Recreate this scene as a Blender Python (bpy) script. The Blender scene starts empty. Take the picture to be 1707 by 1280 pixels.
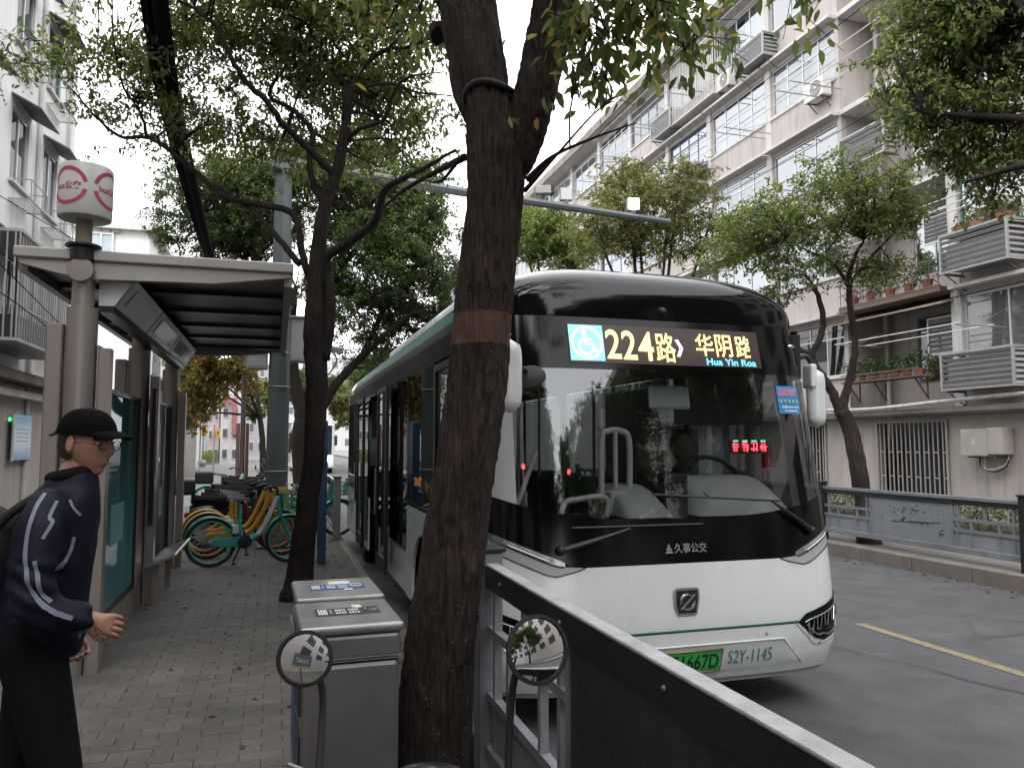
import bpy, bmesh, math, random
import numpy as np
from mathutils import Vector, Matrix, Euler

PI = math.pi
R_ = math.radians
scene = bpy.context.scene
C = scene.collection

# ------------------------------------------------------------------ camera
CAM_H = 1.78
YAW, PITCH, FPX = R_(17.0), math.atan(100 / 1282.0), 1282.0
cam_d = bpy.data.cameras.new('camera')
cam_d.sensor_fit = 'HORIZONTAL'
cam_d.sensor_width = 36.0
cam_d.lens = FPX / 1707.0 * 36.0
cam_d.clip_start = 0.05
cam_d.clip_end = 3000.0
cam = bpy.data.objects.new('camera', cam_d)
C.objects.link(cam)
cam.location = (0, 0, CAM_H)
cam.rotation_euler = (PI / 2 + PITCH, 0, -YAW)
scene.camera = cam

# ------------------------------------------------------------------ sky and sun (overcast winter day)
SUN_EL, SUN_AZ = R_(52), R_(200)
world = bpy.data.worlds.new('World')
scene.world = world
world.use_nodes = True
wn, wl = world.node_tree.nodes, world.node_tree.links
wn.clear()
sky = wn.new('ShaderNodeTexSky')
sky.sky_type = 'NISHITA'
sky.sun_disc = False
sky.sun_elevation = SUN_EL
sky.sun_rotation = SUN_AZ
sky.air_density, sky.dust_density, sky.ozone_density = 1.0, 4.0, 1.0
hs = wn.new('ShaderNodeHueSaturation')
hs.inputs['Saturation'].default_value = 0.12
wl.new(sky.outputs[0], hs.inputs['Color'])
cloud_tc = wn.new('ShaderNodeTexCoord')
cloud_map = wn.new('ShaderNodeMapping')
cloud_map.inputs['Scale'].default_value = (1, 1, 2.5)
wl.new(cloud_tc.outputs['Generated'], cloud_map.inputs[0])
cloud = wn.new('ShaderNodeTexNoise')
cloud.inputs['Scale'].default_value = 2.2
cloud.inputs['Detail'].default_value = 4
wl.new(cloud_map.outputs[0], cloud.inputs[0])
cr = wn.new('ShaderNodeValToRGB')
cr.color_ramp.elements[0].position, cr.color_ramp.elements[0].color = 0.3, (9.0, 9.15, 9.5, 1)
cr.color_ramp.elements[1].position, cr.color_ramp.elements[1].color = 0.75, (10.6, 10.6, 10.7, 1)
wl.new(cloud.outputs[0], cr.inputs[0])
mixw = wn.new('ShaderNodeMix')
mixw.data_type = 'RGBA'
mixw.inputs[0].default_value = 0.9
wl.new(hs.outputs[0], mixw.inputs[6])
wl.new(cr.outputs[0], mixw.inputs[7])
bg = wn.new('ShaderNodeBackground')
bg.inputs['Strength'].default_value = 0.1
wl.new(mixw.outputs[2], bg.inputs['Color'])
wo = wn.new('ShaderNodeOutputWorld')
wl.new(bg.outputs[0], wo.inputs['Surface'])

sun_d = bpy.data.lights.new('sun', 'SUN')
sun_d.energy = 0.6
sun_d.angle = R_(40)
sun_d.color = (1.0, 0.97, 0.93)
sun = bpy.data.objects.new('sun', sun_d)
C.objects.link(sun)
sun.rotation_euler = (PI / 2 - SUN_EL, 0, PI - SUN_AZ)

vs = scene.view_settings
vs.view_transform = 'Standard'
vs.look = 'None'
vs.exposure = 1.68
vs.gamma = 1.0
vs.use_curve_mapping = False
scene.cycles.max_bounces = 8
scene.cycles.transparent_max_bounces = 24
scene.cycles.diffuse_bounces = 4
scene.cycles.glossy_bounces = 4
scene.cycles.sample_clamp_indirect = 6.0
scene.cycles.use_denoising = True
scene.cycles.caustics_reflective = False
scene.cycles.caustics_refractive = False

# ------------------------------------------------------------------ picture ray -> place (to read distances off the photograph)
_F = Vector((math.sin(YAW) * math.cos(PITCH), math.cos(YAW) * math.cos(PITCH), math.sin(PITCH)))
_Rt = Vector((math.cos(YAW), -math.sin(YAW), 0))
_U = Vector((-math.sin(YAW) * math.sin(PITCH), -math.cos(YAW) * math.sin(PITCH), math.cos(PITCH)))
def at(x, y, d=None, X=None, Y=None, Z=None):
    r = _F + (x - 853.5) / FPX * _Rt + (640 - y) / FPX * _U
    if d is not None: t = d
    elif X is not None: t = X / r.x
    elif Y is not None: t = Y / r.y
    else: t = (Z - CAM_H) / r.z
    return Vector((0, 0, CAM_H)) + r * t

# ------------------------------------------------------------------ materials
MATS = {}
def _new(name):
    m = bpy.data.materials.new(name)
    m.use_nodes = True
    nt = m.node_tree
    for n in list(nt.nodes):
        nt.nodes.remove(n)
    out = nt.nodes.new('ShaderNodeOutputMaterial')
    MATS[name] = m
    return m, nt.nodes, nt.links, out

def M(name, col, rough=0.6, metal=0.0, var=0.14, scale=4.0, bump=0.0, bscale=80.0, spec=0.5, coat=0.0,
      grime=0.0, gcol=(0.05, 0.045, 0.04), stretch=(1, 1, 1), world=False, rvar=0.08, streak=0.0):
    if name in MATS:
        return MATS[name]
    m, n, l, out = _new(name)
    p = n.new('ShaderNodeBsdfPrincipled')
    tc = n.new('ShaderNodeTexCoord')
    mp = n.new('ShaderNodeMapping')
    mp.inputs['Scale'].default_value = stretch
    if world:
        ge = n.new('ShaderNodeNewGeometry')
        l.new(ge.outputs['Position'], mp.inputs[0])
    else:
        l.new(tc.outputs['Object'], mp.inputs[0])
    nz = n.new('ShaderNodeTexNoise')
    nz.inputs['Scale'].default_value = scale
    nz.inputs['Detail'].default_value = 6
    nz.inputs['Roughness'].default_value = 0.62
    l.new(mp.outputs[0], nz.inputs[0])
    rp = n.new('ShaderNodeValToRGB')
    e = rp.color_ramp.elements
    e[0].position, e[1].position = 0.28, 0.72
    e[0].color = (*[max(0, c * (1 - var)) for c in col], 1)
    e[1].color = (*[min(1, c * (1 + var)) for c in col], 1)
    l.new(nz.outputs[0], rp.inputs[0])
    colo = rp.outputs[0]
    if grime > 0:
        n2 = n.new('ShaderNodeTexNoise')
        n2.inputs['Scale'].default_value = scale * 0.37
        n2.inputs['Detail'].default_value = 9
        n2.inputs['Roughness'].default_value = 0.7
        l.new(mp.outputs[0], n2.inputs[0])
        r2 = n.new('ShaderNodeValToRGB')
        r2.color_ramp.elements[0].position, r2.color_ramp.elements[1].position = 0.45, 0.78
        r2.color_ramp.elements[0].color = (0, 0, 0, 1)
        r2.color_ramp.elements[1].color = (grime, grime, grime, 1)
        l.new(n2.outputs[0], r2.inputs[0])
        mx = n.new('ShaderNodeMix')
        mx.data_type = 'RGBA'
        l.new(r2.outputs[0], mx.inputs[0])
        l.new(colo, mx.inputs[6])
        mx.inputs[7].default_value = (*gcol, 1)
        colo = mx.outputs[2]
    if streak > 0:      # rain runs down the wall
        ms_ = n.new('ShaderNodeMapping')
        ms_.inputs['Scale'].default_value = (1, 1, 0.07)
        g2 = n.new('ShaderNodeNewGeometry')
        l.new(g2.outputs['Position'], ms_.inputs[0])
        n5 = n.new('ShaderNodeTexNoise')
        n5.inputs['Scale'].default_value = 5.5
        n5.inputs['Detail'].default_value = 7
        n5.inputs['Roughness'].default_value = 0.7
        l.new(ms_.outputs[0], n5.inputs[0])
        r5 = n.new('ShaderNodeValToRGB')
        r5.color_ramp.elements[0].position, r5.color_ramp.elements[1].position = 0.5, 0.74
        r5.color_ramp.elements[0].color, r5.color_ramp.elements[1].color = (0, 0, 0, 1), (streak, streak, streak, 1)
        l.new(n5.outputs[0], r5.inputs[0])
        m5 = n.new('ShaderNodeMix')
        m5.data_type = 'RGBA'
        l.new(r5.outputs[0], m5.inputs[0])
        l.new(colo, m5.inputs[6])
        m5.inputs[7].default_value = (*[c * .7 for c in gcol], 1)
        colo = m5.outputs[2]
    l.new(colo, p.inputs['Base Color'])
    mr = n.new('ShaderNodeMapRange')
    mr.inputs['To Min'].default_value = max(0.0, rough - rvar)
    mr.inputs['To Max'].default_value = min(1.0, rough + rvar)
    l.new(nz.outputs[0], mr.inputs[0])
    l.new(mr.outputs[0], p.inputs['Roughness'])
    p.inputs['Metallic'].default_value = metal
    p.inputs['Specular IOR Level'].default_value = spec
    p.inputs['Coat Weight'].default_value = coat
    p.inputs['Coat Roughness'].default_value = 0.06
    if bump > 0:
        n3 = n.new('ShaderNodeTexNoise')
        n3.inputs['Scale'].default_value = bscale
        n3.inputs['Detail'].default_value = 5
        l.new(mp.outputs[0], n3.inputs[0])
        b = n.new('ShaderNodeBump')
        b.inputs['Strength'].default_value = bump
        b.inputs['Distance'].default_value = 0.01
        l.new(n3.outputs[0], b.inputs['Height'])
        l.new(b.outputs[0], p.inputs['Normal'])
    l.new(p.outputs[0], out.inputs[0])
    return m

def glow(name, col, strength):
    if name in MATS:
        return MATS[name]
    m, n, l, out = _new(name)
    e = n.new('ShaderNodeEmission')
    e.inputs[0].default_value = (*col, 1)
    e.inputs[1].default_value = strength
    l.new(e.outputs[0], out.inputs[0])
    return m

def glass(name, tint=(0.8, 0.85, 0.85), refl=0.12, rough=0.01, dens=0.0, film=(0.5, 0.52, 0.52), graze=0.55):
    """thin pane: part see-through (tinted), part mirror by angle; dens = share of milky film"""
    if name in MATS:
        return MATS[name]
    m, n, l, out = _new(name)
    tr = n.new('ShaderNodeBsdfTransparent')
    tr.inputs[0].default_value = (*tint, 1)
    gl = n.new('ShaderNodeBsdfGlossy')
    gl.inputs['Roughness'].default_value = rough
    gl.inputs[0].default_value = (0.95, 0.97, 1, 1)
    lw = n.new('ShaderNodeLayerWeight')
    lw.inputs[0].default_value = 0.35
    mr = n.new('ShaderNodeMapRange')
    mr.inputs['To Min'].default_value = refl
    mr.inputs['To Max'].default_value = min(1.0, refl + graze)
    l.new(lw.outputs['Fresnel'], mr.inputs[0])
    mx = n.new('ShaderNodeMixShader')
    l.new(mr.outputs[0], mx.inputs[0])
    l.new(tr.outputs[0], mx.inputs[1])
    l.new(gl.outputs[0], mx.inputs[2])
    src = mx.outputs[0]
    if dens > 0:
        df = n.new('ShaderNodeBsdfDiffuse')
        df.inputs[0].default_value = (*film, 1)
        m2 = n.new('ShaderNodeMixShader')
        m2.inputs[0].default_value = dens
        l.new(src, m2.inputs[1])
        l.new(df.outputs[0], m2.inputs[2])
        src = m2.outputs[0]
    l.new(src, out.inputs[0])
    return m

def leaf_mat(name, cols, trans=0.35):
    if name in MATS:
        return MATS[name]
    m, n, l, out = _new(name)
    ge = n.new('ShaderNodeNewGeometry')
    rp = n.new('ShaderNodeValToRGB')
    el = rp.color_ramp.elements
    while len(el) < len(cols):
        el.new(0.5)
    for i, (pos, c) in enumerate(cols):
        el[i].position = pos
        el[i].color = (*c, 1)
    l.new(ge.outputs['Random Per Island'], rp.inputs[0])
    p = n.new('ShaderNodeBsdfPrincipled')
    p.inputs['Roughness'].default_value = 0.42
    p.inputs['Specular IOR Level'].default_value = 0.45
    l.new(rp.outputs[0], p.inputs['Base Color'])
    t = n.new('ShaderNodeBsdfTranslucent')
    hs2 = n.new('ShaderNodeHueSaturation')
    hs2.inputs['Value'].default_value = 2.1
    hs2.inputs['Saturation'].default_value = 1.1
    hs2.inputs['Hue'].default_value = 0.48
    l.new(rp.outputs[0], hs2.inputs['Color'])
    l.new(hs2.outputs[0], t.inputs[0])
    mx = n.new('ShaderNodeMixShader')
    mx.inputs[0].default_value = trans
    l.new(p.outputs[0], mx.inputs[1])
    l.new(t.outputs[0], mx.inputs[2])
    l.new(mx.outputs[0], out.inputs[0])
    return m

def bark_mat(name, col, dark, scale=1.0, band=None, bump=1.0):
    """furrowed bark: fine vertical ridges, pale lichen specks; band=(z0,z1) an old red-brown paint ring in object space"""
    m, n, l, out = _new(name)
    p = n.new('ShaderNodeBsdfPrincipled')
    tc = n.new('ShaderNodeTexCoord')
    mp = n.new('ShaderNodeMapping')
    mp.inputs['Scale'].default_value = (1, 1, 0.13)
    l.new(tc.outputs['Object'], mp.inputs[0])
    nz = n.new('ShaderNodeTexNoise')
    nz.inputs['Scale'].default_value = 55 * scale
    nz.inputs['Detail'].default_value = 8
    nz.inputs['Roughness'].default_value = 0.7
    nz.inputs['Distortion'].default_value = 0.6
    l.new(mp.outputs[0], nz.inputs[0])
    vo = n.new('ShaderNodeTexVoronoi')
    vo.inputs['Scale'].default_value = 38 * scale
    vo.feature = 'DISTANCE_TO_EDGE'
    l.new(mp.outputs[0], vo.inputs[0])
    rp = n.new('ShaderNodeValToRGB')
    e = rp.color_ramp.elements
    e[0].position, e[1].position = 0.36, 0.66
    e[0].color, e[1].color = (*dark, 1), (*col, 1)
    l.new(nz.outputs[0], rp.inputs[0])
    colo = rp.outputs[0]
    big = n.new('ShaderNodeTexNoise')
    big.inputs['Scale'].default_value = 3.0
    big.inputs['Detail'].default_value = 5
    l.new(tc.outputs['Object'], big.inputs[0])
    bm_ = n.new('ShaderNodeMix')
    bm_.data_type = 'RGBA'
    bm_.blend_type = 'MULTIPLY'
    bm_.inputs[0].default_value = 0.75
    br = n.new('ShaderNodeValToRGB')
    br.color_ramp.elements[0].position, br.color_ramp.elements[1].position = 0.3, 0.7
    br.color_ramp.elements[0].color, br.color_ramp.elements[1].color = (0.45, 0.42, 0.42, 1), (1.25, 1.15, 1.1, 1)
    l.new(big.outputs[0], br.inputs[0])
    l.new(colo, bm_.inputs[6])
    l.new(br.outputs[0], bm_.inputs[7])
    colo = bm_.outputs[2]
    if band:
        sp = n.new('ShaderNodeSeparateXYZ')
        l.new(tc.outputs['Object'], sp.inputs[0])
        ad = n.new('ShaderNodeMath')
        ad.operation = 'MULTIPLY_ADD'
        l.new(nz.outputs[0], ad.inputs[0])
        ad.inputs[1].default_value = 0.05
        l.new(sp.outputs[2], ad.inputs[2])
        a1 = n.new('ShaderNodeMath')
        a1.operation = 'GREATER_THAN'
        l.new(ad.outputs[0], a1.inputs[0])
        a1.inputs[1].default_value = band[0]
        a2 = n.new('ShaderNodeMath')
        a2.operation = 'LESS_THAN'
        l.new(ad.outputs[0], a2.inputs[0])
        a2.inputs[1].default_value = band[1]
        a3 = n.new('ShaderNodeMath')
        a3.operation = 'MULTIPLY'
        l.new(a1.outputs[0], a3.inputs[0])
        l.new(a2.outputs[0], a3.inputs[1])
        a4 = n.new('ShaderNodeMath')
        a4.operation = 'MULTIPLY'
        a4.inputs[1].default_value = 0.5
        l.new(a3.outputs[0], a4.inputs[0])
        mb = n.new('ShaderNodeMix')
        mb.data_type = 'RGBA'
        l.new(a4.outputs[0], mb.inputs[0])
        l.new(colo, mb.inputs[6])
        mb.inputs[7].default_value = (0.23, 0.115, 0.085, 1)
        colo = mb.outputs[2]
    sv = n.new('ShaderNodeTexNoise')
    sv.inputs['Scale'].default_value = 95
    sv.inputs['Detail'].default_value = 2
    l.new(tc.outputs['Object'], sv.inputs[0])
    sr = n.new('ShaderNodeValToRGB')
    sr.color_ramp.elements[0].position, sr.color_ramp.elements[1].position = 0.7, 0.74
    sr.color_ramp.elements[0].color, sr.color_ramp.elements[1].color = (0, 0, 0, 1), (0.75, 0.75, 0.75, 1)
    l.new(sv.outputs[0], sr.inputs[0])
    ms = n.new('ShaderNodeMix')
    ms.data_type = 'RGBA'
    l.new(sr.outputs[0], ms.inputs[0])
    l.new(colo, ms.inputs[6])
    ms.inputs[7].default_value = (0.3, 0.29, 0.26, 1)
    l.new(ms.outputs[2], p.inputs['Base Color'])
    p.inputs['Roughness'].default_value = 0.9
    p.inputs['Specular IOR Level'].default_value = 0.25
    ad2 = n.new('ShaderNodeMath')
    ad2.operation = 'MULTIPLY_ADD'
    l.new(vo.outputs['Distance'], ad2.inputs[0])
    ad2.inputs[1].default_value = 0.8
    l.new(nz.outputs[0], ad2.inputs[2])
    b = n.new('ShaderNodeBump')
    b.inputs['Strength'].default_value = bump
    b.inputs['Distance'].default_value = 0.022
    l.new(ad2.outputs[0], b.inputs['Height'])
    l.new(b.outputs[0], p.inputs['Normal'])
    l.new(p.outputs[0], out.inputs[0])
    return m

# ------------------------------------------------------------------ object helpers
def tag(o, label=None, cat=None, group=None, kind=None):
    if label: o['label'] = label
    if cat: o['category'] = cat
    if group: o['group'] = group
    if kind: o['kind'] = kind
    return o

def thing(name, label, cat, loc=(0, 0, 0), rz=0.0, group=None):
    o = bpy.data.objects.new(name, None)
    o.empty_display_size = 0.1
    C.objects.link(o)
    o.location = loc
    o.rotation_euler = (0, 0, rz)
    return tag(o, label, cat, group)

def link(name, me, parent=None, loc=None, rot=None):
    o = bpy.data.objects.new(name, me)
    C.objects.link(o)
    if parent: o.parent = parent
    if loc is not None: o.location = loc
    if rot is not None: o.rotation_euler = rot
    return o

def copy_tree(o, parent=None):
    c = o.copy()
    C.objects.link(c)
    c.parent = parent
    for ch in list(o.children):
        copy_tree(ch, c)
    return c

class MB:
    """collects shapes; build() links them as ONE mesh object"""
    def __init__(s):
        s.v, s.f = [], []
    def add(s, vs, fs):
        k = len(s.v)
        s.v += [tuple(p) for p in vs]
        s.f += [tuple(i + k for i in q) for q in fs]
        return s
    def box(s, x0, x1, y0, y1, z0, z1, m=None):
        vs = [Vector(p) for p in ((x0, y0, z0), (x1, y0, z0), (x1, y1, z0), (x0, y1, z0), (x0, y0, z1), (x1, y0, z1), (x1, y1, z1), (x0, y1, z1))]
        if m is not None: vs = [m @ p for p in vs]
        return s.add(vs, ((3, 2, 1, 0), (4, 5, 6, 7), (0, 1, 5, 4), (1, 2, 6, 5), (2, 3, 7, 6), (3, 0, 4, 7)))
    def cbox(s, c, sz, rot=None):
        m = Matrix.Translation(c)
        if rot is not None: m = m @ Euler(rot).to_matrix().to_4x4()
        a, b, d = sz[0] / 2, sz[1] / 2, sz[2] / 2
        return s.box(-a, a, -b, b, -d, d, m)
    def bar(s, p0, p1, w, h=None, up=(0, 0, 1)):
        """rectangular bar from p0 to p1"""
        p0, p1 = Vector(p0), Vector(p1)
        h = h or w
        d = p1 - p0
        L = d.length
        d.normalize()
        u = Vector(up)
        if abs(d.dot(u)) > 0.95: u = Vector((0, 1, 0))
        a = d.cross(u).normalized()
        b = a.cross(d)
        vs = []
        for q in (p0, p1):
            for i, j in ((-1, -1), (1, -1), (1, 1), (-1, 1)):
                vs.append(q + a * (i * w / 2) + b * (j * h / 2))
        return s.add(vs, ((0, 1, 2, 3), (7, 6, 5, 4), (4, 5, 1, 0), (5, 6, 2, 1), (6, 7, 3, 2), (7, 4, 0, 3)))
    def tube(s, pts, rad, n=8, cap=True, closed=False):
        pts = [Vector(p) for p in pts]
        N = len(pts)
        if not hasattr(rad, '__len__'): rad = [rad] * N
        ref = None
        rings = []
        for i, p in enumerate(pts):
            if closed: t = pts[(i + 1) % N] - pts[i - 1]
            else: t = pts[min(i + 1, N - 1)] - pts[max(i - 1, 0)]
            if t.length < 1e-9: t = Vector((0, 0, 1))
            t.normalize()
            if ref is None:
                ref = Vector((1, 0, 0)) if abs(t.x) < 0.8 else Vector((0, 1, 0))
            a = (ref - t * ref.dot(t))
            if a.length < 1e-6: a = t.orthogonal()
            a.normalize()
            ref = a
            b = t.cross(a)
            rings.append([p + (a * math.cos(2 * PI * k / n) + b * math.sin(2 * PI * k / n)) * rad[i] for k in range(n)])
        vs = [q for r in rings for q in r]
        fs = []
        for i in range(N if closed else N - 1):
            j = (i + 1) % N
            for k in range(n):
                k2 = (k + 1) % n
                fs.append((i * n + k, i * n + k2, j * n + k2, j * n + k))
        if cap and not closed:
            fs.append(tuple(range(n - 1, -1, -1)))
            fs.append(tuple((N - 1) * n + k for k in range(n)))
        return s.add(vs, fs)
    def cyl(s, p0, p1, r0, r1=None, n=16):
        return s.tube([p0, p1], [r0, r0 if r1 is None else r1], n)
    def lathe(s, prof, n=24, c=(0, 0, 0), m=None):
        """prof: (r,z) list around z"""
        vs, fs = [], []
        for r, z in prof:
            for k in range(n):
                a = 2 * PI * k / n
                vs.append(Vector((c[0] + r * math.cos(a), c[1] + r * math.sin(a), c[2] + z)))
        for i in range(len(prof) - 1):
            for k in range(n):
                k2 = (k + 1) % n
                fs.append((i * n + k, i * n + k2, (i + 1) * n + k2, (i + 1) * n + k))
        fs.append(tuple(range(n - 1, -1, -1)))
        fs.append(tuple((len(prof) - 1) * n + k for k in range(n)))
        if m is not None: vs = [m @ p for p in vs]
        return s.add(vs, fs)
    def ball(s, c, r, nu=16, nv=10, m=None):
        if not hasattr(r, '__len__'): r = (r, r, r)
        vs, fs = [Vector((c[0], c[1], c[2] - r[2]))], []
        for i in range(1, nv):
            ph = -PI / 2 + PI * i / nv
            for k in range(nu):
                a = 2 * PI * k / nu
                vs.append(Vector((c[0] + r[0] * math.cos(ph) * math.cos(a), c[1] + r[1] * math.cos(ph) * math.sin(a), c[2] + r[2] * math.sin(ph))))
        vs.append(Vector((c[0], c[1], c[2] + r[2])))
        for k in range(nu):
            fs.append((0, 1 + (k + 1) % nu, 1 + k))
            fs.append((len(vs) - 1, 1 + (nv - 2) * nu + k, 1 + (nv - 2) * nu + (k + 1) % nu))
        for i in range(nv - 2):
            for k in range(nu):
                k2 = (k + 1) % nu
                fs.append((1 + i * nu + k, 1 + i * nu + k2, 1 + (i + 1) * nu + k2, 1 + (i + 1) * nu + k))
        if m is not None: vs = [m @ p for p in vs]
        return s.add(vs, fs)
    def prism(s, poly, a, b, axis='y'):
        """polygon extruded from a to b along an axis; poly in the other two coordinates"""
        def P(q, t):
            return {'y': (q[0], t, q[1]), 'x': (t, q[0], q[1]), 'z': (q[0], q[1], t)}[axis]
        n = len(poly)
        vs = [P(q, a) for q in poly] + [P(q, b) for q in poly]
        fs = [tuple(range(n)), tuple(range(2 * n - 1, n - 1, -1))]
        fs += [((k + 1) % n, k, n + k, n + (k + 1) % n) for k in range(n)]
        return s.add(vs, fs)
    def grid(s, fn, nu, nv):
        vs = [fn(i / nu, j / nv) for j in range(nv + 1) for i in range(nu + 1)]
        fs = [(j * (nu + 1) + i, j * (nu + 1) + i + 1, (j + 1) * (nu + 1) + i + 1, (j + 1) * (nu + 1) + i) for j in range(nv) for i in range(nu)]
        return s.add(vs, fs)
    def mesh(s, name, bevel=0, smooth=False, seg=1, fix=True):
        me = bpy.data.meshes.new(name)
        me.from_pydata(s.v, [], s.f)
        if fix or bevel:
            bm = bmesh.new()
            bm.from_mesh(me)
            if bevel:
                bmesh.ops.bevel(bm, geom=[e for e in bm.edges if e.calc_face_angle(0) > 0.5], offset=bevel, segments=seg, affect='EDGES', profile=0.5)
            bmesh.ops.recalc_face_normals(bm, faces=bm.faces)
            bm.to_mesh(me)
            bm.free()
        if smooth:
            me.polygons.foreach_set('use_smooth', [True] * len(me.polygons))
            if smooth != 'all':
                me.set_sharp_from_angle(angle=R_(38))
        me.update()
        return me
    def build(s, name, mat, parent=None, bevel=0, smooth=False, loc=None, rot=None, seg=1, fix=True):
        me = s.mesh(name, bevel, smooth, seg, fix)
        me.materials.append(mat)
        return link(name, me, parent, loc, rot)

def part(name, mat, parent, *boxes, bevel=0):
    b = MB()
    for q in boxes: b.box(*q)
    return b.build(name, mat, parent, bevel)

def smooth_path(pts, n=6):
    """Catmull-Rom"""
    pts = [Vector(p) for p in pts]
    if len(pts) < 3: return pts
    q = [pts[0] * 2 - pts[1]] + pts + [pts[-1] * 2 - pts[-2]]
    out = []
    for i in range(1, len(q) - 2):
        for k in range(n):
            t = k / n
            a, b, c, d = q[i - 1], q[i], q[i + 1], q[i + 2]
            out.append(0.5 * ((2 * b) + (c - a) * t + (2 * a - 5 * b + 4 * c - d) * t * t + (3 * b - a - 3 * c + d) * t ** 3))
    out.append(pts[-1])
    return out

def lerp_list(vals, n):
    """resample radii to n values"""
    out = []
    for i in range(n):
        t = i / (n - 1) * (len(vals) - 1)
        k = min(int(t), len(vals) - 2)
        out.append(vals[k] + (vals[k + 1] - vals[k]) * (t - k))
    return out

_text_cache = {}
def text_mesh(body, w=None, h=None, bold=0.0, ext=0.0):
    """text laid in the XZ plane, reading towards -Y, centred on 0, fitted to w x h; returns verts, faces"""
    key = (body, bold)
    if key not in _text_cache:
        cu = bpy.data.curves.new('t', 'FONT')
        cu.body = body
        cu.offset = bold
        cu.resolution_u = 3
        ob = bpy.data.objects.new('t', cu)
        me = bpy.data.meshes.new_from_object(ob)
        _text_cache[key] = ([tuple(v.co) for v in me.vertices], [tuple(p.vertices) for p in me.polygons])
        bpy.data.objects.remove(ob)
        bpy.data.curves.remove(cu)
        bpy.data.meshes.remove(me)
    vs, fs = _text_cache[key]
    if not vs: return [], []
    xs, ys = [v[0] for v in vs], [v[1] for v in vs]
    cx, cy = (min(xs) + max(xs)) / 2, (min(ys) + max(ys)) / 2
    sx, sy = max(max(xs) - min(xs), 1e-6), max(max(ys) - min(ys), 1e-6)
    kx = (w / sx) if w else (h / sy)
    ky = (h / sy) if h else kx
    return [((v[0] - cx) * kx, 0.0, (v[1] - cy) * ky) for v in vs], fs

def text(name, body, mat, parent, w=None, h=None, loc=(0, 0, 0), rot=(0, 0, 0), bold=0.0, warp=None):
    vs, fs = text_mesh(body, w, h, bold)
    if warp: vs = [warp(v) for v in vs]
    me = bpy.data.meshes.new(name)
    me.from_pydata(vs, [], fs)
    me.materials.append(mat)
    return link(name, me, parent, loc, rot)

def fast_mesh(name, verts, faces_n, idx, mat):
    """numpy verts (n,3); all faces with faces_n corners; idx flat"""
    me = bpy.data.meshes.new(name)
    nf = len(idx) // faces_n
    me.vertices.add(len(verts))
    me.vertices.foreach_set('co', verts.astype(np.float32).ravel())
    me.loops.add(len(idx))
    me.loops.foreach_set('vertex_index', idx.astype(np.int32))
    me.polygons.add(nf)
    me.polygons.foreach_set('loop_start', np.arange(0, nf * faces_n, faces_n, dtype=np.int32))
    me.update(calc_edges=True)
    me.validate()
    me.materials.append(mat)
    return me
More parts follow.
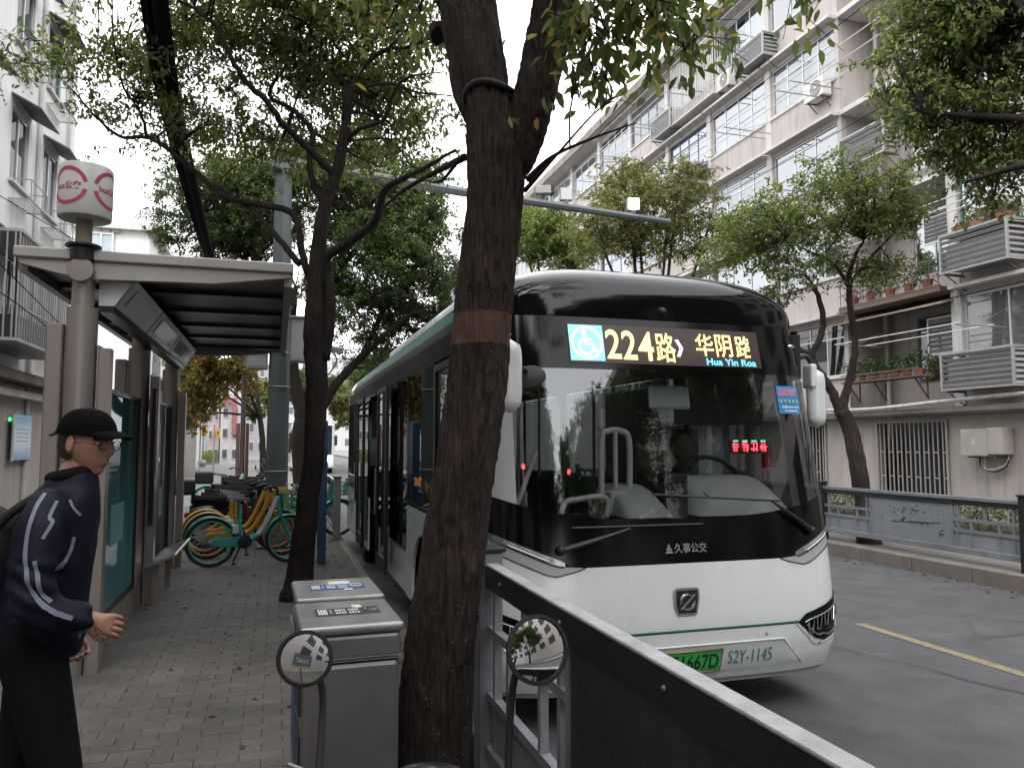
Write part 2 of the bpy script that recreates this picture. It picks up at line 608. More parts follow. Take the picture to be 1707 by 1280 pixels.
# ================================================================== ground, road, pavements
KX = 1.14          # near kerb line
FKX = 8.6          # far kerb line
PZ, FPZ = 0.15, 0.2
def asphalt_mat():
    """worn asphalt: stone speckle, blotchy wear, fine cracks"""
    m, n, l, out = _new('asphalt')
    p = n.new('ShaderNodeBsdfPrincipled')
    ge = n.new('ShaderNodeNewGeometry')
    def noise(sc, det, st=(1, 1, 1), rough=.6):
        mp = n.new('ShaderNodeMapping'); mp.inputs['Scale'].default_value = st
        l.new(ge.outputs['Position'], mp.inputs[0])
        z = n.new('ShaderNodeTexNoise'); z.inputs['Scale'].default_value = sc; z.inputs['Detail'].default_value = det; z.inputs['Roughness'].default_value = rough
        l.new(mp.outputs[0], z.inputs[0]); return z.outputs[0]
    def ramp(src, a, ca, b, cb):
        r = n.new('ShaderNodeValToRGB'); e = r.color_ramp.elements
        e[0].position, e[1].position = a, b
        e[0].color, e[1].color = (*ca, 1), (*cb, 1)
        l.new(src, r.inputs[0]); return r.outputs[0]
    def mix(f, a, b, mode='MIX'):
        x = n.new('ShaderNodeMix'); x.data_type = 'RGBA'; x.blend_type = mode
        if isinstance(f, float): x.inputs[0].default_value = f
        else: l.new(f, x.inputs[0])
        for s_, q in ((6, a), (7, b)):
            if isinstance(q, tuple): x.inputs[s_].default_value = (*q, 1)
            else: l.new(q, x.inputs[s_])
        return x.outputs[2]
    c = ramp(noise(.55, 6, (1, .35, 1)), .3, (.070, .072, .078), .7, (.093, .095, .101))
    c = mix(.8, c, ramp(noise(2.6, 6), .35, (.72, .72, .72), .68, (1.15, 1.15, 1.15)), 'MULTIPLY')
    sp = noise(170, 3)
    c = mix(.85, c, ramp(sp, .34, (.45, .45, .46), .68, (1.75, 1.72, 1.68)), 'MULTIPLY')
    vo = n.new('ShaderNodeTexVoronoi'); vo.feature = 'DISTANCE_TO_EDGE'; vo.inputs['Scale'].default_value = .55
    wv = n.new('ShaderNodeMix'); wv.data_type = 'RGBA'; wv.inputs[0].default_value = .12
    l.new(ge.outputs['Position'], wv.inputs[6])
    nz = n.new('ShaderNodeTexNoise'); nz.inputs['Scale'].default_value = 1.7; nz.inputs['Detail'].default_value = 6
    l.new(ge.outputs['Position'], nz.inputs[0]); l.new(nz.outputs['Color'], wv.inputs[7])
    l.new(wv.outputs[2], vo.inputs[0])
    cr_ = ramp(vo.outputs['Distance'], .004, (1, 1, 1), .010, (0, 0, 0))
    ck = mix(1.0, cr_, ramp(noise(.35, 2), .48, (0, 0, 0), .60, (.8, .8, .8)), 'MULTIPLY')
    c = mix(ck, c, (.018, .018, .018))
    st = ramp(noise(1.3, 3, (1, .5, 1)), .66, (0, 0, 0), .76, (.55, .55, .55))
    c = mix(st, c, (.030, .030, .031))
    l.new(c, p.inputs['Base Color'])
    p.inputs['Roughness'].default_value = .82
    b = n.new('ShaderNodeBump'); b.inputs['Strength'].default_value = .6; b.inputs['Distance'].default_value = .006
    l.new(sp, b.inputs['Height']); l.new(b.outputs[0], p.inputs['Normal'])
    l.new(p.outputs[0], out.inputs[0])
    return m
asphalt = asphalt_mat()
concrete = M('concrete', (0.17, 0.166, 0.158), 0.85, var=0.18, scale=3, bump=0.3, bscale=120, grime=0.5, gcol=(0.09, 0.086, 0.08), world=True)
joint = M('joint_sand', (0.078, 0.073, 0.067), 0.95, var=0.3, scale=9, world=True)
kerbm = M('kerb_stone', (0.19, 0.166, 0.148), 0.85, var=0.2, scale=5, bump=0.4, bscale=140, grime=0.5, gcol=(0.11, 0.1, 0.09), world=True)
earth = M('earth', (0.05, 0.042, 0.033), 0.95, var=0.35, scale=12, bump=0.8, bscale=60, world=True)
yellow_paint = M('yellow_paint', (0.25, 0.21, 0.125), 0.8, var=0.3, scale=40, grime=0.95, gcol=(0.09, 0.085, 0.075), world=True)

def sheet(name, mat, x0, x1, y0, y1, z, kind='structure'):
    o = MB().add([(x0, y0, z), (x1, y0, z), (x1, y1, z), (x0, y1, z)], [(0, 1, 2, 3)]).build(name, mat, fix=False)
    return tag(o, kind=kind)

sheet('ground', concrete, -900, 900, -900, 1200, -0.03)
sheet('road', asphalt, KX - 0.05, FKX + 0.05, -40, 400, 0.0)
ln = MB()
ln.box(5.51, 5.625, -14, 6.44, 0.002, 0.006)
tag(ln.build('road_line', yellow_paint), kind='structure')
ln = MB()
for k in range(12):
    ln.box(5.51, 5.625, 12.4 + k * 10, 16.4 + k * 10, 0.002, 0.006)
tag(ln.build('road_line', yellow_paint), kind='structure')

# near pavement: slab, then pavers laid on it
def paver_mat():
    m, n, l, out = _new('paver')
    p = n.new('ShaderNodeBsdfPrincipled')
    ge = n.new('ShaderNodeNewGeometry')
    ob = n.new('ShaderNodeObjectInfo')
    ad = n.new('ShaderNodeMath')
    l.new(ge.outputs['Random Per Island'], ad.inputs[0])
    l.new(ob.outputs['Random'], ad.inputs[1])
    fr = n.new('ShaderNodeMath')
    fr.operation = 'FRACT'
    l.new(ad.outputs[0], fr.inputs[0])
    rp = n.new('ShaderNodeValToRGB')
    e = rp.color_ramp.elements
    e[0].color, e[1].color = (0.098, 0.092, 0.085, 1), (0.126, 0.117, 0.108, 1)
    x = e.new(0.55)
    x.color = (0.112, 0.105, 0.096, 1)
    l.new(fr.outputs[0], rp.inputs[0])
    nz = n.new('ShaderNodeTexNoise')
    nz.inputs['Scale'].default_value = 1.1
    nz.inputs['Detail'].default_value = 8
    nz.inputs['Roughness'].default_value = 0.65
    l.new(ge.outputs['Position'], nz.inputs[0])
    r2 = n.new('ShaderNodeValToRGB')
    r2.color_ramp.elements[0].position, r2.color_ramp.elements[1].position = 0.38, 0.66
    r2.color_ramp.elements[0].color, r2.color_ramp.elements[1].color = (0.55, 0.54, 0.53, 1), (1.12, 1.1, 1.08, 1)
    l.new(nz.outputs[0], r2.inputs[0])
    mx = n.new('ShaderNodeMix')
    mx.data_type = 'RGBA'
    mx.blend_type = 'MULTIPLY'
    mx.inputs[0].default_value = 1
    l.new(rp.outputs[0], mx.inputs[6])
    l.new(r2.outputs[0], mx.inputs[7])
    n3 = n.new('ShaderNodeTexNoise')
    n3.inputs['Scale'].default_value = 90
    n3.inputs['Detail'].default_value = 4
    l.new(ge.outputs['Position'], n3.inputs[0])
    m3 = n.new('ShaderNodeMix')
    m3.data_type = 'RGBA'
    m3.blend_type = 'OVERLAY'
    m3.inputs[0].default_value = 0.5
    l.new(mx.outputs[2], m3.inputs[6])
    l.new(n3.outputs[0], m3.inputs[7])
    l.new(m3.outputs[2], p.inputs['Base Color'])
    mr = n.new('ShaderNodeMapRange')
    mr.inputs['To Min'].default_value, mr.inputs['To Max'].default_value = 0.55, 0.9
    l.new(nz.outputs[0], mr.inputs[0])
    l.new(mr.outputs[0], p.inputs['Roughness'])
    b = n.new('ShaderNodeBump')
    b.inputs['Strength'].default_value = 0.35
    b.inputs['Distance'].default_value = 0.004
    l.new(n3.outputs[0], b.inputs['Height'])
    l.new(b.outputs[0], p.inputs['Normal'])
    l.new(p.outputs[0], out.inputs[0])
    return m
paver = paver_mat()
pave = tag(MB().box(-60, KX - 0.11, -30, 400, -0.02, PZ - 0.018).build('pavement', joint), kind='structure')
random.seed(4)
BL, BW, GAP = 0.22, 0.11, 0.003
bx0, by0 = -6.2, -0.4
cells = []
nrow = int(22.5 / BW)
for j in range(nrow):
    y = by0 + j * BW
    off = (j % 2) * BL / 2
    for i in range(int((KX - 0.12 - bx0) / BL) + 2):
        x0 = bx0 + i * BL - off
        x1 = min(x0 + BL, KX - 0.115)
        if x1 - x0 < 0.02: continue
        if y > 8 and x0 < -3.6 and False: continue
        cells.append((x0, x1, y, y + BW))
def paver_verts(x0, x1, y0, y1, z):
    g, c = GAP / 2, 0.003
    a = [(x0 + g, y0 + g), (x1 - g, y0 + g), (x1 - g, y1 - g), (x0 + g, y1 - g)]
    t = [(x0 + g + c, y0 + g + c), (x1 - g - c, y0 + g + c), (x1 - g - c, y1 - g - c), (x0 + g + c, y1 - g - c)]
    vs = [(*q, PZ - 0.02) for q in a] + [(*q, z - 0.002) for q in a] + [(*q, z) for q in t]
    fs = [(8, 9, 10, 11)]
    for k in range(4):
        k2 = (k + 1) % 4
        fs += [(k, k2, 4 + k2, 4 + k), (4 + k, 4 + k2, 8 + k2, 8 + k)]
    return vs, fs
full = MB()
full.add(*paver_verts(-BL / 2, BL / 2, -BW / 2, BW / 2, PZ))
paver_me = full.mesh('paving_brick', fix=False)
paver_me.materials.append(paver)
rest = MB()
inview = [c for c in cells if abs(c[1] - c[0] - BL) < 1e-6 and 3.9 < c[2] < 7.8 and -1.2 < c[0] < 0.95 and (c[0] + c[1]) / 2 / max(c[2], .1) > -0.26]
inview.sort(key=lambda c: c[2])
single = set(inview[:300])
for c in cells:
    if c in single:
        o = link('paving_brick', paver_me, pave, loc=((c[0] + c[1]) / 2, (c[2] + c[3]) / 2, random.uniform(-0.0012, 0.0008)))
        o.rotation_euler = (random.gauss(0, .006), random.gauss(0, .004), random.gauss(0, .004))
    else:
        rest.add(*paver_verts(*c, PZ + random.uniform(-0.0012, 0.0008)))
tag(rest.build('paving_bricks', paver, pave, fix=False), kind='stuff')
sheet('pavement_far_part', concrete, -60, KX - 0.12, by0 + nrow * BW + 0.01, 400, PZ - 0.004).name = 'path'

# kerbs, stone by stone
def kerb(name, x0, x1, y0, y1, z, L=0.99):
    k = bpy.data.objects.new(name, None)
    C.objects.link(k)
    tag(k, kind='structure')
    me = MB().box(x0, x1, 0.006, L - 0.006, -0.02, z).mesh('kerb_stone', bevel=0.012, seg=2)
    me.materials.append(kerbm)
    y = y0
    while y < y1:
        link('kerb_stone', me, k, loc=(random.uniform(-.004, .004), y, random.uniform(-.004, .003)))
        y += L
    return k
kerb('kerb', KX - 0.11, KX, -2, 30, PZ + 0.003)
kerb('kerb', FKX, FKX + 0.16, -3, 45, FPZ)
MBk = MB().box(KX - 0.11, KX, 30, 400, -0.02, PZ).box(FKX, FKX + .16, 45, 400, -0.02, FPZ)
tag(MBk.build('kerb', kerbm), kind='structure')
# far pavement with a strip of earth for trees and hedge
tag(MB().box(FKX + 0.163, 60, -40, 400, -0.02, FPZ - 0.004).build('pavement', concrete), kind='structure')
tag(MB().box(11.6, 13.6, -10, 60, FPZ - 0.01, FPZ + 0.03).build('planting_bed', earth), kind='structure')
# ================================================================== the bus
bus_white = M('bus_white', (0.74, 0.76, 0.76), 0.28, var=0.04, scale=1.5, coat=0.6, grime=0.04, gcol=(0.45, 0.44, 0.42))
bus_black = M('bus_black', (0.004, 0.004, 0.005), 0.10, var=0.1, scale=2, spec=.28, rvar=0.03)
bus_cap = M('bus_cap_black', (0.005, 0.0055, 0.007), 0.07, var=0.15, scale=2.0, coat=0.0, spec=.45, grime=0.12, gcol=(0.03, 0.03, 0.033), rvar=0.03)
bus_green = M('bus_green', (0.014, 0.15, 0.115), 0.45, var=0.12, spec=.12)
bus_dark = M('bus_dark_trim', (0.012, 0.012, 0.013), 0.5, var=0.2)
rubber = M('rubber', (0.018, 0.018, 0.019), 0.8, var=0.25, bump=0.2)
chrome = M('chrome', (0.62, 0.63, 0.65), 0.16, metal=1.0, var=0.05)
silver = M('silver_trim', (0.5, 0.51, 0.52), 0.3, metal=0.8, var=0.06)
grey_plastic = M('grey_plastic', (0.30, 0.305, 0.31), 0.5, var=0.08)
lamp_clear = M('lamp_reflector', (0.62, 0.64, 0.67), 0.12, metal=0.9, var=0.2, scale=30)
windscreen = glass('windscreen', (0.72, 0.75, 0.76), 0.11, graze=.55)
side_glass = glass('bus_side_glass', (0.10, 0.11, 0.115), 0.16)
seat_blue = M('seat_fabric', (0.03, 0.05, 0.10), 0.8, var=0.3, scale=20)
cabin_grey = M('cabin_grey', (0.16, 0.16, 0.165), 0.7)
floor_grey = M('cabin_floor', (0.07, 0.07, 0.075), 0.8)

BW2, BN, BD = 1.258, 5.0, 0.55       # half width, corner power, corner depth
_prof = [(0.26, 0.10), (0.36, 0.045), (0.50, 0.01), (0.64, 0.0), (0.80, 0.012), (1.0, 0.035), (1.3, 0.085), (1.6, 0.14), (2.0, 0.215), (2.4, 0.30), (2.64, 0.365)]
def yf(z):
    if z <= _prof[0][0]: return _prof[0][1]
    for (a, ya), (b, yb) in zip(_prof, _prof[1:]):
        if z <= b: return ya + (yb - ya) * (z - a) / (b - a)
    return _prof[-1][1]
def hw(z):
    return BW2 - 0.02 * max(0, (z - 1.2) / 1.4) ** 2 - (0.02 if z < 0.4 else 0)
def S(s, z, off=0.0):
    """bus skin: s = -1 (left side end) .. 1 (right side end); off pushes outwards"""
    th = PI / 2 * (1 - s)            # pi..0
    c, sn = math.cos(th), math.sin(th)
    w = hw(z) + off
    x = w * math.copysign(abs(c) ** (2 / BN), c)
    y = yf(z) + BD - (BD + off) * abs(sn) ** (2 / BN)
    return x, y
def YS(x, z, off=0.0):
    q = min(0.9999, abs(x) / (hw(z)))
    return yf(z) + BD * (1 - (1 - q ** BN) ** (1 / BN)) - off
def s_of_x(x, z=1.0):
    q = max(-1, min(1, x / hw(z)))
    return 1 - math.acos(math.copysign(abs(q) ** (BN / 2), q)) / (PI / 2)
def skin(name, mat, par, lo, hi, s0=-1, s1=1, nu=64, nv=6, off=0.0, bow=0.0):
    def fn(i, j):
        s = s0 + (s1 - s0) * i
        a, b = lo(s) if callable(lo) else lo, hi(s) if callable(hi) else hi
        z = a + (b - a) * j
        x, y = S(s, z, off)
        return (x, y, z)
    return MB().grid(fn, nu, nv).build(name, mat, par, smooth='all', fix=False)
def xskin(name, mat, par, lo, hi, x0, x1, nu=24, nv=4, off=0.004):
    """patch by x range, pushed out a little"""
    def fn(i, j):
        x = x0 + (x1 - x0) * i
        a, b = lo(x) if callable(lo) else lo, hi(x) if callable(hi) else hi
        z = a + (b - a) * j
        return (x, YS(x, z, off), z)
    return MB().grid(fn, nu, nv).build(name, mat, par, smooth='all', fix=False)
def onfront(off, cx, cz):
    return lambda v: (v[0] + cx, YS(v[0] + cx, v[2] + cz, off), v[2] + cz)

def sx(s): return abs(S(s, 1.0)[0])
def pl(x, pts):
    x = abs(x)
    if x <= pts[0][0]: return pts[0][1]
    for (a, ya), (b, yb) in zip(pts, pts[1:]):
        if x <= b: return ya + (yb - ya) * (x - a) / (b - a)
    return pts[-1][1]
_ZB = [(.70, 1.02), (.76, 1.0), (.89, .972), (.95, .985), (1.275, 1.125)]      # top of the white front
_ZT = [(.70, 1.02), (.80, 1.028), (.86, 1.03), (.93, 1.05), (1.275, 1.195)]    # top of the grey lamp surround
_ZL = [(.70, 1.02), (.80, 1.03), (.84, 1.06), (1.275, 1.235)]                   # top of the lamp
def z_band(s): return pl(S(s, 1.0)[0], _ZB)
def z_trim(s): return pl(S(s, 1.0)[0], _ZT)
def z_lens(s): return pl(S(s, 1.0)[0], _ZL)
def z_glass(s):     # black band / clear glass edge
    x = sx(s)
    return 1.30 + 0.16 * (x / BW2) ** 3

BUS = thing('city_bus', 'white city bus with a black front and lit route display, stopped at the kerb', 'bus', (2.54, 4.42, 0))
BLEN = 10.1
# --- lower front
fp = skin('front_panel', bus_white, BUS, 0.60, z_band, nu=160, nv=8)
bumper = skin('bumper', bus_white, BUS, 0.27, 0.597, nu=80, nv=7, off=0.008)
xskin('green_line', bus_green, bumper, lambda x: 0.603, lambda x: 0.614, -1.0, 1.0, off=0.012)
skin('bumper_lip', M('bumper_lip', (0.32, 0.325, 0.32), 0.6), bumper, 0.235, 0.27, nu=60, nv=2, off=-0.012)
# recessed number plate bay
xskin('plate_bay', M('plate_bay', (0.6, 0.62, 0.61), 0.4, var=.05), bumper, 0.325, lambda x: 0.505 if x < 0.68 else 0.505 - (x - 0.68) * 1.1, -0.83, 0.83, nu=40, off=0.0105)
bay = MB()
bay.tube([(x, YS(x, z, 0.014), z) for x, z in [(-0.86, 0.325), (-0.68, 0.51), (0.0, 0.512), (0.68, 0.51), (0.86, 0.325)]], 0.006, 6)
bay.build('bay_edge', bus_white, bumper, smooth='all')
for bx_ in (-0.98, 0.55, 1.0):
    MB().ball((bx_, YS(bx_, 0.55 if bx_ < .9 else .45, .01), 0.55 if bx_ < .9 else .45), (0.012, 0.006, 0.012), 10, 6).build('parking_sensor', grey_plastic, bumper, smooth='all')
# plate
plate_m = M('plate_green', (0.05, 0.42, 0.10), 0.35, var=0.08, scale=10)
plate_o = xskin('number_plate', plate_m, BUS, 0.335, 0.475, -0.265, 0.215, off=0.022)
pf = MB()
pf.tube([(x, YS(x, z, 0.024), z) for x, z in [(-.268, .332), (.218, .332), (.218, .478), (-.268, .478)]], 0.006, 6, closed=True)
pf.build('plate_frame', M('plate_frame', (0.35, 0.24, 0.10), 0.4, metal=0.6), plate_o, smooth='all')
ink = M('ink_black', (0.012, 0.012, 0.012), 0.5)
text('plate_number', '51667D', ink, plate_o, 0.33, 0.095, warp=onfront(0.026, 0.03, 0.405), bold=0.008)
text('fleet_number', 'S2Y-1145', M('ink_green', (0.09, 0.22, 0.19), 0.4), BUS, 0.33, 0.088, warp=onfront(0.016, 0.435, 0.415), bold=0.0)
# maker badge
bd = MB().prism([(-.068, -.02), (-.055, -.085), (-.045, -.098), (.045, -.098), (.055, -.085), (.068, .02), (.066, .085), (.055, .098), (-.055, .098), (-.066, .085)], 0, 0.012, 'y').build('maker_badge', chrome, BUS, loc=(-0.03, YS(0, 0.78) - 0.012, 0.785))
bd.scale = (1.32, 1, .88)
MB().prism([(-.056, -.02), (-.046, -.08), (.046, -.08), (.056, .02), (.054, .082), (-.054, .082)], -0.004, 0.002, 'y').build('badge_field', bus_dark, bd)
ring = MB()
for a0 in (40, 220):
    pts = [(0.036 * math.cos(R_(a)), -0.007, 0.052 * math.sin(R_(a))) for a in range(a0, a0 + 165, 11)]
    ring.tube(pts, [0.004 + 0.006 * math.sin(PI * k / (len(pts) - 1)) for k in range(len(pts))], 6)
ring.bar((-.036, -.007, -.05), (.04, -.007, .055), .006, .012)
ring.build('badge_sign', chrome, bd, smooth=True)
# --- dark band, header, windscreen
skin('black_band', bus_black, BUS, lambda s: max(z_lens(s), z_trim(s)) + 0.0015, z_glass, nu=160, nv=6)
ws = skin('windscreen', windscreen, BUS, z_glass, 2.275, s0=s_of_x(-1.10, 1.8), s1=0.965, nu=80, nv=14)
skin('corner_post', M('corner_post_grey', (.46, .48, .47), .35, var=.05), BUS, z_glass, 2.275, s0=-1, s1=s_of_x(-1.10, 1.8), nu=12, nv=10)
skin('corner_post', bus_black, BUS, z_glass, 2.275, s0=0.965, s1=1, nu=4, nv=10)
header = skin('display_header', bus_black, BUS, 2.275, 2.635, nu=80, nv=5)
text('operator_name', '久事公交', silver, BUS, 0.235, 0.062, warp=onfront(0.006, 0.03, 1.115), bold=0.012)
tri = MB()
for k, (w0, z0, z1) in enumerate(((0.03, 0.0, 0.016), (0.022, 0.02, 0.034), (0.012, 0.038, 0.06))):
    w1 = w0 * 0.55 if k < 2 else 0.001
    tri.add([(x - 0.125, YS(x - .125, 1.085 + z, 0.006), 1.085 + z) for x, z in ((-w0, z0), (w0, z0), (w1, z1), (-w1, z1))], [(0, 1, 2, 3)])
tri.build('operator_emblem', silver, BUS, fix=False)
# --- route display: dot matrix panel with lit letters
def led_mat(name, base, dots=0.0085):
    m, n, l, out = _new(name)
    tc = n.new('ShaderNodeTexCoord')
    vo = n.new('ShaderNodeTexVoronoi')
    vo.inputs['Randomness'].default_value = 0
    vo.inputs['Scale'].default_value = 1 / dots
    mp = n.new('ShaderNodeMapping')
    mp.inputs['Scale'].default_value = (1, 0, 1)
    l.new(tc.outputs['Object'], mp.inputs[0])
    l.new(mp.outputs[0], vo.inputs[0])
    rp = n.new('ShaderNodeValToRGB')
    rp.color_ramp.elements[0].position, rp.color_ramp.elements[1].position = 0.25, 0.45
    rp.color_ramp.elements[0].color, rp.color_ramp.elements[1].color = (*base, 1), (0.012, 0.01, 0.011, 1)
    l.new(vo.outputs['Distance'], rp.inputs[0])
    p = n.new('ShaderNodeBsdfPrincipled')
    p.inputs['Roughness'].default_value = 0.35
    l.new(rp.outputs[0], p.inputs['Base Color'])
    l.new(rp.outputs[0], p.inputs['Emission Color'])
    p.inputs['Emission Strength'].default_value = 0.5
    l.new(p.outputs[0], out.inputs[0])
    return m
led = xskin('route_display', led_mat('led_panel', (0.034, 0.014, 0.010)), BUS, 2.318, 2.585, -0.70, 0.765, nu=40, off=0.006)
amber = glow('led_amber', (1.0, 0.66, 0.24), 1.0)
amber_halo = glow('led_amber_halo', (0.75, 0.24, 0.03), 0.55)
cyan = glow('led_cyan', (0.12, 0.62, 0.9), 1.0)
pinkw = glow('led_white', (0.95, 0.85, 1.0), .9)
zc = 2.452
for nm, body, w, h, cx, cz, mt, bo in (
        ('display_digit', '2', .105, .205, -.383, zc, amber, .012), ('display_digit', '2', .105, .205, -.265, zc - .003, amber, .012), ('display_digit', '4', .115, .205, -.142, zc - .006, amber, .012),
        ('display_character', '路', .15, .21, .008, zc - .010, amber, .008), ('display_arrow', '›', .055, .12, .115, zc - .012, pinkw, .02),
        ('display_character', '华', .14, .16, .315, zc + .02, amber, .008), ('display_character', '阴', .13, .165, .47, zc + .018, amber, .008),
        ('display_text', 'Hua Yin Roa', .40, .048, .515, 2.352, cyan, .012)):
    text(nm, body, mt, led, w, h, warp=onfront(0.013, cx, cz), bold=bo)
vs_, fs_ = text_mesh('路', .14, .165, .008)     # the scrolling character cut by the display's edge
keep = MB().add(vs_, fs_)
me = keep.mesh('display_character', fix=False)
bm = bmesh.new(); bm.from_mesh(me)
bmesh.ops.bisect_plane(bm, geom=bm.verts[:] + bm.edges[:] + bm.faces[:], plane_co=(0.045, 0, 0), plane_no=(1, 0, 0), clear_outer=True)
for v in bm.verts: v.co = Vector(onfront(0.013, .635, zc + .016)(v.co))
bm.to_mesh(me); bm.free(); me.materials.append(amber)
link('display_character', me, led)
# accessibility symbol: white ring and figure on cyan
ac = xskin('display_symbol', glow('led_symbol_field', (0.25, 0.75, 0.85), .65), led, 2.332, 2.578, -.695, -.452, nu=8, off=0.010)
sy = MB()
def sp_(x, z): return (x - .573, YS(x - .573, z + 2.455, 0.016), z + 2.455)
sy.tube([sp_(.105 * math.cos(a), .108 * math.sin(a)) for a in [2 * PI * k / 28 for k in range(28)]], 0.007, 6, closed=True)
sy.tube([sp_(.05 * math.cos(a) - .008, .05 * math.sin(a) - .03) for a in [R_(110 + 240 * k / 14) for k in range(15)]], 0.008, 6)
sy.tube([sp_(-.015, .05), sp_(-.01, -.01), sp_(.035, -.012), sp_(.06, -.06), sp_(.08, -.055)], 0.009, 6)
sy.tube([sp_(-.012, .022), sp_(.032, .02)], 0.007, 6)
sy.ball(sp_(-.018, .072), (.017, .006, .017), 10, 6)
sy.build('symbol_figure', glow('led_symbol_white', (0.8, 0.95, 1.0), 1.2), ac, smooth=True)
# --- roof cap and roof
RZ0, RZ1 = 2.637, 3.12
def roof_z(x, g):
    q = min(1, abs(x) / hw(2.64))
    return RZ0 + (RZ1 - RZ0) * (1 - q ** 3.6) ** (1 / 2.2) * g
CAPL = 1.35
def capfn(i, j):
    s = -1 + 2 * i
    x, y0 = S(s, RZ0)
    x = x * (1 - 0.0 * j)
    t = math.sin(j * PI / 2)
    g = math.sqrt(max(0, 1 - (1 - j) ** 2.3))
    return (x, y0 + (CAPL + 0.2 - (y0 - yf(RZ0))) * (1 - math.cos(j * PI / 2)), roof_z(x, g))
MB().grid(capfn, 72, 18).build('roof_cap', bus_cap, BUS, smooth='all', fix=False)
def roofn(i, j):
    x, _ = S(-1 + 2 * i, RZ0)
    y = CAPL + 0.2 + yf(RZ0) + (BLEN - CAPL - 0.57) * j
    return (x, y, roof_z(x, 1))
MB().grid(roofn, 48, 4).build('roof', bus_white, BUS, smooth='all', fix=False)
def gr(f0, f1, sg):      # stripes along the roof shoulder, by height
    def fn(i, j):
        f = f0 + (f1 - f0) * i
        x = hw(2.64) * (1 - f ** 2.2) ** (1 / 3.6)
        y = 1.02 + (BLEN - 1.72) * j
        g = 1 if y > CAPL + .6 else math.sqrt(max(0, 1 - (1 - min(1, max(0, (y - .37) / (CAPL + .2)))) ** 2.3))
        return (sg * (x + .005), y, RZ0 + (RZ1 - RZ0) * f * g + .003)
    return fn
for sg in (1, -1):
    for f0, f1, mt in ((0.0, .20, M('shoulder_black', (.006, .007, .007), .5, spec=.12)), (.205, .42, bus_green), (.425, .5, M('bus_green_dark', (.010, .05, .045), .45, spec=.12)), (.505, .80, bus_green)):
        MB().grid(gr(f0, f1, sg), 6, 40).build('shoulder_stripe', mt, BUS, smooth='all', fix=False)
pod = MB().box(-0.85, 0.85, 3.2, 7.8, 3.08, 3.24).build('roof_unit', bus_white, BUS, bevel=0.05, seg=3)
cm = MB().ball((0.02, YS(0, RZ0) + 0.02, 2.70), (0.04, 0.055, 0.036), 14, 10)
cm.build('front_camera', bus_dark, BUS, smooth='all')
for sgn in (-1, 1):
    MB().ball((sgn * 1.10, YS(1.10, 2.50, 0.006), 2.50), (0.032, 0.012, 0.015), 12, 8).build('marker_lamp', lamp_clear, BUS, smooth='all')
# --- running lights and headlamps
for sgn in (-1, 1):
    sa, sb = (s_of_x(.70), 1) if sgn > 0 else (-1, s_of_x(-.70))
    sur = skin('lamp_surround', M('surround_grey', (.40, .41, .41), .35, var=.05), BUS, lambda q: z_band(q) + .002, lambda q: z_trim(q) - .001, sa, sb, nu=60, nv=3, off=.001)
    sa, sb = (s_of_x(.83), 1) if sgn > 0 else (-1, s_of_x(-.83))
    dr = skin('daytime_lamp', M('lamp_lens_grey', (.26, .27, .28), .12, metal=.4, var=.3, scale=40, coat=.8), BUS, lambda q: z_trim(q) + .001, z_lens, sa, sb, nu=50, nv=3, off=.001)
    st_ = MB()
    st_.tube([(sgn * x, YS(x, pl(x, _ZT) + .012, .006), pl(x, _ZT) + .012) for x in [.93 + .03 * k for k in range(9)]], .005, 5)
    st_.build('lamp_strip', M('strip_white', (.85, .86, .88), .2, var=.02), dr, smooth='all')
    for u in (.4, .7):
        rb = MB().tube([(sgn * x, YS(x, pl(x, _ZT) + (pl(x, _ZL) - pl(x, _ZT)) * u, .004), pl(x, _ZT) + (pl(x, _ZL) - pl(x, _ZT)) * u) for x in [.90 + .03 * k for k in range(11)]], .0025, 4)
        rb.build('lamp_rib', lamp_clear, dr, smooth='all')
    tl = MB().tube([(sgn * x, YS(x, pl(x, _ZB), .003), pl(x, _ZB)) for x in [.70 + .02 * k for k in range(28)]], .0035, 5)
    tl.build('panel_gap', bus_dark, sur, smooth='all')
    tl = MB().tube([(sgn * x, YS(x, pl(x, _ZT), .003), pl(x, _ZT)) for x in [.84 + .02 * k for k in range(21)]], .005, 5)
    tl.build('panel_gap', bus_dark, sur, smooth='all')
    hlo = lambda x: pl(x, [(.80, .602), (.95, .485), (1.04, .462), (1.19, .505), (1.25, .60)])
    hhi = lambda x: pl(x, [(.80, .606), (.86, .655), (1.05, .70), (1.25, .765)])
    h = xskin('headlamp', bus_black, BUS, hlo, hhi, *((.80, 1.25) if sgn > 0 else (-1.25, -.80)), nu=40, nv=8, off=.013)
    fl = lambda x, z, o=.02: (sgn * x, YS(x, z, o), z)
    for k in range(5):
        x0 = .90 + .072 * k
        zt_ = .60 + .022 * k
        e = MB().tube([fl(x0 - .02, zt_), fl(x0 - .012, zt_ - .075, .022), fl(x0 + .012, zt_ - .078, .022), fl(x0 + .026, zt_ + .012)], .006, 6)
        e.build('lamp_element', chrome, h, smooth=True)
    e = MB().tube([fl(x, hhi(x) - .045 - .01 * (x - .8)) for x in [.85 + .03 * k for k in range(14)]], .005, 6)
    e.build('lamp_brow', silver, h, smooth=True)
    e = MB().tube([fl(x, hlo(x) + .03 + (.015 if .98 < x < 1.06 else 0)) for x in [.86 + .03 * k for k in range(13)]], .004, 6)
    e.build('lamp_brow', silver, h, smooth=True)
for sgn in (-1, 1):
    sm = MB().tube([(sgn * x, YS(x, z, .0105), z) for x, z in ((.78, .598), (.86, .52), (.93, .452), (.98, .435), (1.06, .44), (1.14, .455), (1.20, .475))], .0028, 5)
    sm.build('panel_gap', grey_plastic, bumper, smooth='all')
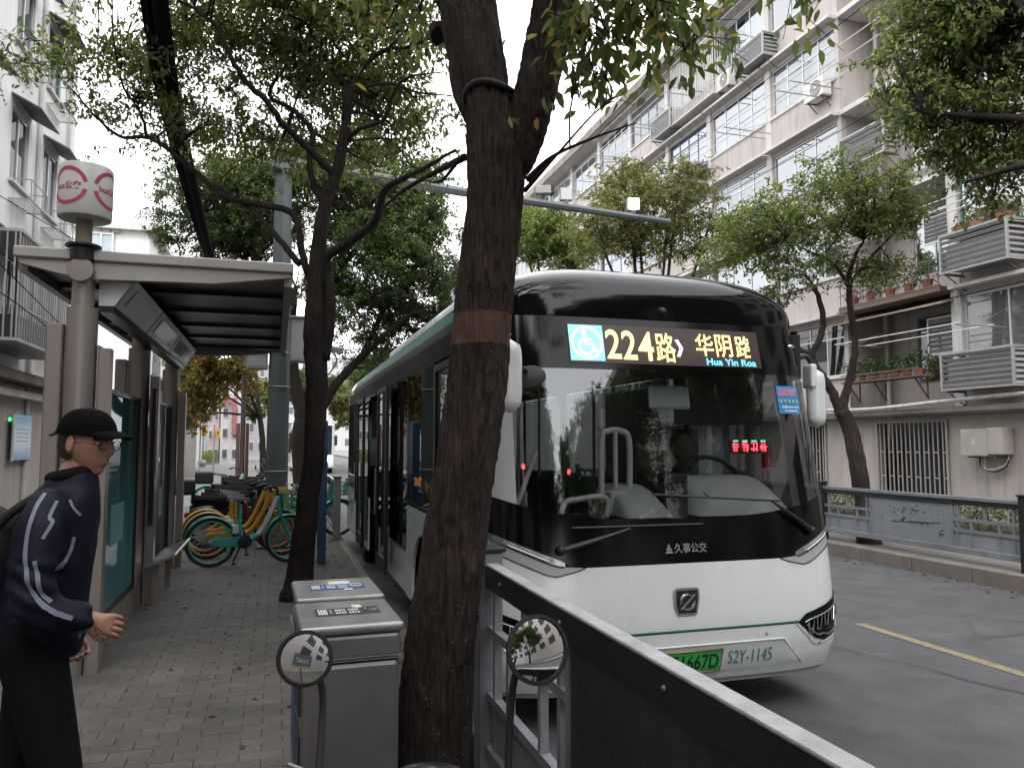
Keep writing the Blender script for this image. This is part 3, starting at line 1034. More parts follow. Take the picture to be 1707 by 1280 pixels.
# --- wipers
for (piv, elb, b0, b1) in (((-0.86, 1.13), (-0.40, 1.25), (-0.78, 1.262), (0.13, 1.262)), ((0.98, 1.19), (0.66, 1.40), (-0.20, 1.455), (0.74, 1.395))):
    w = MB()
    P = lambda q, o=0.03: (q[0], YS(q[0], q[1], o), q[1])
    w.tube([P(piv), P(((piv[0] + elb[0]) / 2, (piv[1] + elb[1]) / 2), .04), P(elb, .035)], [0.022, 0.016, 0.008], 6)
    w.ball(P(piv), 0.03, 10, 6)
    wi = w.build('wiper', bus_dark, BUS, smooth=True)
    bl = MB()
    n_ = 8
    bl.tube([P((b0[0] + (b1[0] - b0[0]) * k / n_, b0[1] + (b1[1] - b0[1]) * k / n_), 0.016) for k in range(n_ + 1)], 0.008, 6)
    bl.build('wiper_blade', bus_dark, wi, smooth=True)
# --- outside mirrors
def mirror(sgn, x, y, z0, z1, w, arm):
    mm = MB()
    pr = []
    for k in range(13):
        t = k / 12
        pr.append((0.5 * w * (1 - abs(2 * t - 1) ** 5) ** .35 + 0.001, z0 + (z1 - z0) * t))
    mm.lathe(pr, 20, m=Matrix.Translation((x, y, 0)) @ Matrix.Diagonal((1, 0.8, 1, 1)))
    o = mm.build('side_mirror', bus_white, BUS, smooth='all')
    MB().tube(smooth_path(arm, 5), 0.022, 8).build('mirror_arm', bus_dark, o, smooth=True)
    return o
mirror(-1, -1.235, -.10, 1.96, 2.40, 0.15, [(-1.18, 0.42, 2.50), (-1.23, 0.05, 2.50), (-1.235, -.09, 2.36)])
rm = mirror(1, 1.355, 0.46, 1.90, 2.35, 0.15, [(1.20, 0.50, 2.42), (1.30, 0.48, 2.44), (1.355, 0.46, 2.32)])
MB().box(1.275, 1.33, 0.40, 0.52, 2.20, 2.38).build('mirror_hinge', bus_white, rm, bevel=0.015, seg=2)
rd = MB()
rd.lathe([(0.01, -0.05), (0.06, -0.045), (0.10, -0.015), (0.104, 0.0), (0.09, 0.008)], 24, m=Matrix.Translation((-1.075, 0.01, 2.185)) @ Euler((R_(75), R_(-14), R_(-8))).to_matrix().to_4x4() @ Matrix.Diagonal((1.0, 0.72, 1, 1)))
rdo = rd.build('round_mirror', bus_dark, BUS, smooth=True)
MB().tube(smooth_path([(-1.235, -.10, 2.25), (-1.17, -.05, 2.245), (-1.10, 0.0, 2.22)], 5), [0.028] * 5 + [0.018] * 6, 8).build('mirror_arm', bus_dark, rdo, smooth=True)
# --- left side (kerb side): panels, windows, doors
def side(name, mat, par, y0, y1, z0, z1, x=-BW2, t=0.02, bevel=0):
    return MB().box(x if x > 0 else x, (x - t) if x > 0 else x + t, y0, y1, z0, z1).build(name, mat, par, bevel=bevel)
ys = yf(1.0) + BD
L1 = BLEN
DOORF, DOORM = (0.72, 1.95), (5.05, 6.65)
WH1, WH2 = (1.98, 2.98), (7.15, 8.25)     # wheel arches (y range)
# upper band above windows and pillars
side('cant_rail', M('rail_black', (.006, .006, .007), .55, spec=.06), BUS, ys - 0.05, L1 - 0.12, 2.47, 2.64, -1.262, 0.03)
def arch_panel(y0, y1, z1, wy, name='side_panel'):
    """white skirt with a wheel cut out"""
    c, r = (wy[0] + wy[1]) / 2, (wy[1] - wy[0]) / 2
    poly = [(y0, 0.29), (wy[0], 0.29)] + [(c - r * math.cos(a), 0.46 + r * math.sin(a)) for a in [PI * k / 12 for k in range(13)]] + [(wy[1], 0.29), (y1, 0.29), (y1, z1), (y0, z1)]
    return MB().prism(poly, -1.275, -1.25, 'x').build(name, bus_white, BUS)
arch_panel(DOORF[1] + 0.02, 3.32, 1.17, WH1)
arch_panel(DOORM[1] + 0.02, L1 - 0.12, 1.02, WH2)
side('side_panel', bus_white, BUS, 3.323, DOORM[0] - 0.02, 0.29, 0.70)
side('side_panel', bus_white, BUS, ys - 0.04, DOORF[0] - 0.01, 0.29, 0.9)
for y0, y1, z0 in ((DOORF[1] + .03, 3.30, 1.19), (3.34, DOORM[0] - .03, 0.72), (DOORM[1] + .03, 7.75, 1.04), (7.78, 8.85, 1.04), (8.88, L1 - .14, 1.04)):
    wdw = side('side_window', side_glass, BUS, y0 + .03, y1 - .03, z0 + .03, 2.45, -1.268, 0.008)
    fr = MB()
    for q in ((y0, y0 + .03, z0, 2.468), (y1 - .03, y1, z0, 2.468)): fr.box(-1.272, -1.245, *q)
    fr.box(-1.272, -1.245, y0 + .03, y1 - .03, z0, z0 + .03)
    fr.box(-1.272, -1.245, y0 + .03, y1 - .03, 2.45, 2.468)
    fr.build('window_frame', bus_black, wdw)
side('quarter_glass', bus_black, BUS, ys - 0.045, DOORF[0] - 0.01, 0.905, 2.47, -1.27, 0.02)
def door_leaf(y0, y1, x, ang=0.0, z0=0.34, z1=2.44):
    d = bpy.data.objects.new('door_leaf', None)
    C.objects.link(d); d.parent = BUS
    d.location = (x, y0, 0)
    d.rotation_euler = (0, 0, ang)
    W = y1 - y0
    fr = MB()
    fr.box(-.02, .02, 0, .05, z0, z1).box(-.02, .02, W - .05, W, z0, z1).box(-.02, .02, .05, W - .05, z0, z0 + .16).box(-.02, .02, .05, W - .05, z1 - .06, z1)
    fr.build('door_frame', bus_dark, d)
    MB().box(-.006, .006, .05, W - .05, z0 + .16, z1 - .06).build('door_glass', side_glass, d)
    MB().tube([(-.05, W * .8, .95), (-.05, W * .8, 1.5)], .014, 8).build('door_handle', chrome, d, smooth=True)
    return d
door_leaf(DOORF[0], 1.33, -1.262)
door_leaf(1.335, DOORF[1], -1.262)
door_leaf(DOORM[0] - .80, DOORM[0] - .02, -1.35)      # middle door slid open
door_leaf(DOORM[1] + .02, DOORM[1] + .80, -1.35)
side('door_header', bus_black, BUS, DOORM[0] - .02, DOORM[1] + .02, 2.44, 2.475, -1.27, 0.03)
# right side, plain
side('side_panel', bus_white, BUS, ys - 0.04, L1 - 0.12, 0.29, 1.02, BW2, 0.02)
for y0, y1 in ((ys + .03, 2.2), (2.24, 3.9), (3.94, 5.6), (5.64, 7.3), (7.34, L1 - .16)):
    o = side('side_window', glass('bus_side_glass_clear', (.55, .58, .58), .08), BUS, y0, y1, 1.05, 2.45, 1.268, 0.008)
    MB().box(1.245, 1.272, y1, y1 + .04, 1.02, 2.47).build('window_frame', bus_black, o)
side('cant_rail', bus_black, BUS, ys - 0.05, L1 - 0.12, 2.455, 2.64, 1.262, 0.03)
# rear
MB().box(-1.26, 1.26, L1 - .12, L1, 0.3, 2.66).build('rear_panel', bus_white, BUS, bevel=0.05, seg=3)
# side route display behind the first window
sd = MB().box(-1.262, -1.25, 2.52, 3.02, 1.33, 1.50).build('side_display', bus_dark, BUS)
text('display_text', '224路', glow('led_orange', (1.0, 0.36, 0.04), 1.5), sd, 0.40, 0.10, loc=(-1.264, 2.76, 1.43), rot=(0, 0, -PI / 2), bold=0.02)
text('display_text', 'Road', glow('led_blue', (0.05, 0.4, 0.9), 1.2), sd, 0.14, 0.03, loc=(-1.264, 2.66, 1.352), rot=(0, 0, -PI / 2), bold=0.01)
# wheels
tyre_me = MB().lathe([(0.30, -.14), (0.44, -.14), (0.475, -.11), (0.48, -.05), (0.48, .05), (0.475, .11), (0.44, .14), (0.30, .14)], 36).mesh('tyre', smooth=True)
tyre_me.materials.append(rubber)
rim_b = MB().lathe([(0.02, .10), (0.09, .10), (0.10, .03), (0.22, .0), (0.27, .05), (0.30, .12), (0.31, .12), (0.31, -.12), (0.02, -.12)], 32)
for k in range(10):
    a = 2 * PI * k / 10
    rim_b.cyl((.155 * math.cos(a), .155 * math.sin(a), .0), (.155 * math.cos(a), .155 * math.sin(a), .05), .014, n=6)
rim_me = rim_b.mesh('rim', smooth=True)
rim_me.materials.append(M('wheel_grey', (0.45, 0.45, 0.45), 0.4, metal=.5))
for sgn in (-1, 1):
    for wy in (WH1, WH2):
        w = bpy.data.objects.new('wheel', None)
        C.objects.link(w); w.parent = BUS
        w.location = (sgn * 1.09, sum(wy) / 2, 0.48)
        w.rotation_euler = (0, sgn * PI / 2, 0)
        link('tyre', tyre_me, w); link('rim', rim_me, w)
# underbody and cabin
MB().box(-1.1, 1.1, 0.45, L1 - .3, 0.30, 0.36).build('floor', floor_grey, BUS)
MB().box(-1.0, 1.0, 0.5, L1 - .5, 0.2, 0.295).build('chassis', rubber, BUS)
MB().box(-1.2, 1.2, 0.9, L1 - .13, 2.58, 2.62).build('ceiling', cabin_grey, BUS)
MB().box(-1.22, 1.22, 0.45, 0.9, 2.28, 2.60).build('display_box', bus_dark, BUS)
# dashboard: two pale humps with a dark centre stack
dash_m = M('dash_pale', (0.42, 0.44, 0.45), 0.55, var=.06)
def dashfn(x0, x1, zt):
    return lambda i, j: (x0 + (x1 - x0) * i, 0.14 + BD * (abs(x0 + (x1 - x0) * i) / 1.3) ** 5 + 0.55 * j + .02, 1.30 + (zt - 1.30) * math.sin(PI * min(j * 1.25, 1) * .5) * (1 - abs(2 * i - 1) ** 6) ** .4)
for x0, x1, zt in ((-0.36, -0.01, 1.50), (0.17, 1.02, 1.55)):
    MB().grid(dashfn(x0, x1, zt), 20, 8).build('dashboard', dash_m, BUS, smooth='all')
MB().box(-1.1, 1.1, 0.45, 0.78, 0.4, 1.29).build('dash_base', bus_dark, BUS)
MB().box(-0.01, 0.17, 0.3, 0.75, 1.2, 1.58).build('dash_centre', bus_dark, BUS, bevel=0.02)
MB().lathe([(.026, 0), (.026, .012), (.015, .014)], 14, m=Matrix.Translation((.26, .22, 1.45)) @ Euler((R_(60), 0, 0)).to_matrix().to_4x4()).build('air_vent', grey_plastic, BUS, smooth=True)
stw = MB().tube([(0.62 + .23 * math.cos(a), 0.72 + .12 * math.sin(a), 1.52 + .16 * math.sin(a)) for a in [2 * PI * k / 24 for k in range(24)]], 0.018, 8, closed=True).bar((.4, .72, 1.52), (.84, .72, 1.52), .03)
stw.build('steering_wheel', bus_dark, BUS, smooth=True)
rail_m = M('grab_rail', (0.62, 0.62, 0.60), 0.35, var=.05)
gr_ = MB()
gr_.tube(smooth_path([(-.62, .5, 1.40), (-.62, .5, 1.82), (-.57, .5, 1.89), (-.47, .5, 1.89), (-.41, .5, 1.82), (-.41, .5, 1.45)], 5), .022, 8)
gr_.tube([(-.515, .5, 1.89), (-.515, .5, 1.42)], .017, 8)
gr_.tube(smooth_path([(-.95, .42, 1.33), (-.92, .42, 1.41), (-.84, .42, 1.43), (-.63, .42, 1.44), (-.62, .42, 1.31)], 4), .02, 8)
gr_.build('grab_rail', rail_m, BUS, smooth=True, loc=(.23, 0, -.02))
MB().box(-.37, -.24, .40, .52, 1.30, 1.46).build('fare_box', M('fare_box', (.55, .55, .52), .5), BUS, bevel=.01)
MB().tube([(-1.0, .52, 1.36), (-.80, .7, 1.72)], .018, 8).build('grab_pole', rail_m, BUS, smooth=True)
poles = ((-.55, 1.9), (.45, 2.6), (-.5, 3.6), (.5, 4.4), (-.6, 5.0), (-.6, 6.7), (.5, 6.4))
for x, y in poles:
    MB().cyl((x, y, .36), (x, y, 2.56), .017, n=8).build('grab_pole', rail_m, BUS, smooth=True)
im = MB().box(-.165, .165, 0, .03, -.085, .085).build('inside_mirror', M('mirror_back', (.55, .57, .55), .4), BUS, bevel=.02, seg=3, loc=(0.10, .42, 2.11), rot=(R_(-8), 0, R_(3)))
MB().box(-.145, .145, -.003, 0.0, -.068, .068).build('mirror_glass', M('mirror_face', (.42, .45, .44), .3), im)
MB().tube([(-.0, .01, .085), (.0, .03, .20)], .01, 6).build('mirror_stem', grey_plastic, im)
MB().box(.25, 1.0, .62, .635, 1.92, 2.27).build('sun_blind', bus_dark, BUS)
MB().box(.13, .145, .7, 1.6, .4, 2.2).build('cab_partition', M('partition', (.02, .02, .022), .3), BUS)
MB().box(.14, 1.2, 1.55, 1.57, .4, 1.45).build('cab_partition', bus_dark, BUS)
st_me = MB().box(-.22, .22, -.22, .22, .72, .80).box(-.22, .22, .16, .24, .80, 1.42).box(-.05, .05, -.05, .05, .36, .72).mesh('seat', bevel=.03, seg=2)
st_me.materials.append(seat_blue)
for x in (-.95, .95, .48):
    for k in range(7):
        y = 2.6 + k * .95
        if x < 0 and (DOORM[0] - .4 < y < DOORM[1] + .4): continue
        link('seat', st_me, BUS, loc=(x, y, 0))
# red letters on a small display and lamps inside, small things on the glass
rl = MB().box(.50, .82, .56, .57, 1.70, 1.80).build('small_display', bus_dark, BUS, loc=(.17, 0, .01))
redled = glow('led_red', (1.0, 0.05, 0.08), 1.6)
rk = random.Random(3)
for k in range(4):      # too blurred in the photograph to read: red strokes with green ends
    cm_ = MB()
    for q in range(7):
        u, v = .515 + .078 * k + rk.uniform(0, .05), 1.715 + rk.uniform(0, .065)
        if q % 2: cm_.box(u, u + .006, .548, .552, 1.715, 1.715 + rk.uniform(.04, .07))
        else: cm_.box(.515 + .078 * k, .515 + .078 * k + rk.uniform(.03, .06), .5475, .5525, v, v + .006)
    tag(cm_.build('display_character', redled, rl), kind='stuff')
    MB().box(.52 + .078 * k, .56 + .078 * k, .548, .552, 1.788, 1.797).build('display_edge', glow('led_green', (.1, .9, .4), 1.0), rl)
for (x, z) in ((-.98, 1.62), (-.79, 1.66), (-.86, 1.62), (-.515, 1.58)):
    MB().ball((x, .8, z), (.012, .012, .02), 8, 6).build('stop_button', glow('button_red', (1, .04, .05), 2.0), BUS, smooth='all')
# blue placard with stars
bp = xskin('blue_placard', M('placard_blue', (.03, .26, .55), .4, var=.06), BUS, 1.995, 2.195, .86, 1.07, off=0.006)
text('placard_text', '品牌线路', M('placard_pink', (.75, .28, .38), .5), bp, .185, .06, warp=onfront(.012, .965, 2.15), bold=.02)
for k in range(5):
    s5 = MB()
    cxs, czs = .887 + .039 * k, 2.085
    pp = [(cxs + (.017 if q % 2 == 0 else .007) * math.sin(PI * q / 5), czs + (.017 if q % 2 == 0 else .007) * math.cos(PI * q / 5)) for q in range(10)]
    s5.add([(cxs, YS(cxs, czs, .012), czs)] + [(a, YS(a, b, .012), b) for a, b in pp], [(0, 1 + q, 1 + (q + 1) % 10) for q in range(10)])
    s5.build('placard_star', M('placard_gold', (.62, .48, .18), .5), bp, fix=False)
for k, (w0, z0) in enumerate(((.15, 2.042), (.11, 2.015))):
    pm = MB()
    rr = random.Random(5 + k)
    x = .965 - w0 / 2
    while x < .965 + w0 / 2:
        ww = rr.uniform(.006, .016)
        hh = rr.uniform(.004, .009)
        pm.add([(a, YS(a, b, .012), b) for a, b in ((x, z0 - hh), (x + ww, z0 - hh), (x + ww, z0 + hh), (x, z0 + hh))], [(0, 1, 2, 3)])
        x += ww + .005
    pm.build('placard_print', M('print_white', (.7, .75, .8), .5), bp, fix=False)
MB().cyl((1.02, .62, 1.60), (1.02, .62, 1.76), .035, n=12).build('fire_extinguisher', M('red_paint', (.42, .02, .035), .35), BUS, smooth=True)

# driver, seen dimly behind the glass: dark jacket, hands at the wheel
drv_skin = M('skin', (.42, .25, .18), .5, var=.1, scale=8)
def skin_body(name, mat, joints, edges, parent=None, root=0, sub=2):
    me = bpy.data.meshes.new(name)
    me.from_pydata([j[0] for j in joints], edges, [])
    o = link(name, me, parent)
    md = o.modifiers.new('skin', 'SKIN')
    md.use_smooth_shade = True
    sv = me.skin_vertices[0].data
    for i, j in enumerate(joints):
        r = j[1]
        sv[i].radius = (r, r) if not hasattr(r, '__len__') else r
        sv[i].use_root = (i == root)
    sb = o.modifiers.new('sub', 'SUBSURF')
    sb.levels = sb.render_levels = sub
    dg = bpy.context.evaluated_depsgraph_get()
    m2 = bpy.data.meshes.new_from_object(o.evaluated_get(dg))
    o.modifiers.clear()
    o.data = m2
    m2.materials.clear()
    m2.materials.append(mat)
    m2.polygons.foreach_set('use_smooth', [True] * len(m2.polygons))
    bpy.data.meshes.remove(me)
    return o
DR = thing('person', 'bus driver in dark clothing seated behind the windscreen at the wheel', 'person', (2.55 + .62, 4.42 + 1.22, 0.42))
dj = [((0, 0, .55), .15), ((0, .03, .75), .15), ((0, .04, .98), .17), ((0, .02, 1.12), .08), ((0, 0, 1.20), .055),
      ((-.2, .02, 1.06), .07), ((-.26, -.12, .86), .055), ((-.16, -.38, .98), .04), ((.2, .02, 1.06), .07), ((.26, -.12, .86), .055), ((.16, -.38, .98), .04),
      ((-.11, -.2, .52), .09), ((-.13, -.45, .50), .08), ((-.13, -.5, .1), .055), ((.11, -.2, .52), .09), ((.13, -.45, .50), .08), ((.13, -.5, .1), .055)]
skin_body('clothing', M('driver_jacket', (.012, .012, .016), .8), dj, [(0, 1), (1, 2), (2, 3), (3, 4), (2, 5), (5, 6), (6, 7), (2, 8), (8, 9), (9, 10), (0, 11), (11, 12), (12, 13), (0, 14), (14, 15), (15, 16)], DR)
hd = MB().ball((0, -.02, 1.33), (.078, .095, .12), 20, 14).ball((0, -.115, 1.32), (.013, .02, .02), 8, 6).ball((-.08, 0, 1.32), (.012, .02, .03), 8, 6).ball((.08, 0, 1.32), (.012, .02, .03), 8, 6)
hd.build('head', drv_skin, DR, smooth='all')
MB().ball((0, .012, 1.365), (.084, .10, .105), 20, 14).build('hair', M('black_hair', (.01, .009, .008), .6), DR, smooth='all')
for sg in (-1, 1):
    h_ = MB().ball((sg * .15, -.42, .99), (.04, .05, .03), 10, 8)
    for k in range(4): h_.tube([(sg * .15 - .03 + .02 * k, -.45, 1.0), (sg * .15 - .03 + .02 * k, -.49, 1.0), (sg * .15 - .03 + .02 * k, -.48, .965)], .009, 6)
    h_.build('hand', drv_skin, DR, smooth='all')
# ================================================================== apartment block across the road
wall_m = M('render_wall', (0.49, 0.44, 0.42), 0.85, var=0.08, scale=1.2, bump=0.25, bscale=90, grime=0.35, gcol=(0.27, 0.24, 0.23), stretch=(1, 1, .45), world=True, streak=.55)
wall_low = M('render_wall_low', (0.46, 0.415, 0.385), 0.88, var=0.14, scale=1.5, bump=0.3, bscale=90, grime=0.55, gcol=(0.25, 0.22, 0.20), stretch=(1, 1, .4), world=True, streak=.8)
trim_m = M('trim_white', (0.6, 0.58, 0.56), 0.7, var=0.10, scale=2, grime=0.4, gcol=(0.3, 0.28, 0.26), world=True, streak=.6)
ledge_m = M('ledge_concrete', (0.26, 0.23, 0.21), 0.9, var=0.2, scale=2.5, grime=0.7, gcol=(0.07, 0.065, 0.06), stretch=(1, 1, .4), world=True)
alu = M('aluminium', (0.62, 0.63, 0.64), 0.4, metal=0.35, var=0.08)
alu_dark = M('window_dark_frame', (0.12, 0.12, 0.13), 0.45, var=.1)
alu_green = M('window_green_frame', (0.12, 0.24, 0.23), 0.45, var=.1)
steel = M('galv_steel', (0.34, 0.34, 0.345), 0.5, metal=0.5, var=.2)
rust = M('rusty_steel', (0.17, 0.12, 0.10), 0.7, metal=0.2, var=.3, scale=20)
slat_m = M('slat_grey', (0.38, 0.38, 0.385), 0.5, metal=.3, var=.12, scale=8)
ac_m = M('ac_white', (0.66, 0.65, 0.61), 0.5, var=.06, grime=.25, gcol=(.35, .32, .27))
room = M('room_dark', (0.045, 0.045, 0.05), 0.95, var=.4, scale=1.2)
curt = [M('curtain_pale', (0.42, 0.44, 0.43), .9, var=.15, scale=14, stretch=(1, 1, .05)), M('curtain_tan', (0.36, 0.27, 0.17), .9, var=.25, scale=14, stretch=(1, 1, .05)),
        M('curtain_grey', (0.22, 0.24, 0.25), .9, var=.2, scale=14, stretch=(1, 1, .05))]
pane_m = [glass('pane_clear', (.5, .55, .58), .07, graze=.22), glass('pane_pale', (.45, .5, .52), .06, .03, dens=.18, graze=.2), glass('pane_blue', (.10, .2, .42), .10, graze=.3, dens=.2, film=(.08, .16, .38))]

FX = 14.75
FLO = [2.62, 5.40, 8.20, 11.0, 13.8, 16.6]
BLD = thing('apartment_building', 'long pale pink grey six storey apartment block across the road', 'building', (0, 0, 0))
def bpart(name, mat, par=BLD, bevel=0):
    return lambda *bx: part(name, mat, par, *bx, bevel=bevel)

def window(par, x, y0, y1, z0, z1, n=3, frame=alu, pane=pane_m[0], transom=None, curtain=None, depth=0.10, rng=random):
    """window set in a facade facing -X; frame, mullions, panes, and a curtain or dark room behind"""
    w = MB()
    t = 0.045
    w.box(x, x + .06, y0, y0 + t, z0, z1).box(x, x + .06, y1 - t, y1, z0, z1).box(x, x + .06, y0 + t, y1 - t, z0, z0 + t).box(x, x + .06, y0 + t, y1 - t, z1 - t, z1)
    o = w.build('window', frame, par)
    step = (y1 - y0 - 2 * t) / n
    zt = transom
    for k in range(n):
        a = y0 + t + step * k
        b = a + step
        if k: MB().box(x + .004, x + .05, a - .02, a + .02, z0 + t, z1 - t).build('mullion', frame, o)
        aa, bb = a + (.02 if k else 0), b - (.02 if k < n - 1 else 0)
        tilt = rng.uniform(-.004, .004)
        def pn(za, zb):
            MB().add([(x + .02 + tilt, aa, za), (x + .02 - tilt, bb, za), (x + .02 - tilt, bb, zb), (x + .02 + tilt, aa, zb)], [(0, 1, 2, 3)]).build('pane', pane, o, fix=False)
        if zt:
            pn(z0 + t, zt - .02); pn(zt + .02, z1 - t)
        else:
            pn(z0 + t, z1 - t)
    if zt: MB().box(x + .002, x + .048, y0 + t, y1 - t, zt - .02, zt + .02).build('transom', frame, o)
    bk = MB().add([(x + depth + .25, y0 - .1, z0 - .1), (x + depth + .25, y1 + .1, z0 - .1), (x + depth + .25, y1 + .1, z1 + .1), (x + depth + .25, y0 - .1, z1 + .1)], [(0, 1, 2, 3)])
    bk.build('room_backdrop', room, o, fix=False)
    if curtain is not None:
        rr = rng
        span = (y1 - y0)
        spans = [(0.0, 1.0)] if rr.random() < .45 else [(0, .42), (.6, 1)] if rr.random() < .6 else [(0, .55)]
        for a, b in spans:
            ya, yb = y0 + a * span, y0 + b * span
            nn = max(6, int((yb - ya) * 18))
            MB().grid(lambda i, j: (x + depth + .06 + .022 * math.sin(i * nn * 1.9), ya + (yb - ya) * i, z0 + (z1 - z0) * j), nn * 2, 1).build('curtain', curtain, o, fix=False, smooth='all')
    return o

def wall_with_hole(mat, par, x0, x1, y0, y1, z0, z1, hy0, hy1, hz0, hz1, name='wall'):
    b = MB()
    b.box(x0, x1, y0, y1, z0, hz0).box(x0, x1, y0, y1, hz1, z1).box(x0, x1, y0, hy0, hz0, hz1).box(x0, x1, hy1, y1, hz0, hz1)
    return b.build(name, mat, par)

ORD = ['ground', 'second', 'third', 'fourth', 'fifth', 'top']
def bayname(k): return ['nearest', 'second nearest', 'third', 'fourth', 'fifth', 'sixth', 'seventh', 'eighth', 'ninth'][k]

slat_cache = {}
def ac_cage(y0, y1, z0, z1, depth, label, x=FX, n=7, closed_top=True, items=False):
    """slatted box hung on the wall round an air conditioner"""
    t = thing('air_conditioner_cage', label, 'cage', (x, y0, z0), 0, 'slatted cages round the air conditioners')
    W, Hh = y1 - y0, z1 - z0
    f = MB()
    for yy in (0, W - .05):
        f.box(-depth, -depth + .05, yy, yy + .05, 0, Hh)
        f.box(-.05, -.002, yy, yy + .05, 0, Hh)
        f.box(-depth + .05, -.05, yy, yy + .05, 0, .04)
        f.box(-depth + .05, -.05, yy, yy + .05, Hh - .04, Hh)
    f.box(-depth, -depth + .05, .05, W - .05, 0, .04)
    f.box(-depth, -depth + .05, .05, W - .05, Hh - .04, Hh)
    f.build('cage_frame', slat_m, t)
    if closed_top: MB().box(-depth + .02, -.002, .02, W - .02, Hh + .001, Hh + .012).build('cage_top', slat_m, t)
    key = (round(W, 2), round(depth, 2))
    if key not in slat_cache:
        a = MB().cbox((0, W / 2, 0), (.012, W - .11, .075), (0, R_(-32), 0)).mesh('slat'); a.materials.append(slat_m)
        b = MB().cbox((-depth / 2, 0, 0), (depth - .11, .012, .075), (R_(-32), 0, 0)).mesh('slat'); b.materials.append(slat_m)
        slat_cache[key] = (a, b)
    a, b = slat_cache[key]
    for k in range(n):
        z = .08 + (Hh - .14) * k / (n - 1)
        link('slat', a, t, loc=(-depth + .025, 0, z))
        link('slat', b, t, loc=(0, .025, z))
    fb = MB().box(-depth + .10, -.06, .10, W - .12, .06, min(Hh - .08, .62)).build('outdoor_unit', M('ac_dim', (.35, .35, .34), .6), t)
    for yy in (.1, W - .1): MB().bar((-depth + .05, yy, -.02), (-.01, yy, -.02), .03).bar((-depth + .1, yy, -.03), (-.01, yy, -.35), .02).build('bracket', rust, t)
    return t

ac_src = None
def ac_unit(y, z, label, x=FX, s=1.0, face='x'):
    global ac_src
    if ac_src is None:
        t = thing('air_conditioner', label, 'air conditioner', (0, 0, 0), 0, 'bare air conditioners on the facade')
        MB().box(-.36, -.06, -.40, .40, 0, .56).build('casing', ac_m, t, bevel=.015, seg=2)
        MB().lathe([(.02, 0), (.215, 0), (.23, .012), (.215, .02), (.2, .008), (.02, .008)], 28, m=Matrix.Translation((-.362, -.1, .28)) @ Euler((0, -PI / 2, 0)).to_matrix().to_4x4()).build('fan_ring', M('fan_grey', (.3, .3, .29), .6), t, smooth=True)
        for k in range(6):
            a = 2 * PI * k / 6
            MB().bar((-.375, -.1 + .03 * math.cos(a), .28 + .03 * math.sin(a)), (-.375, -.1 + .2 * math.cos(a), .28 + .2 * math.sin(a)), .006).build('fan_guard_wire', steel, t)
        MB().lathe([(.02, 0), (.045, 0), (.045, .012), (.02, .014)], 14, m=Matrix.Translation((-.372, -.1, .28)) @ Euler((0, -PI / 2, 0)).to_matrix().to_4x4()).build('fan_hub', ac_m, t, smooth=True)
        for yy in (-.28, .28):
            MB().bar((-.36, yy, -.015), (-.002, yy, -.015), .03).bar((-.30, yy, -.03), (-.01, yy, -.28), .025).build('bracket', rust, t)
        MB().tube(smooth_path([(-.12, .38, .12), (-.08, .47, .05), (-.03, .49, .25), (-.005, .49, .5)], 4), .022, 8).build('hose', M('hose_white', (.5, .48, .44), .7), t, smooth=True)
        ac_src = t
        o = t
    else:
        o = copy_tree(ac_src)
    o.location = (x, y, z)
    o.rotation_euler = (0, 0, 0) if face == 'x' else (0, 0, PI / 2)
    o['label'] = label
    return o

rack_cache = {}
def rack(y0, y1, z, label, x=FX, out=1.5, bars=3, drop=.0):
    """laundry rack: two arms out of the wall, long rods across them"""
    t = thing('drying_rack', label, 'drying rack', (x, y0, z), 0, 'laundry racks on the facade')
    W = y1 - y0
    for yy in (0, W):
        MB().tube([(-.002, yy, .0), (-out, yy, -drop)], .016, 6).build('arm', steel, t, smooth=True)
        MB().tube([(-.002, yy, .38), (-out * .62, yy, .0)], .007, 5).build('stay', steel, t, smooth=True)
    for k in range(bars):
        xx = -out * (.34 + .66 * k / (bars - 1))
        MB().tube([(xx, -.12, .018), (xx, W + .12, .018)], .013, 6).build('rod', alu, t, smooth=True)
    return t

rng = random.Random(11)
PIL = [(17.1, 20.3), (20.3, 23.8), (23.8, 26.9), (26.9, 30.3), (30.3, 33.7)]
BAYN = [(10.0, 13.6)]
def facade_bay(y0, y1, first, nm, near=True, x=FX, par=BLD):
    for f in range(first, 5):
        z0, z1 = FLO[f], FLO[f + 1]
        sill = z0 + (1.02 if f < 4 else .95)
        top = z1 - .28
        a, b = y0 + .16, y1 - .16
        wall_with_hole(wall_m, par, x, x + .24, y0, y1, z0 - (.0), z1, a, b, sill, top)
        MB().box(x - .06, x - .001, a - .06, b + .06, sill - .07, sill).build('sill', trim_m, par)
        MB().box(x - .30, x - .001, y0 + .04, y1 - .04, z1 - .14, z1 - .06).build('hood', trim_m, par)
        sty = rng.random()
        fr = alu if sty < .6 else alu_dark
        pn = pane_m[0] if sty < .45 else pane_m[1] if sty < .85 else pane_m[2]
        n = rng.choice((3, 4, 4))
        tr = top - .42 if rng.random() < .5 else None
        cu = rng.choice((None, curt[0], curt[2], curt[0]))
        if (nm, f) == ('near', 1): fr, pn, n, tr, cu = alu_green, pane_m[0], 2, top - .42, curt[1]
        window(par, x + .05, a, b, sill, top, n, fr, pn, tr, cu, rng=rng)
    # pilaster strip between bays
    MB().box(x - .035, x - .001, y1 - .13, y1 + .13, FLO[first], FLO[5] - .01).build('pilaster', trim_m, par)

facade_bay(9.0, 13.6, 0, 'near')
for k, (a, b) in enumerate(PIL):
    facade_bay(a, b, 0, 'row%d' % k)
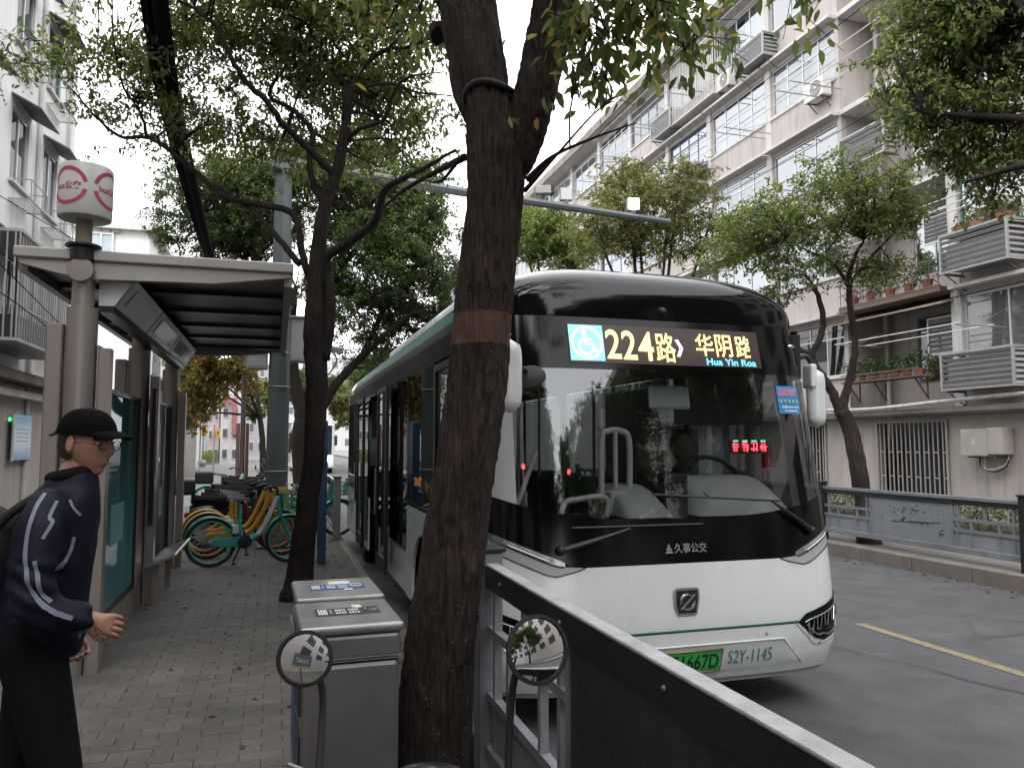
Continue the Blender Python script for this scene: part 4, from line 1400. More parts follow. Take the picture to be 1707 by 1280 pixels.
# recess with balconies between the near bay and the long row
RXB = FX + 1.15
MB().box(FX + .242, RXB, 17.1, 17.3, FLO[0], FLO[5]).build('wall', wall_m, BLD)        # side wall of the row, seen from the street
MB().box(FX + .245, RXB, 13.4, 13.6, FLO[0], FLO[5]).build('wall', wall_m, BLD)
for f in range(5):
    z0, z1 = FLO[f], FLO[f + 1]
    wall_with_hole(wall_m, BLD, RXB, RXB + .2, 13.6, 17.1, z0, z1, 14.0, 15.9, z0 + .7, z1 - .35)
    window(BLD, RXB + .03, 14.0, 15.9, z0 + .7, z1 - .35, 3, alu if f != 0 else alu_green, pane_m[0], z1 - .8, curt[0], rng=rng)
    if f: MB().box(FX - .05, RXB - .002, 13.62, 17.08, z0 - .16, z0 - .02).build('balcony_slab', ledge_m if f == 1 else trim_m, BLD)
MB().tube([(FX + .95, 16.75, FPZ), (FX + .95, 16.75, 16.6)], .06, 10).build('drain_pipe', trim_m, BLD, smooth=True)
# storeys below the roof edge
MB().box(FX - .55, FX + 8, 8.9, 34.0, 16.62, 16.80).build('roof_slab', trim_m, BLD, bevel=.02)
MB().box(FX - .62, FX - .55, 8.9, 34.0, 16.58, 16.95).build('roof_gutter', ledge_m, BLD)
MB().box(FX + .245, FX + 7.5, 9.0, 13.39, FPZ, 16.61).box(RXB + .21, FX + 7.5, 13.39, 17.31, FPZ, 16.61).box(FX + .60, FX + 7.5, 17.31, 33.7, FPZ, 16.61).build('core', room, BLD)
MB().box(FX, FX + 7.5, 33.72, 33.95, FPZ, 16.6).build('end_wall', wall_m, BLD)
# ground floor: stained wall with barred openings, a ledge above
MB().box(FX + .02, FX + .24, 9.0, 13.6, FPZ, 2.44).build('wall', wall_low, BLD)
MB().box(FX - .32, FX + .05, 9.0, 34.0, 2.45, 2.618).build('ledge', ledge_m, BLD, bevel=.02)
MB().box(FX - .36, FX - .32, 9.0, 17.2, 2.50, 2.60).build('ledge_edge', ledge_m, BLD)
gx = FX + .02
openings = [(14.0, 16.2, .30, 2.35), (18.1, 20.0, .30, 2.35), (21.6, 23.4, .3, 2.35), (25, 27, .3, 2.35)]
yy = 13.6
gw = MB()
for (a, b, c, d) in openings + [(33.7, 33.7, 0, 0)]:
    gw.box(gx, gx + .22, yy, a, FPZ, 2.44)
    if b > a:
        gw.box(gx, gx + .22, a, b, d, 2.44)
        gw.box(gx, gx + .22, a, b, FPZ, c)
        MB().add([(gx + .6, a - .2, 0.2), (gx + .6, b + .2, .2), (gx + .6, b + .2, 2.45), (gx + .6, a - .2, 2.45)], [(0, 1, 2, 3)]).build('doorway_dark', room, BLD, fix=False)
    yy = b
gw.build('wall', wall_low, BLD)
bar_me = {}
grille_m = M('grille_paint', (.36, .33, .31), .6, var=.2, scale=15)
for gi, (a, b, c, d) in enumerate(openings[:3]):
    g = MB().box(gx - .05, gx - .01, a, a + .05, c, d).box(gx - .05, gx - .01, b - .05, b, c, d).box(gx - .05, gx - .01, a + .05, b - .05, c, c + .05).box(gx - .05, gx - .01, a + .05, b - .05, d - .05, d).build('grille', grille_m, BLD)
    key = round(d - c, 2)
    if key not in bar_me:
        bar_me[key] = MB().box(-.012, .012, -.012, .012, 0, d - c - .1).mesh('grille_bar'); bar_me[key].materials.append(grille_m)
    n = int((b - a) / .13)
    for k in range(1, n):
        link('grille_bar', bar_me[key], g, loc=(gx - .03, a + (b - a) * k / n, c + .05))
        for zz in ((d - c) * .62, (d - c) * .33):
            if k % 2: MB().box(gx - .045, gx - .038, a + (b - a) * (k - 1) / n, a + (b - a) * k / n, c + zz, c + zz + .03).build('grille_stay', grille_m, g)
# white pipe under the first floor windows, wall panel joints
MB().tube(smooth_path([(FX - .42, 18.2, 2.72), (FX - .40, 16.0, 2.66), (FX - .42, 13.6, 2.74), (FX - .42, 11.5, 2.80)], 8), .045, 8).build('white_pipe', trim_m, BLD, smooth=True)
# pitched tan awning over the first-floor recess, balcony rails
aw = MB().add([(FX - .35, 13.65, 5.02), (FX - .35, 17.6, 5.02), (FX + .8, 17.6, 5.32), (FX + .8, 13.65, 5.32), (FX - .35, 13.65, 4.97), (FX - .35, 17.6, 4.97), (FX + .8, 17.6, 5.27), (FX + .8, 13.65, 5.27)], [(0, 1, 2, 3), (7, 6, 5, 4), (0, 4, 5, 1), (1, 5, 6, 2), (2, 6, 7, 3), (3, 7, 4, 0)])
aw.build('awning', M('awning_tan', (.42, .36, .28), .8, grime=.5), BLD)
for f in (1,):
    z0 = FLO[f]
    rl = MB().bar((FX - .35, 13.7, z0 + .62), (FX - .35, 17.0, z0 + .62), .03).bar((FX - .35, 13.7, z0 + .32), (FX - .35, 17.0, z0 + .32), .02).bar((FX - .35, 13.7, z0), (FX - .35, 17.0, z0), .04).box(FX - .36, FX - .05, 13.7, 17.0, z0 - .14, z0 - .02).build('balcony_rail', rust, BLD)
    for k in range(14):
        MB().bar((FX - .35, 13.75 + k * .245, z0), (FX - .35, 13.75 + k * .245, z0 + .62), .014).build('baluster', rust, rl)
# labelled things hung on the facade
slabel = 'slatted grey air conditioner cage '
ac_cage(11.75, 13.55, 2.95, 3.78, .62, slabel + 'under the tan-curtained window, level with the planted shelf')
ac_cage(11.75, 13.45, 5.55, 6.42, .62, slabel + 'with pots on its lid, a storey above the tan curtains')
ac_cage(15.0, 16.6, 9.0, 9.85, .55, slabel + 'beside the big overhanging tree crown on the fourth storey')
ac_cage(20.6, 22.2, 8.30, 9.05, .6, slabel + 'below the dark blue window on the fourth storey', n=6)
ac_cage(19.7, 21.3, 13.85, 14.6, .6, slabel + 'at the top edge, right of the white fan unit', n=6)
ac_cage(23.9, 25.5, 11.15, 11.95, .6, slabel + 'above the green tree, on the fifth storey', n=6)
ac_cage(25.6, 27.2, 13.9, 14.7, .6, slabel + 'below the white barred windows on the top storey', n=6)
ac_cage(30.5, 32.3, 11.0, 11.8, .6, slabel + 'farthest along the fifth storey', n=6)
# a lattice hung in the recess: shutter
for k, (z0, z1) in enumerate(((3.9, 4.8), (6.6, 7.4))):
    sh = MB().box(FX + .3, FX + .34, 13.62, 13.66, z0, z1).box(FX + .3, FX + .34, 14.72, 14.76, z0, z1).box(FX + .3, FX + .34, 13.66, 14.72, z0, z0 + .04).box(FX + .3, FX + .34, 13.66, 14.72, z1 - .04, z1).build('shutter', alu, BLD)
    for q in range(7):
        MB().cbox((FX + .32, 14.19, z0 + .1 + (z1 - z0 - .2) * q / 6), (.01, 1.05, .09), (0, R_(-35), 0)).build('shutter_slat', slat_m, sh)
ac_unit(17.75, 11.55, 'white air conditioner with a round fan, under the wide window beside the bay corner')
ac_unit(22.35, 13.95, 'white air conditioner with a round fan, highest one, near the top edge')
ac_unit(33.0, 11.3, 'small white air conditioner at the far end of the block')
ga_ = thing('air_conditioner', 'grubby beige air conditioner on the stained ground floor wall beside the barred door', 'air conditioner', (FX + .02, 12.75, 1.52))
beige = M('ac_beige', (.42, .39, .34), .6, var=.1, grime=.5, gcol=(.2, .18, .16))
MB().box(-.34, -.02, -.05, .62, 0, .58).build('casing', beige, ga_, bevel=.015, seg=2)
MB().box(-.36, -.02, -.40, -.055, .04, .60).build('side_casing', beige, ga_, bevel=.015, seg=2)
MB().box(-.344, -.341, .24, .34, .26, .36).build('label', trim_m, ga_)
for yy in (-.2, .45): MB().bar((-.34, yy, -.02), (-.002, yy, -.02), .03).build('bracket', rust, ga_)
for q in range(3): MB().tube(smooth_path([(-.15, .3 - q * .06, -.02), (-.18, .28 - q * .05, -.2 - .03 * q), (-.16, .0, -.33 + .03 * q), (-.12, -.28, -.2 + .02 * q), (-.08, -.35, .1)], 5), .018, 6).build('hose', [bus_dark, beige, trim_m][q], ga_, smooth=True)
for k, (a, b, f) in enumerate(((17.6, 20.2, 3), (20.6, 23.5, 3), (23.9, 26.7, 4), (27.0, 30.2, 4), (30.5, 33.5, 4), (17.6, 20.2, 2), (20.6, 23.5, 4), (23.9, 26.7, 3), (27.0, 30.0, 3), (13.9, 17.0, 3), (30.4, 33.5, 3), (23.9, 26.7, 5), (30.5, 33.5, 5))):
    where = ['', '', 'third', 'fourth', 'fifth', 'roof'][f]
    bayn = {13.9: 'the recess', 17.6: 'the bay nearest the recess', 20.6: 'the second bay', 23.9: 'the third bay', 27.0: 'the fourth bay', 30.5: 'the end bay', 30.4: 'the end bay'}[a]
    lab = ('steel laundry rack standing out over the roof edge of ' if f == 5 else 'steel laundry rack jutting out above the %s storey sill of ' % where) + bayn
    rack(a, b, FLO[f] + (.55 if f < 5 else .4), lab, out=1.7, bars=3, x=FX if f < 5 else FX - .6)
rack(12.4, 15.9, 4.25, 'pale steel laundry rack out in front of the tan-curtained window', out=1.35, bars=2)
rack(12.0, 16.6, 6.95, 'steel laundry rack above the balcony with plant pots', out=1.3, bars=3)
# barred white cage window, top storey
cg = thing('window_cage', 'white barred window cage on the top storey', 'window cage', (FX, 22.7, 13.95))
for z in (0, 2.15): MB().box(-.5, -.002, 0, 3.0, z, z + .05).build('cage_frame', trim_m, cg)
bm_ = MB().box(-.014, .014, -.014, .014, .05, 2.15).mesh('cage_bar'); bm_.materials.append(trim_m)
for k in range(27): link('cage_bar', bm_, cg, loc=(-.48, .02 + k * 2.96 / 26, 0))
for k in range(1, 5): link('cage_bar', bm_, cg, loc=(-.48 + k * .1, .02, 0))
# planted shelf in the recess, small wall shelf
leafy = leaf_mat('pot_leaf', ((0, (.02, .045, .015)), (.6, (.04, .085, .025)), (1, (.07, .11, .03))), .25)
terracotta = M('terracotta', (.30, .12, .07), .8, var=.2)
def leaves_at(name, mat, parent, pts, L, W, rngs, droop=.3):
    """pts: (n,3) numpy; one folded leaf at each, random heading"""
    n = len(pts)
    az = rngs.uniform(0, 2 * PI, n)
    el = rngs.normal(-droop, .55 if droop != .02 else .18, n)
    d = np.stack([np.cos(az) * np.cos(el), np.sin(az) * np.cos(el), np.sin(el)], 1)
    up = np.array([0, 0, 1.0])[None] + rngs.normal(0, .45, (n, 3))
    s = np.cross(d, up); s /= np.linalg.norm(s, axis=1, keepdims=True) + 1e-9
    nn = np.cross(s, d)
    k = rngs.uniform(.65, 1.2, n)[:, None]
    Lk, Wk = L * k, W * k
    fold = rngs.uniform(.1, .45, n)[:, None] * Wk
    bend = rngs.uniform(-.05, .25, n)[:, None] * Lk
    base = pts
    m1 = base + d * Lk * .33 - nn * bend * .1
    m2 = base + d * Lk * .68 - nn * bend * .45
    tip = base + d * Lk - nn * bend
    V = np.stack([base, m1 - s * Wk * .48 + nn * fold, m2 - s * Wk * .40 + nn * fold * .8, tip, m2 + s * Wk * .40 + nn * fold * .8, m1 + s * Wk * .48 + nn * fold], 1).reshape(-1, 3)
    b6 = (np.arange(n) * 6)[:, None]
    F4 = np.concatenate([b6 + np.array([[0, 1, 2, 3]]), b6 + np.array([[0, 3, 4, 5]])], 1).reshape(-1)
    me = fast_mesh(name, V, 4, F4, mat)
    return link(name, me, parent)
ps = thing('plant_shelf', 'steel shelf with leafy potted plants in the first floor recess', 'plant shelf', (FX - .1, 14.2, 3.35))
MB().box(-.45, .0, 0, 2.6, 0, .03).bar((-.45, 0, .2), (-.45, 2.6, .2), .025).bar((-.45, 0, .1), (-.45, 2.6, .1), .02).build('shelf', rust, ps)
for yy in (.2, 1.5, 2.4): MB().bar((-.4, yy, 0), (0, yy, -.5), .03).bar((-.02, yy, 0), (-.02, yy, -.5), .03).build('bracket', rust, ps)
nr = np.random.default_rng(3)
for k in range(7):
    yy = .2 + k * .37
    MB().lathe([(.07, .03), (.1, .17), (.11, .17), (.11, .19), (.08, .19)], 14, c=(-.24, yy, 0)).build('pot', terracotta, ps, smooth=True)
    pts = np.stack([nr.normal(-.24, .11, 110), nr.normal(yy, .14, 110), nr.uniform(.2, .2 + nr.uniform(.25, .55), 110)], 1)
    tag(leaves_at('foliage', leafy, ps, pts, .13, .04, nr), kind='stuff')
sh2 = thing('wall_shelf', 'small rusty wall shelf with a pot on the recess wall', 'shelf', (FX + .25, 17.09, 3.95))
MB().box(0, .75, -.3, -.002, 0, .03).bar((0, -.3, .15), (.75, -.3, .15), .02).bar((.01, -.3, 0), (.01, -.3, .15), .02).bar((.74, -.3, 0), (.74, -.3, .15), .02).build('shelf', rust, sh2)
MB().lathe([(.05, .03), (.07, .16), (.075, .18)], 12, c=(.45, -.15, 0)).build('pot', terracotta, sh2, smooth=True)
for k, (y, xo) in enumerate(((14.2, -.2), (14.75, -.2), (15.35, -.2), (16.0, -.2), (16.6, -.2))):
    p = thing('potted_plant', 'potted plant on the balcony, %s from the plant-topped cage' % ['first', 'second', 'third', 'fourth', 'fifth'][k], 'plant', (FX + xo, y, FLO[1] - .02), 0, 'balcony pot plants')
    MB().lathe([(.08, 0), (.13, .22), (.14, .22), (.14, .25), (.1, .25)], 14).build('pot', terracotta, p, smooth=True)
    pts = np.stack([nr.normal(0, .13, 120), nr.normal(0, .17, 120), nr.uniform(.25, .75, 120)], 1)
    tag(leaves_at('foliage', leafy, p, pts, .12, .04, nr), kind='stuff')
for k, (dx, dy, w) in enumerate(((-.3, .35, .3), (-.3, 1.0, .2), (-.3, 1.35, .34))):
    MB().lathe([(.6 * w, 0), (w * .8, .12), (w * .8, .15), (.1, .15)], 14, c=(0, 0, 0), m=Matrix.Diagonal((.6, .9, 1, 1))).build('flower_pot', terracotta, None, smooth=True, loc=(FX + dx, 11.75 + dy, 6.445))
    tag(bpy.data.objects[-1] if False else C.objects[-1], 'low terracotta pot on the lid of the slatted cage, %s one' % ['right', 'middle', 'left'][k], 'pot', 'pots on the cage lid')

# ---------------------------------------------------------------- further block along the street, same side
B2 = thing('apartment_building', 'far pale apartment block beyond the long one, on the same side', 'building', (0, 0, 0))
MB().box(FX + .3, FX + 9, 34.1, 75, FPZ, 16.6).build('core', wall_m, B2)
MB().box(FX - .5, FX + 9, 34.05, 75.2, 16.61, 16.82).build('roof_slab', trim_m, B2)
MB().box(FX - .56, FX - .5, 34.05, 75.2, 16.56, 16.97).build('roof_gutter', ledge_m, B2)
for k in range(11):
    a = 34.3 + k * 3.5
    for f in range(1, 5):
        z0, z1 = FLO[f] + 1.0, FLO[f + 1] - .3
        if k < 4: window(B2, FX + .2, a + .25, a + 3.1, z0, z1, 3, alu, pane_m[k % 2], None, curt[0] if (k + f) % 2 else None, rng=rng)
        else: MB().box(FX + .24, FX + .29, a + .25, a + 3.1, z0, z1).build('window', pane_m[0], B2)
    MB().box(FX + .1, FX + .3, a + 3.25, a + 3.5, FPZ, 16.6).build('pilaster', trim_m, B2)
for f in range(1, 5): MB().box(FX + .12, FX + .28, 34.1, 75, FLO[f] - .1, FLO[f]).build('band', trim_m, B2)

# ---------------------------------------------------------------- left: white blocks behind the bus shelter
lw = M('left_wall_white', (.74, .74, .73), .85, var=.06, scale=1, grime=.35, gcol=(.5, .49, .47), stretch=(1, 1, .3), world=True, streak=.45)
def window_r(par, x, y0, y1, z0, z1, n=2, frame=alu, pane=pane_m[1]):
    """window on a facade facing +X"""
    w = MB()
    t = .05
    w.box(x - .06, x, y0, y0 + t, z0, z1).box(x - .06, x, y1 - t, y1, z0, z1).box(x - .06, x, y0 + t, y1 - t, z0, z0 + t).box(x - .06, x, y0 + t, y1 - t, z1 - t, z1)
    o = w.build('window', frame, par)
    st = (y1 - y0 - 2 * t) / n
    for k in range(n):
        a = y0 + t + st * k
        MB().add([(x - .03, a, z0 + t), (x - .03, a + st, z0 + t), (x - .03, a + st, z1 - t), (x - .03, a, z1 - t)], [(0, 1, 2, 3)]).build('pane', pane, o, fix=False)
        if k: MB().box(x - .05, x - .005, a - .02, a + .02, z0 + t, z1 - t).build('mullion', frame, o)
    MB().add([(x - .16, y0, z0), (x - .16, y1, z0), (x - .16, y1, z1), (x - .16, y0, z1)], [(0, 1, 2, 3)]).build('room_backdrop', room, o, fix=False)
    return o
LX = -5.2
LB = thing('apartment_building', 'tall white apartment block at the left edge behind the shelter', 'building', (0, 0, 0))
lfl = [3.2, 6.1, 9.0, 11.9, 14.8, 17.7]
wins = [(17.2, 18.3), (19.4, 20.5), (14.4, 15.6), (11.6, 12.8)]
b = MB()
b.box(LX - 8, LX - .2, 4, 22.0, PZ, 18.2)
b.build('core', lw, LB)
MB().box(LX - 8.2, LX + .3, 3.8, 22.2, 18.21, 18.4).build('roof_slab', trim_m, LB)
ys_ = [4] + [q for w in sorted(wins) for q in w] + [22.0]
for f in range(5):
    z0, z1 = lfl[f], lfl[f + 1]
    b = MB()
    b.box(LX - .199, LX, 4, 22.0, z0, z0 + .95).box(LX - .199, LX, 4, 22.0, z1 - .45, z1)
    for k in range(0, len(ys_), 2): b.box(LX - .199, LX, ys_[k], ys_[k + 1], z0 + .95, z1 - .45)
    b.build('wall', lw, LB)
    for (a, c) in wins:
        w = window_r(LB, LX - .03, a, c, z0 + .95, z1 - .45, 2, alu_green if a > 19 and f == 2 else alu)
        MB().box(LX + .001, LX + .08, a - .06, c + .06, z0 + .89, z0 + .95).build('sill', trim_m, LB)
        if (int(a) + f) % 2 == 0 or a > 19 or f < 3:
            aw = MB().add([(LX + .01, a - .12, z1 - .22), (LX + .01, c + .12, z1 - .22), (LX + .55, c + .12, z1 - .50), (LX + .55, a - .12, z1 - .50), (LX + .01, a - .12, z1 - .25), (LX + .01, c + .12, z1 - .25), (LX + .55, c + .12, z1 - .53), (LX + .55, a - .12, z1 - .53)], [(0, 1, 2, 3), (7, 6, 5, 4), (0, 4, 5, 1), (1, 5, 6, 2), (2, 6, 7, 3), (3, 7, 4, 0)])
            aw.build('window_awning', [M('awning_brown', (.13, .11, .10), .7, grime=.5), M('awning_green', (.03, .14, .10), .6), M('awning_grey', (.2, .2, .19), .7)][(f + int(a)) % 3], LB)
        if a > 17: 
            pr = MB().bar((LX + .4, a, z0 + .55), (LX + .4, c, z0 + .55), .02).bar((LX + .4, a, z0 + .95), (LX + .4, c, z0 + .95), .02)
            for q in range(8): pr.bar((LX + .02 + .05 * q, a, z0 + .55), (LX + .02 + .05 * q, c, z0 + .55), .014)
            for q in (a, c): pr.bar((LX, q, z0 + .55), (LX + .4, q, z0 + .55), .02).bar((LX + .4, q, z0 + .55), (LX + .4, q, z0 + .95), .02).bar((LX, q, z0 + .95), (LX + .4, q, z0 + .95), .02)
            pr.build('flower_rack', steel, LB)
MB().tube([(LX + .06, 18.85, PZ), (LX + .06, 18.85, 17.7)], .05, 8).build('drain_pipe', trim_m, LB, smooth=True)
MB().tube([(LX + .06, 21.2, PZ), (LX + .06, 21.2, 17.7)], .04, 8).build('drain_pipe', trim_m, LB, smooth=True)
# ground floor, dirtier, and the big window cage above it
MB().box(LX - .199, LX + .02, 4, 22.0, PZ, 3.0).build('wall', wall_low, LB)
MB().box(LX - .1, LX + .45, 4, 22.05, 3.0, 3.19).build('ledge', ledge_m, LB)
MB().box(LX + .0, LX + .25, 4, 22.05, 2.72, 2.86).build('cable_duct', trim_m, LB)
MB().box(LX + .021, LX + .06, 13.3, 15.6, .9, 2.4).build('window', room, LB)
for k in range(3): MB().box(LX + .061, LX + .09, 13.3 + k * 1.1, 13.38 + k * 1.1, .9, 2.4).build('window_bar', steel, LB)
LC = thing('window_cage', 'dark steel window cage on the white block at left, above the poster', 'window cage', (LX, 15.0, 3.55))
for z in (0, 1.9): MB().box(.002, .9, 0, 3.4, z, z + .055).build('cage_frame', steel, LC)
cbm = MB().box(-.012, .012, -.012, .012, .06, 1.9).mesh('cage_bar'); cbm.materials.append(steel)
for k in range(24): link('cage_bar', cbm, LC, loc=(.88, .02 + k * 3.36 / 23, 0))
for k in range(7): link('cage_bar', cbm, LC, loc=(.06 + k * .125, .02, 0)); link('cage_bar', cbm, LC, loc=(.06 + k * .125, 3.38, 0))
for z in (.6, 1.25): MB().box(.866, .894, 0, 3.4, z, z + .025).build('cage_rail', steel, LC)
MB().box(.1, .8, .3, 3.1, .06, .5).build('stored_boxes', room, LC)
# poster on the wall with a green lamp
def poster_mat():
    m, n, l, out = _new('poster_print')
    p = n.new('ShaderNodeBsdfPrincipled')
    tc = n.new('ShaderNodeTexCoord'); sp = n.new('ShaderNodeSeparateXYZ')
    l.new(tc.outputs['Generated'], sp.inputs[0])
    nz = n.new('ShaderNodeTexNoise'); nz.inputs['Scale'].default_value = 7; nz.inputs['Detail'].default_value = 5
    l.new(tc.outputs['Generated'], nz.inputs[0])
    ad = n.new('ShaderNodeMath'); ad.operation = 'MULTIPLY_ADD'; ad.inputs[1].default_value = .22
    l.new(nz.outputs[0], ad.inputs[0]); l.new(sp.outputs[2], ad.inputs[2])
    rp = n.new('ShaderNodeValToRGB'); e = rp.color_ramp.elements
    e[0].position, e[0].color = .12, (.12, .28, .5, 1)
    e[1].position, e[1].color = 1.05, (.16, .45, .68, 1)
    a = e.new(.3); a.color = (.35, .52, .68, 1)
    a = e.new(.42); a.color = (.62, .72, .76, 1)
    a = e.new(.8); a.color = (.5, .68, .76, 1)
    l.new(ad.outputs[0], rp.inputs[0]); l.new(rp.outputs[0], p.inputs['Base Color'])
    p.inputs['Roughness'].default_value = .35
    l.new(p.outputs[0], out.inputs[0])
    return m
PO = thing('poster', 'pale blue notice poster hanging on the wall left of the shelter', 'poster', at(22, 690, X=LX + .12) + Vector((0, 0, -.93)))
MB().box(0, .03, 0, 1.12, 0, .93).build('board', poster_mat(), PO)
MB().box(-.005, .035, -.02, 0, -.02, .95).box(-.005, .035, 1.12, 1.14, -.02, .95).build('frame', alu, PO)
for k, (z, w) in enumerate(((.84, .6), (.76, .35), (.62, .8), (.54, .8), (.46, .7), (.38, .75))):
    MB().box(.031, .033, .56 - w / 2, .56 + w / 2, z, z + .018).build('print_line', M('print_blue', (.2, .38, .52), .5), PO)
gl_ = MB().ball((LX + .1, PO.location.y - .12, PO.location.z + .82), (.035, .035, .045), 10, 8).build('indicator_lamp', glow('green_lamp', (.05, .6, .2), .7), None, smooth='all')
tag(gl_, 'small green lamp at the corner of the pale blue poster', 'lamp')

# second white block farther back, end wall towards us
c0 = at(250, 376, Y=35)
W2 = thing('apartment_building', 'lower white block beyond the shelter roof with a blue-curtained window', 'building', (0, 0, 0))
zt = c0.z
MB().box(c0.x - 14, c0.x, 35, 62, PZ, zt - .3).build('wall', lw, W2)
MB().box(c0.x - 14.2, c0.x + .35, 34.7, 62.3, zt - .3, zt).build('roof_slab', trim_m, W2)
for (xa, xb, ya, yb, mt) in ((150, 187, 392, 425, pane_m[1]), (94, 103, 375, 420, pane_m[1])):
    p0, p1 = at(xa, yb, Y=34.95), at(xb, ya, Y=34.95)
    f = MB().box(p0.x - .08, p1.x + .08, 34.88, 34.99, p0.z - .08, p0.z).box(p0.x - .08, p1.x + .08, 34.88, 34.99, p1.z, p1.z + .08).box(p0.x - .08, p0.x, 34.88, 34.99, p0.z, p1.z).box(p1.x, p1.x + .08, 34.88, 34.99, p0.z, p1.z).build('window', alu, W2)
    MB().box(p0.x, p1.x, 34.92, 34.98, p0.z, p1.z).build('pane', M('pane_sky', (.42, .5, .56), .2), f)
    MB().box((p0.x + p1.x) / 2 - .03, (p0.x + p1.x) / 2 + .03, 34.87, 34.915, p0.z, p1.z).build('mullion', alu, f)
    if xa > 140:
        for k in range(3): MB().box(p0.x + .05 + k * .36, p0.x + .36 + k * .36, 34.9, 34.97, p1.z + .1, p1.z + .36).build('top_light', M('toplight', (.45, .40, .36), .6), f)
        MB().box(p0.x - .1, p1.x + .2, 34.86, 34.89, p1.z + .09, p1.z + .42).build('top_frame', rust, f).location.y = .06
for k in range(4):
    y0 = 37 + k * 6
    for z0 in (4.5, 7.4): MB().box(c0.x + .002, c0.x + .04, y0, y0 + 2.2, z0, z0 + 1.5).build('window', pane_m[1], W2)
# ================================================================== street fences
fence_m = M('fence_steel', (0.26, 0.275, 0.30), 0.5, metal=0.35, var=0.22, scale=5, bump=0.15, bscale=60, grime=0.5, gcol=(0.10, 0.10, 0.105))
fence_dark = M('fence_dark', (0.022, 0.024, 0.026), 0.45, metal=0.2, var=0.2)
fence_pale = M('fence_panel', (0.29, 0.31, 0.335), 0.5, metal=0.3, var=0.12, scale=3, grime=.4, gcol=(.18, .19, .2))
motif = M('panel_motif', (0.03, 0.033, 0.036), 0.6)
def fence(label, x, y_posts, zb, H, dark_panel=False, face=-1):
    """posts with a patterned bay between each pair: open lattice, solid plate with a painted branch, open lattice"""
    t = thing('street_fence', label, 'fence', (x, 0, zb))
    for yp in y_posts:
        MB().box(-.06, .06, yp - .055, yp + .055, 0, H + .05).build('post', fence_dark if not dark_panel else fence_m, t, bevel=.006)
        MB().box(-.075, .075, yp - .07, yp + .07, H + .051, H + .075).build('post_cap', fence_dark, t, bevel=.006)
    for (a, b) in zip(y_posts, y_posts[1:]):
        a, b = a + .058, b - .058
        MB().box(-.04 if not dark_panel else -.031, .04 if not dark_panel else .031, a, b, H - (.05 if not dark_panel else .014), H).build('top_rail', fence_m if not dark_panel else M('fence_rail_worn', (.46, .47, .475), .5, metal=.25, var=.22, scale=14, grime=.55, gcol=(.16, .16, .17), bump=.1), t, bevel=.006, seg=2)
        MB().box(-.028, .028, a, b, H - .115, H - (.051 if not dark_panel else .015)).build('rail_dark_side', fence_dark, t)  # on dark-plate fences the rail side's shade is put into this dark colour
        MB().box(-.03, .03, a, b, .12, .20).build('bottom_rail', fence_m, t, bevel=.005)
        if dark_panel:
            for q in range(5): MB().ball((-.031, a + .25 + q * (b - a - .5) / 4, H - .06), (.006, .009, .009), 8, 6).build('bolt', steel, t, smooth='all')
        L = b - a
        p0, p1 = a + L * .29, a + L * .70
        zt = H - .116
        for (c, d) in ((a, p0), (p1, b)):
            MB().box(-.02, .02, c + .002, d - .002, zt - .22, zt - .18).build('lattice_rail', fence_m, t)
            MB().box(-.02, .02, c + .002, d - .002, .40, .44).build('lattice_rail', fence_m, t)
            for k in range(5):
                yy = c + (d - c) * (k + .5) / 5
                if k in (0, 1, 3, 4): MB().box(-.017, .017, yy - .016, yy + .016, .441, zt - .221).build('baluster', fence_m, t)
                MB().box(-.017, .017, yy - .016, yy + .016, zt - .179, zt - .001).build('baluster', fence_m, t) if k in (0, 2, 4) else None
                MB().box(-.017, .017, yy - .016, yy + .016, .201, .399).build('baluster', fence_m, t) if k != 2 else None
            MB().box(-.006, .006, c + .004, d - .004, .201, .399).build('lattice_plate', fence_pale, t)
        pan = MB().box(-.012, .012, p0, p1, .205, zt - .004).build('panel', M('fence_panel_dark', (.045, .047, .05), .42, metal=.3, var=.3, scale=6, grime=.6, gcol=(.11, .11, .105), bump=.1) if dark_panel else fence_pale, t)
        MB().box(-.022, .022, p0 - .03, p0, .201, zt).box(-.022, .022, p1, p1 + .03, .201, zt).build('panel_frame', fence_m, t)
        if not dark_panel:
            rr = random.Random(9)
            PW, PH = p1 - p0, zt - .21
            fx = face * .014
            def leafmark(mb, y, z, l, ang):
                c_, s_ = math.cos(ang), math.sin(ang)
                q = [(-l, 0), (0, .22 * l), (l, 0), (0, -.22 * l)]
                mb.add([(fx, y + u * c_ - v * s_, z + u * s_ + v * c_) for u, v in q], [(0, 1, 2, 3)])
            for nm, cy, cz, n_, sy_, sz_ in (('painted_branch', .45, .72, 34, .20, .10), ('painted_bird', .45, .52, 8, .05, .015), ('painted_branch', .5, .44, 26, .24, .03), ('painted_sprig', .88, .22, 14, .03, .10)):
                mb = MB()
                for q in range(n_):
                    leafmark(mb, p1 - PW * (cy + rr.gauss(0, 1) * sy_ * .7), .21 + PH * (cz + rr.gauss(0, 1) * sz_ * .7), rr.uniform(.012, .04), rr.gauss(0, .5))
                tag(mb.build(nm, motif, pan, fix=False), kind='stuff')
            br_ = MB().tube([(fx, p0 + PW * .12, .21 + PH * .50), (fx, p0 + PW * .4, .21 + PH * .46), (fx, p0 + PW * .75, .21 + PH * .40)], [.004, .007, .003], 5)
            br_.build('painted_twig', motif, pan, smooth=True)
            pc = MB()
            for u in (.09, .15, .21):
                for v in range(6):
                    pc.box(fx - .001, fx + .001, p0 + PW * u - .012, p0 + PW * u + .012, .21 + PH * (.78 - v * .085), .21 + PH * (.78 - v * .085) + .02)
            tag(pc.build('painted_writing', M('panel_grey_print', (.2, .215, .23), .6), pan), kind='stuff')
    return t
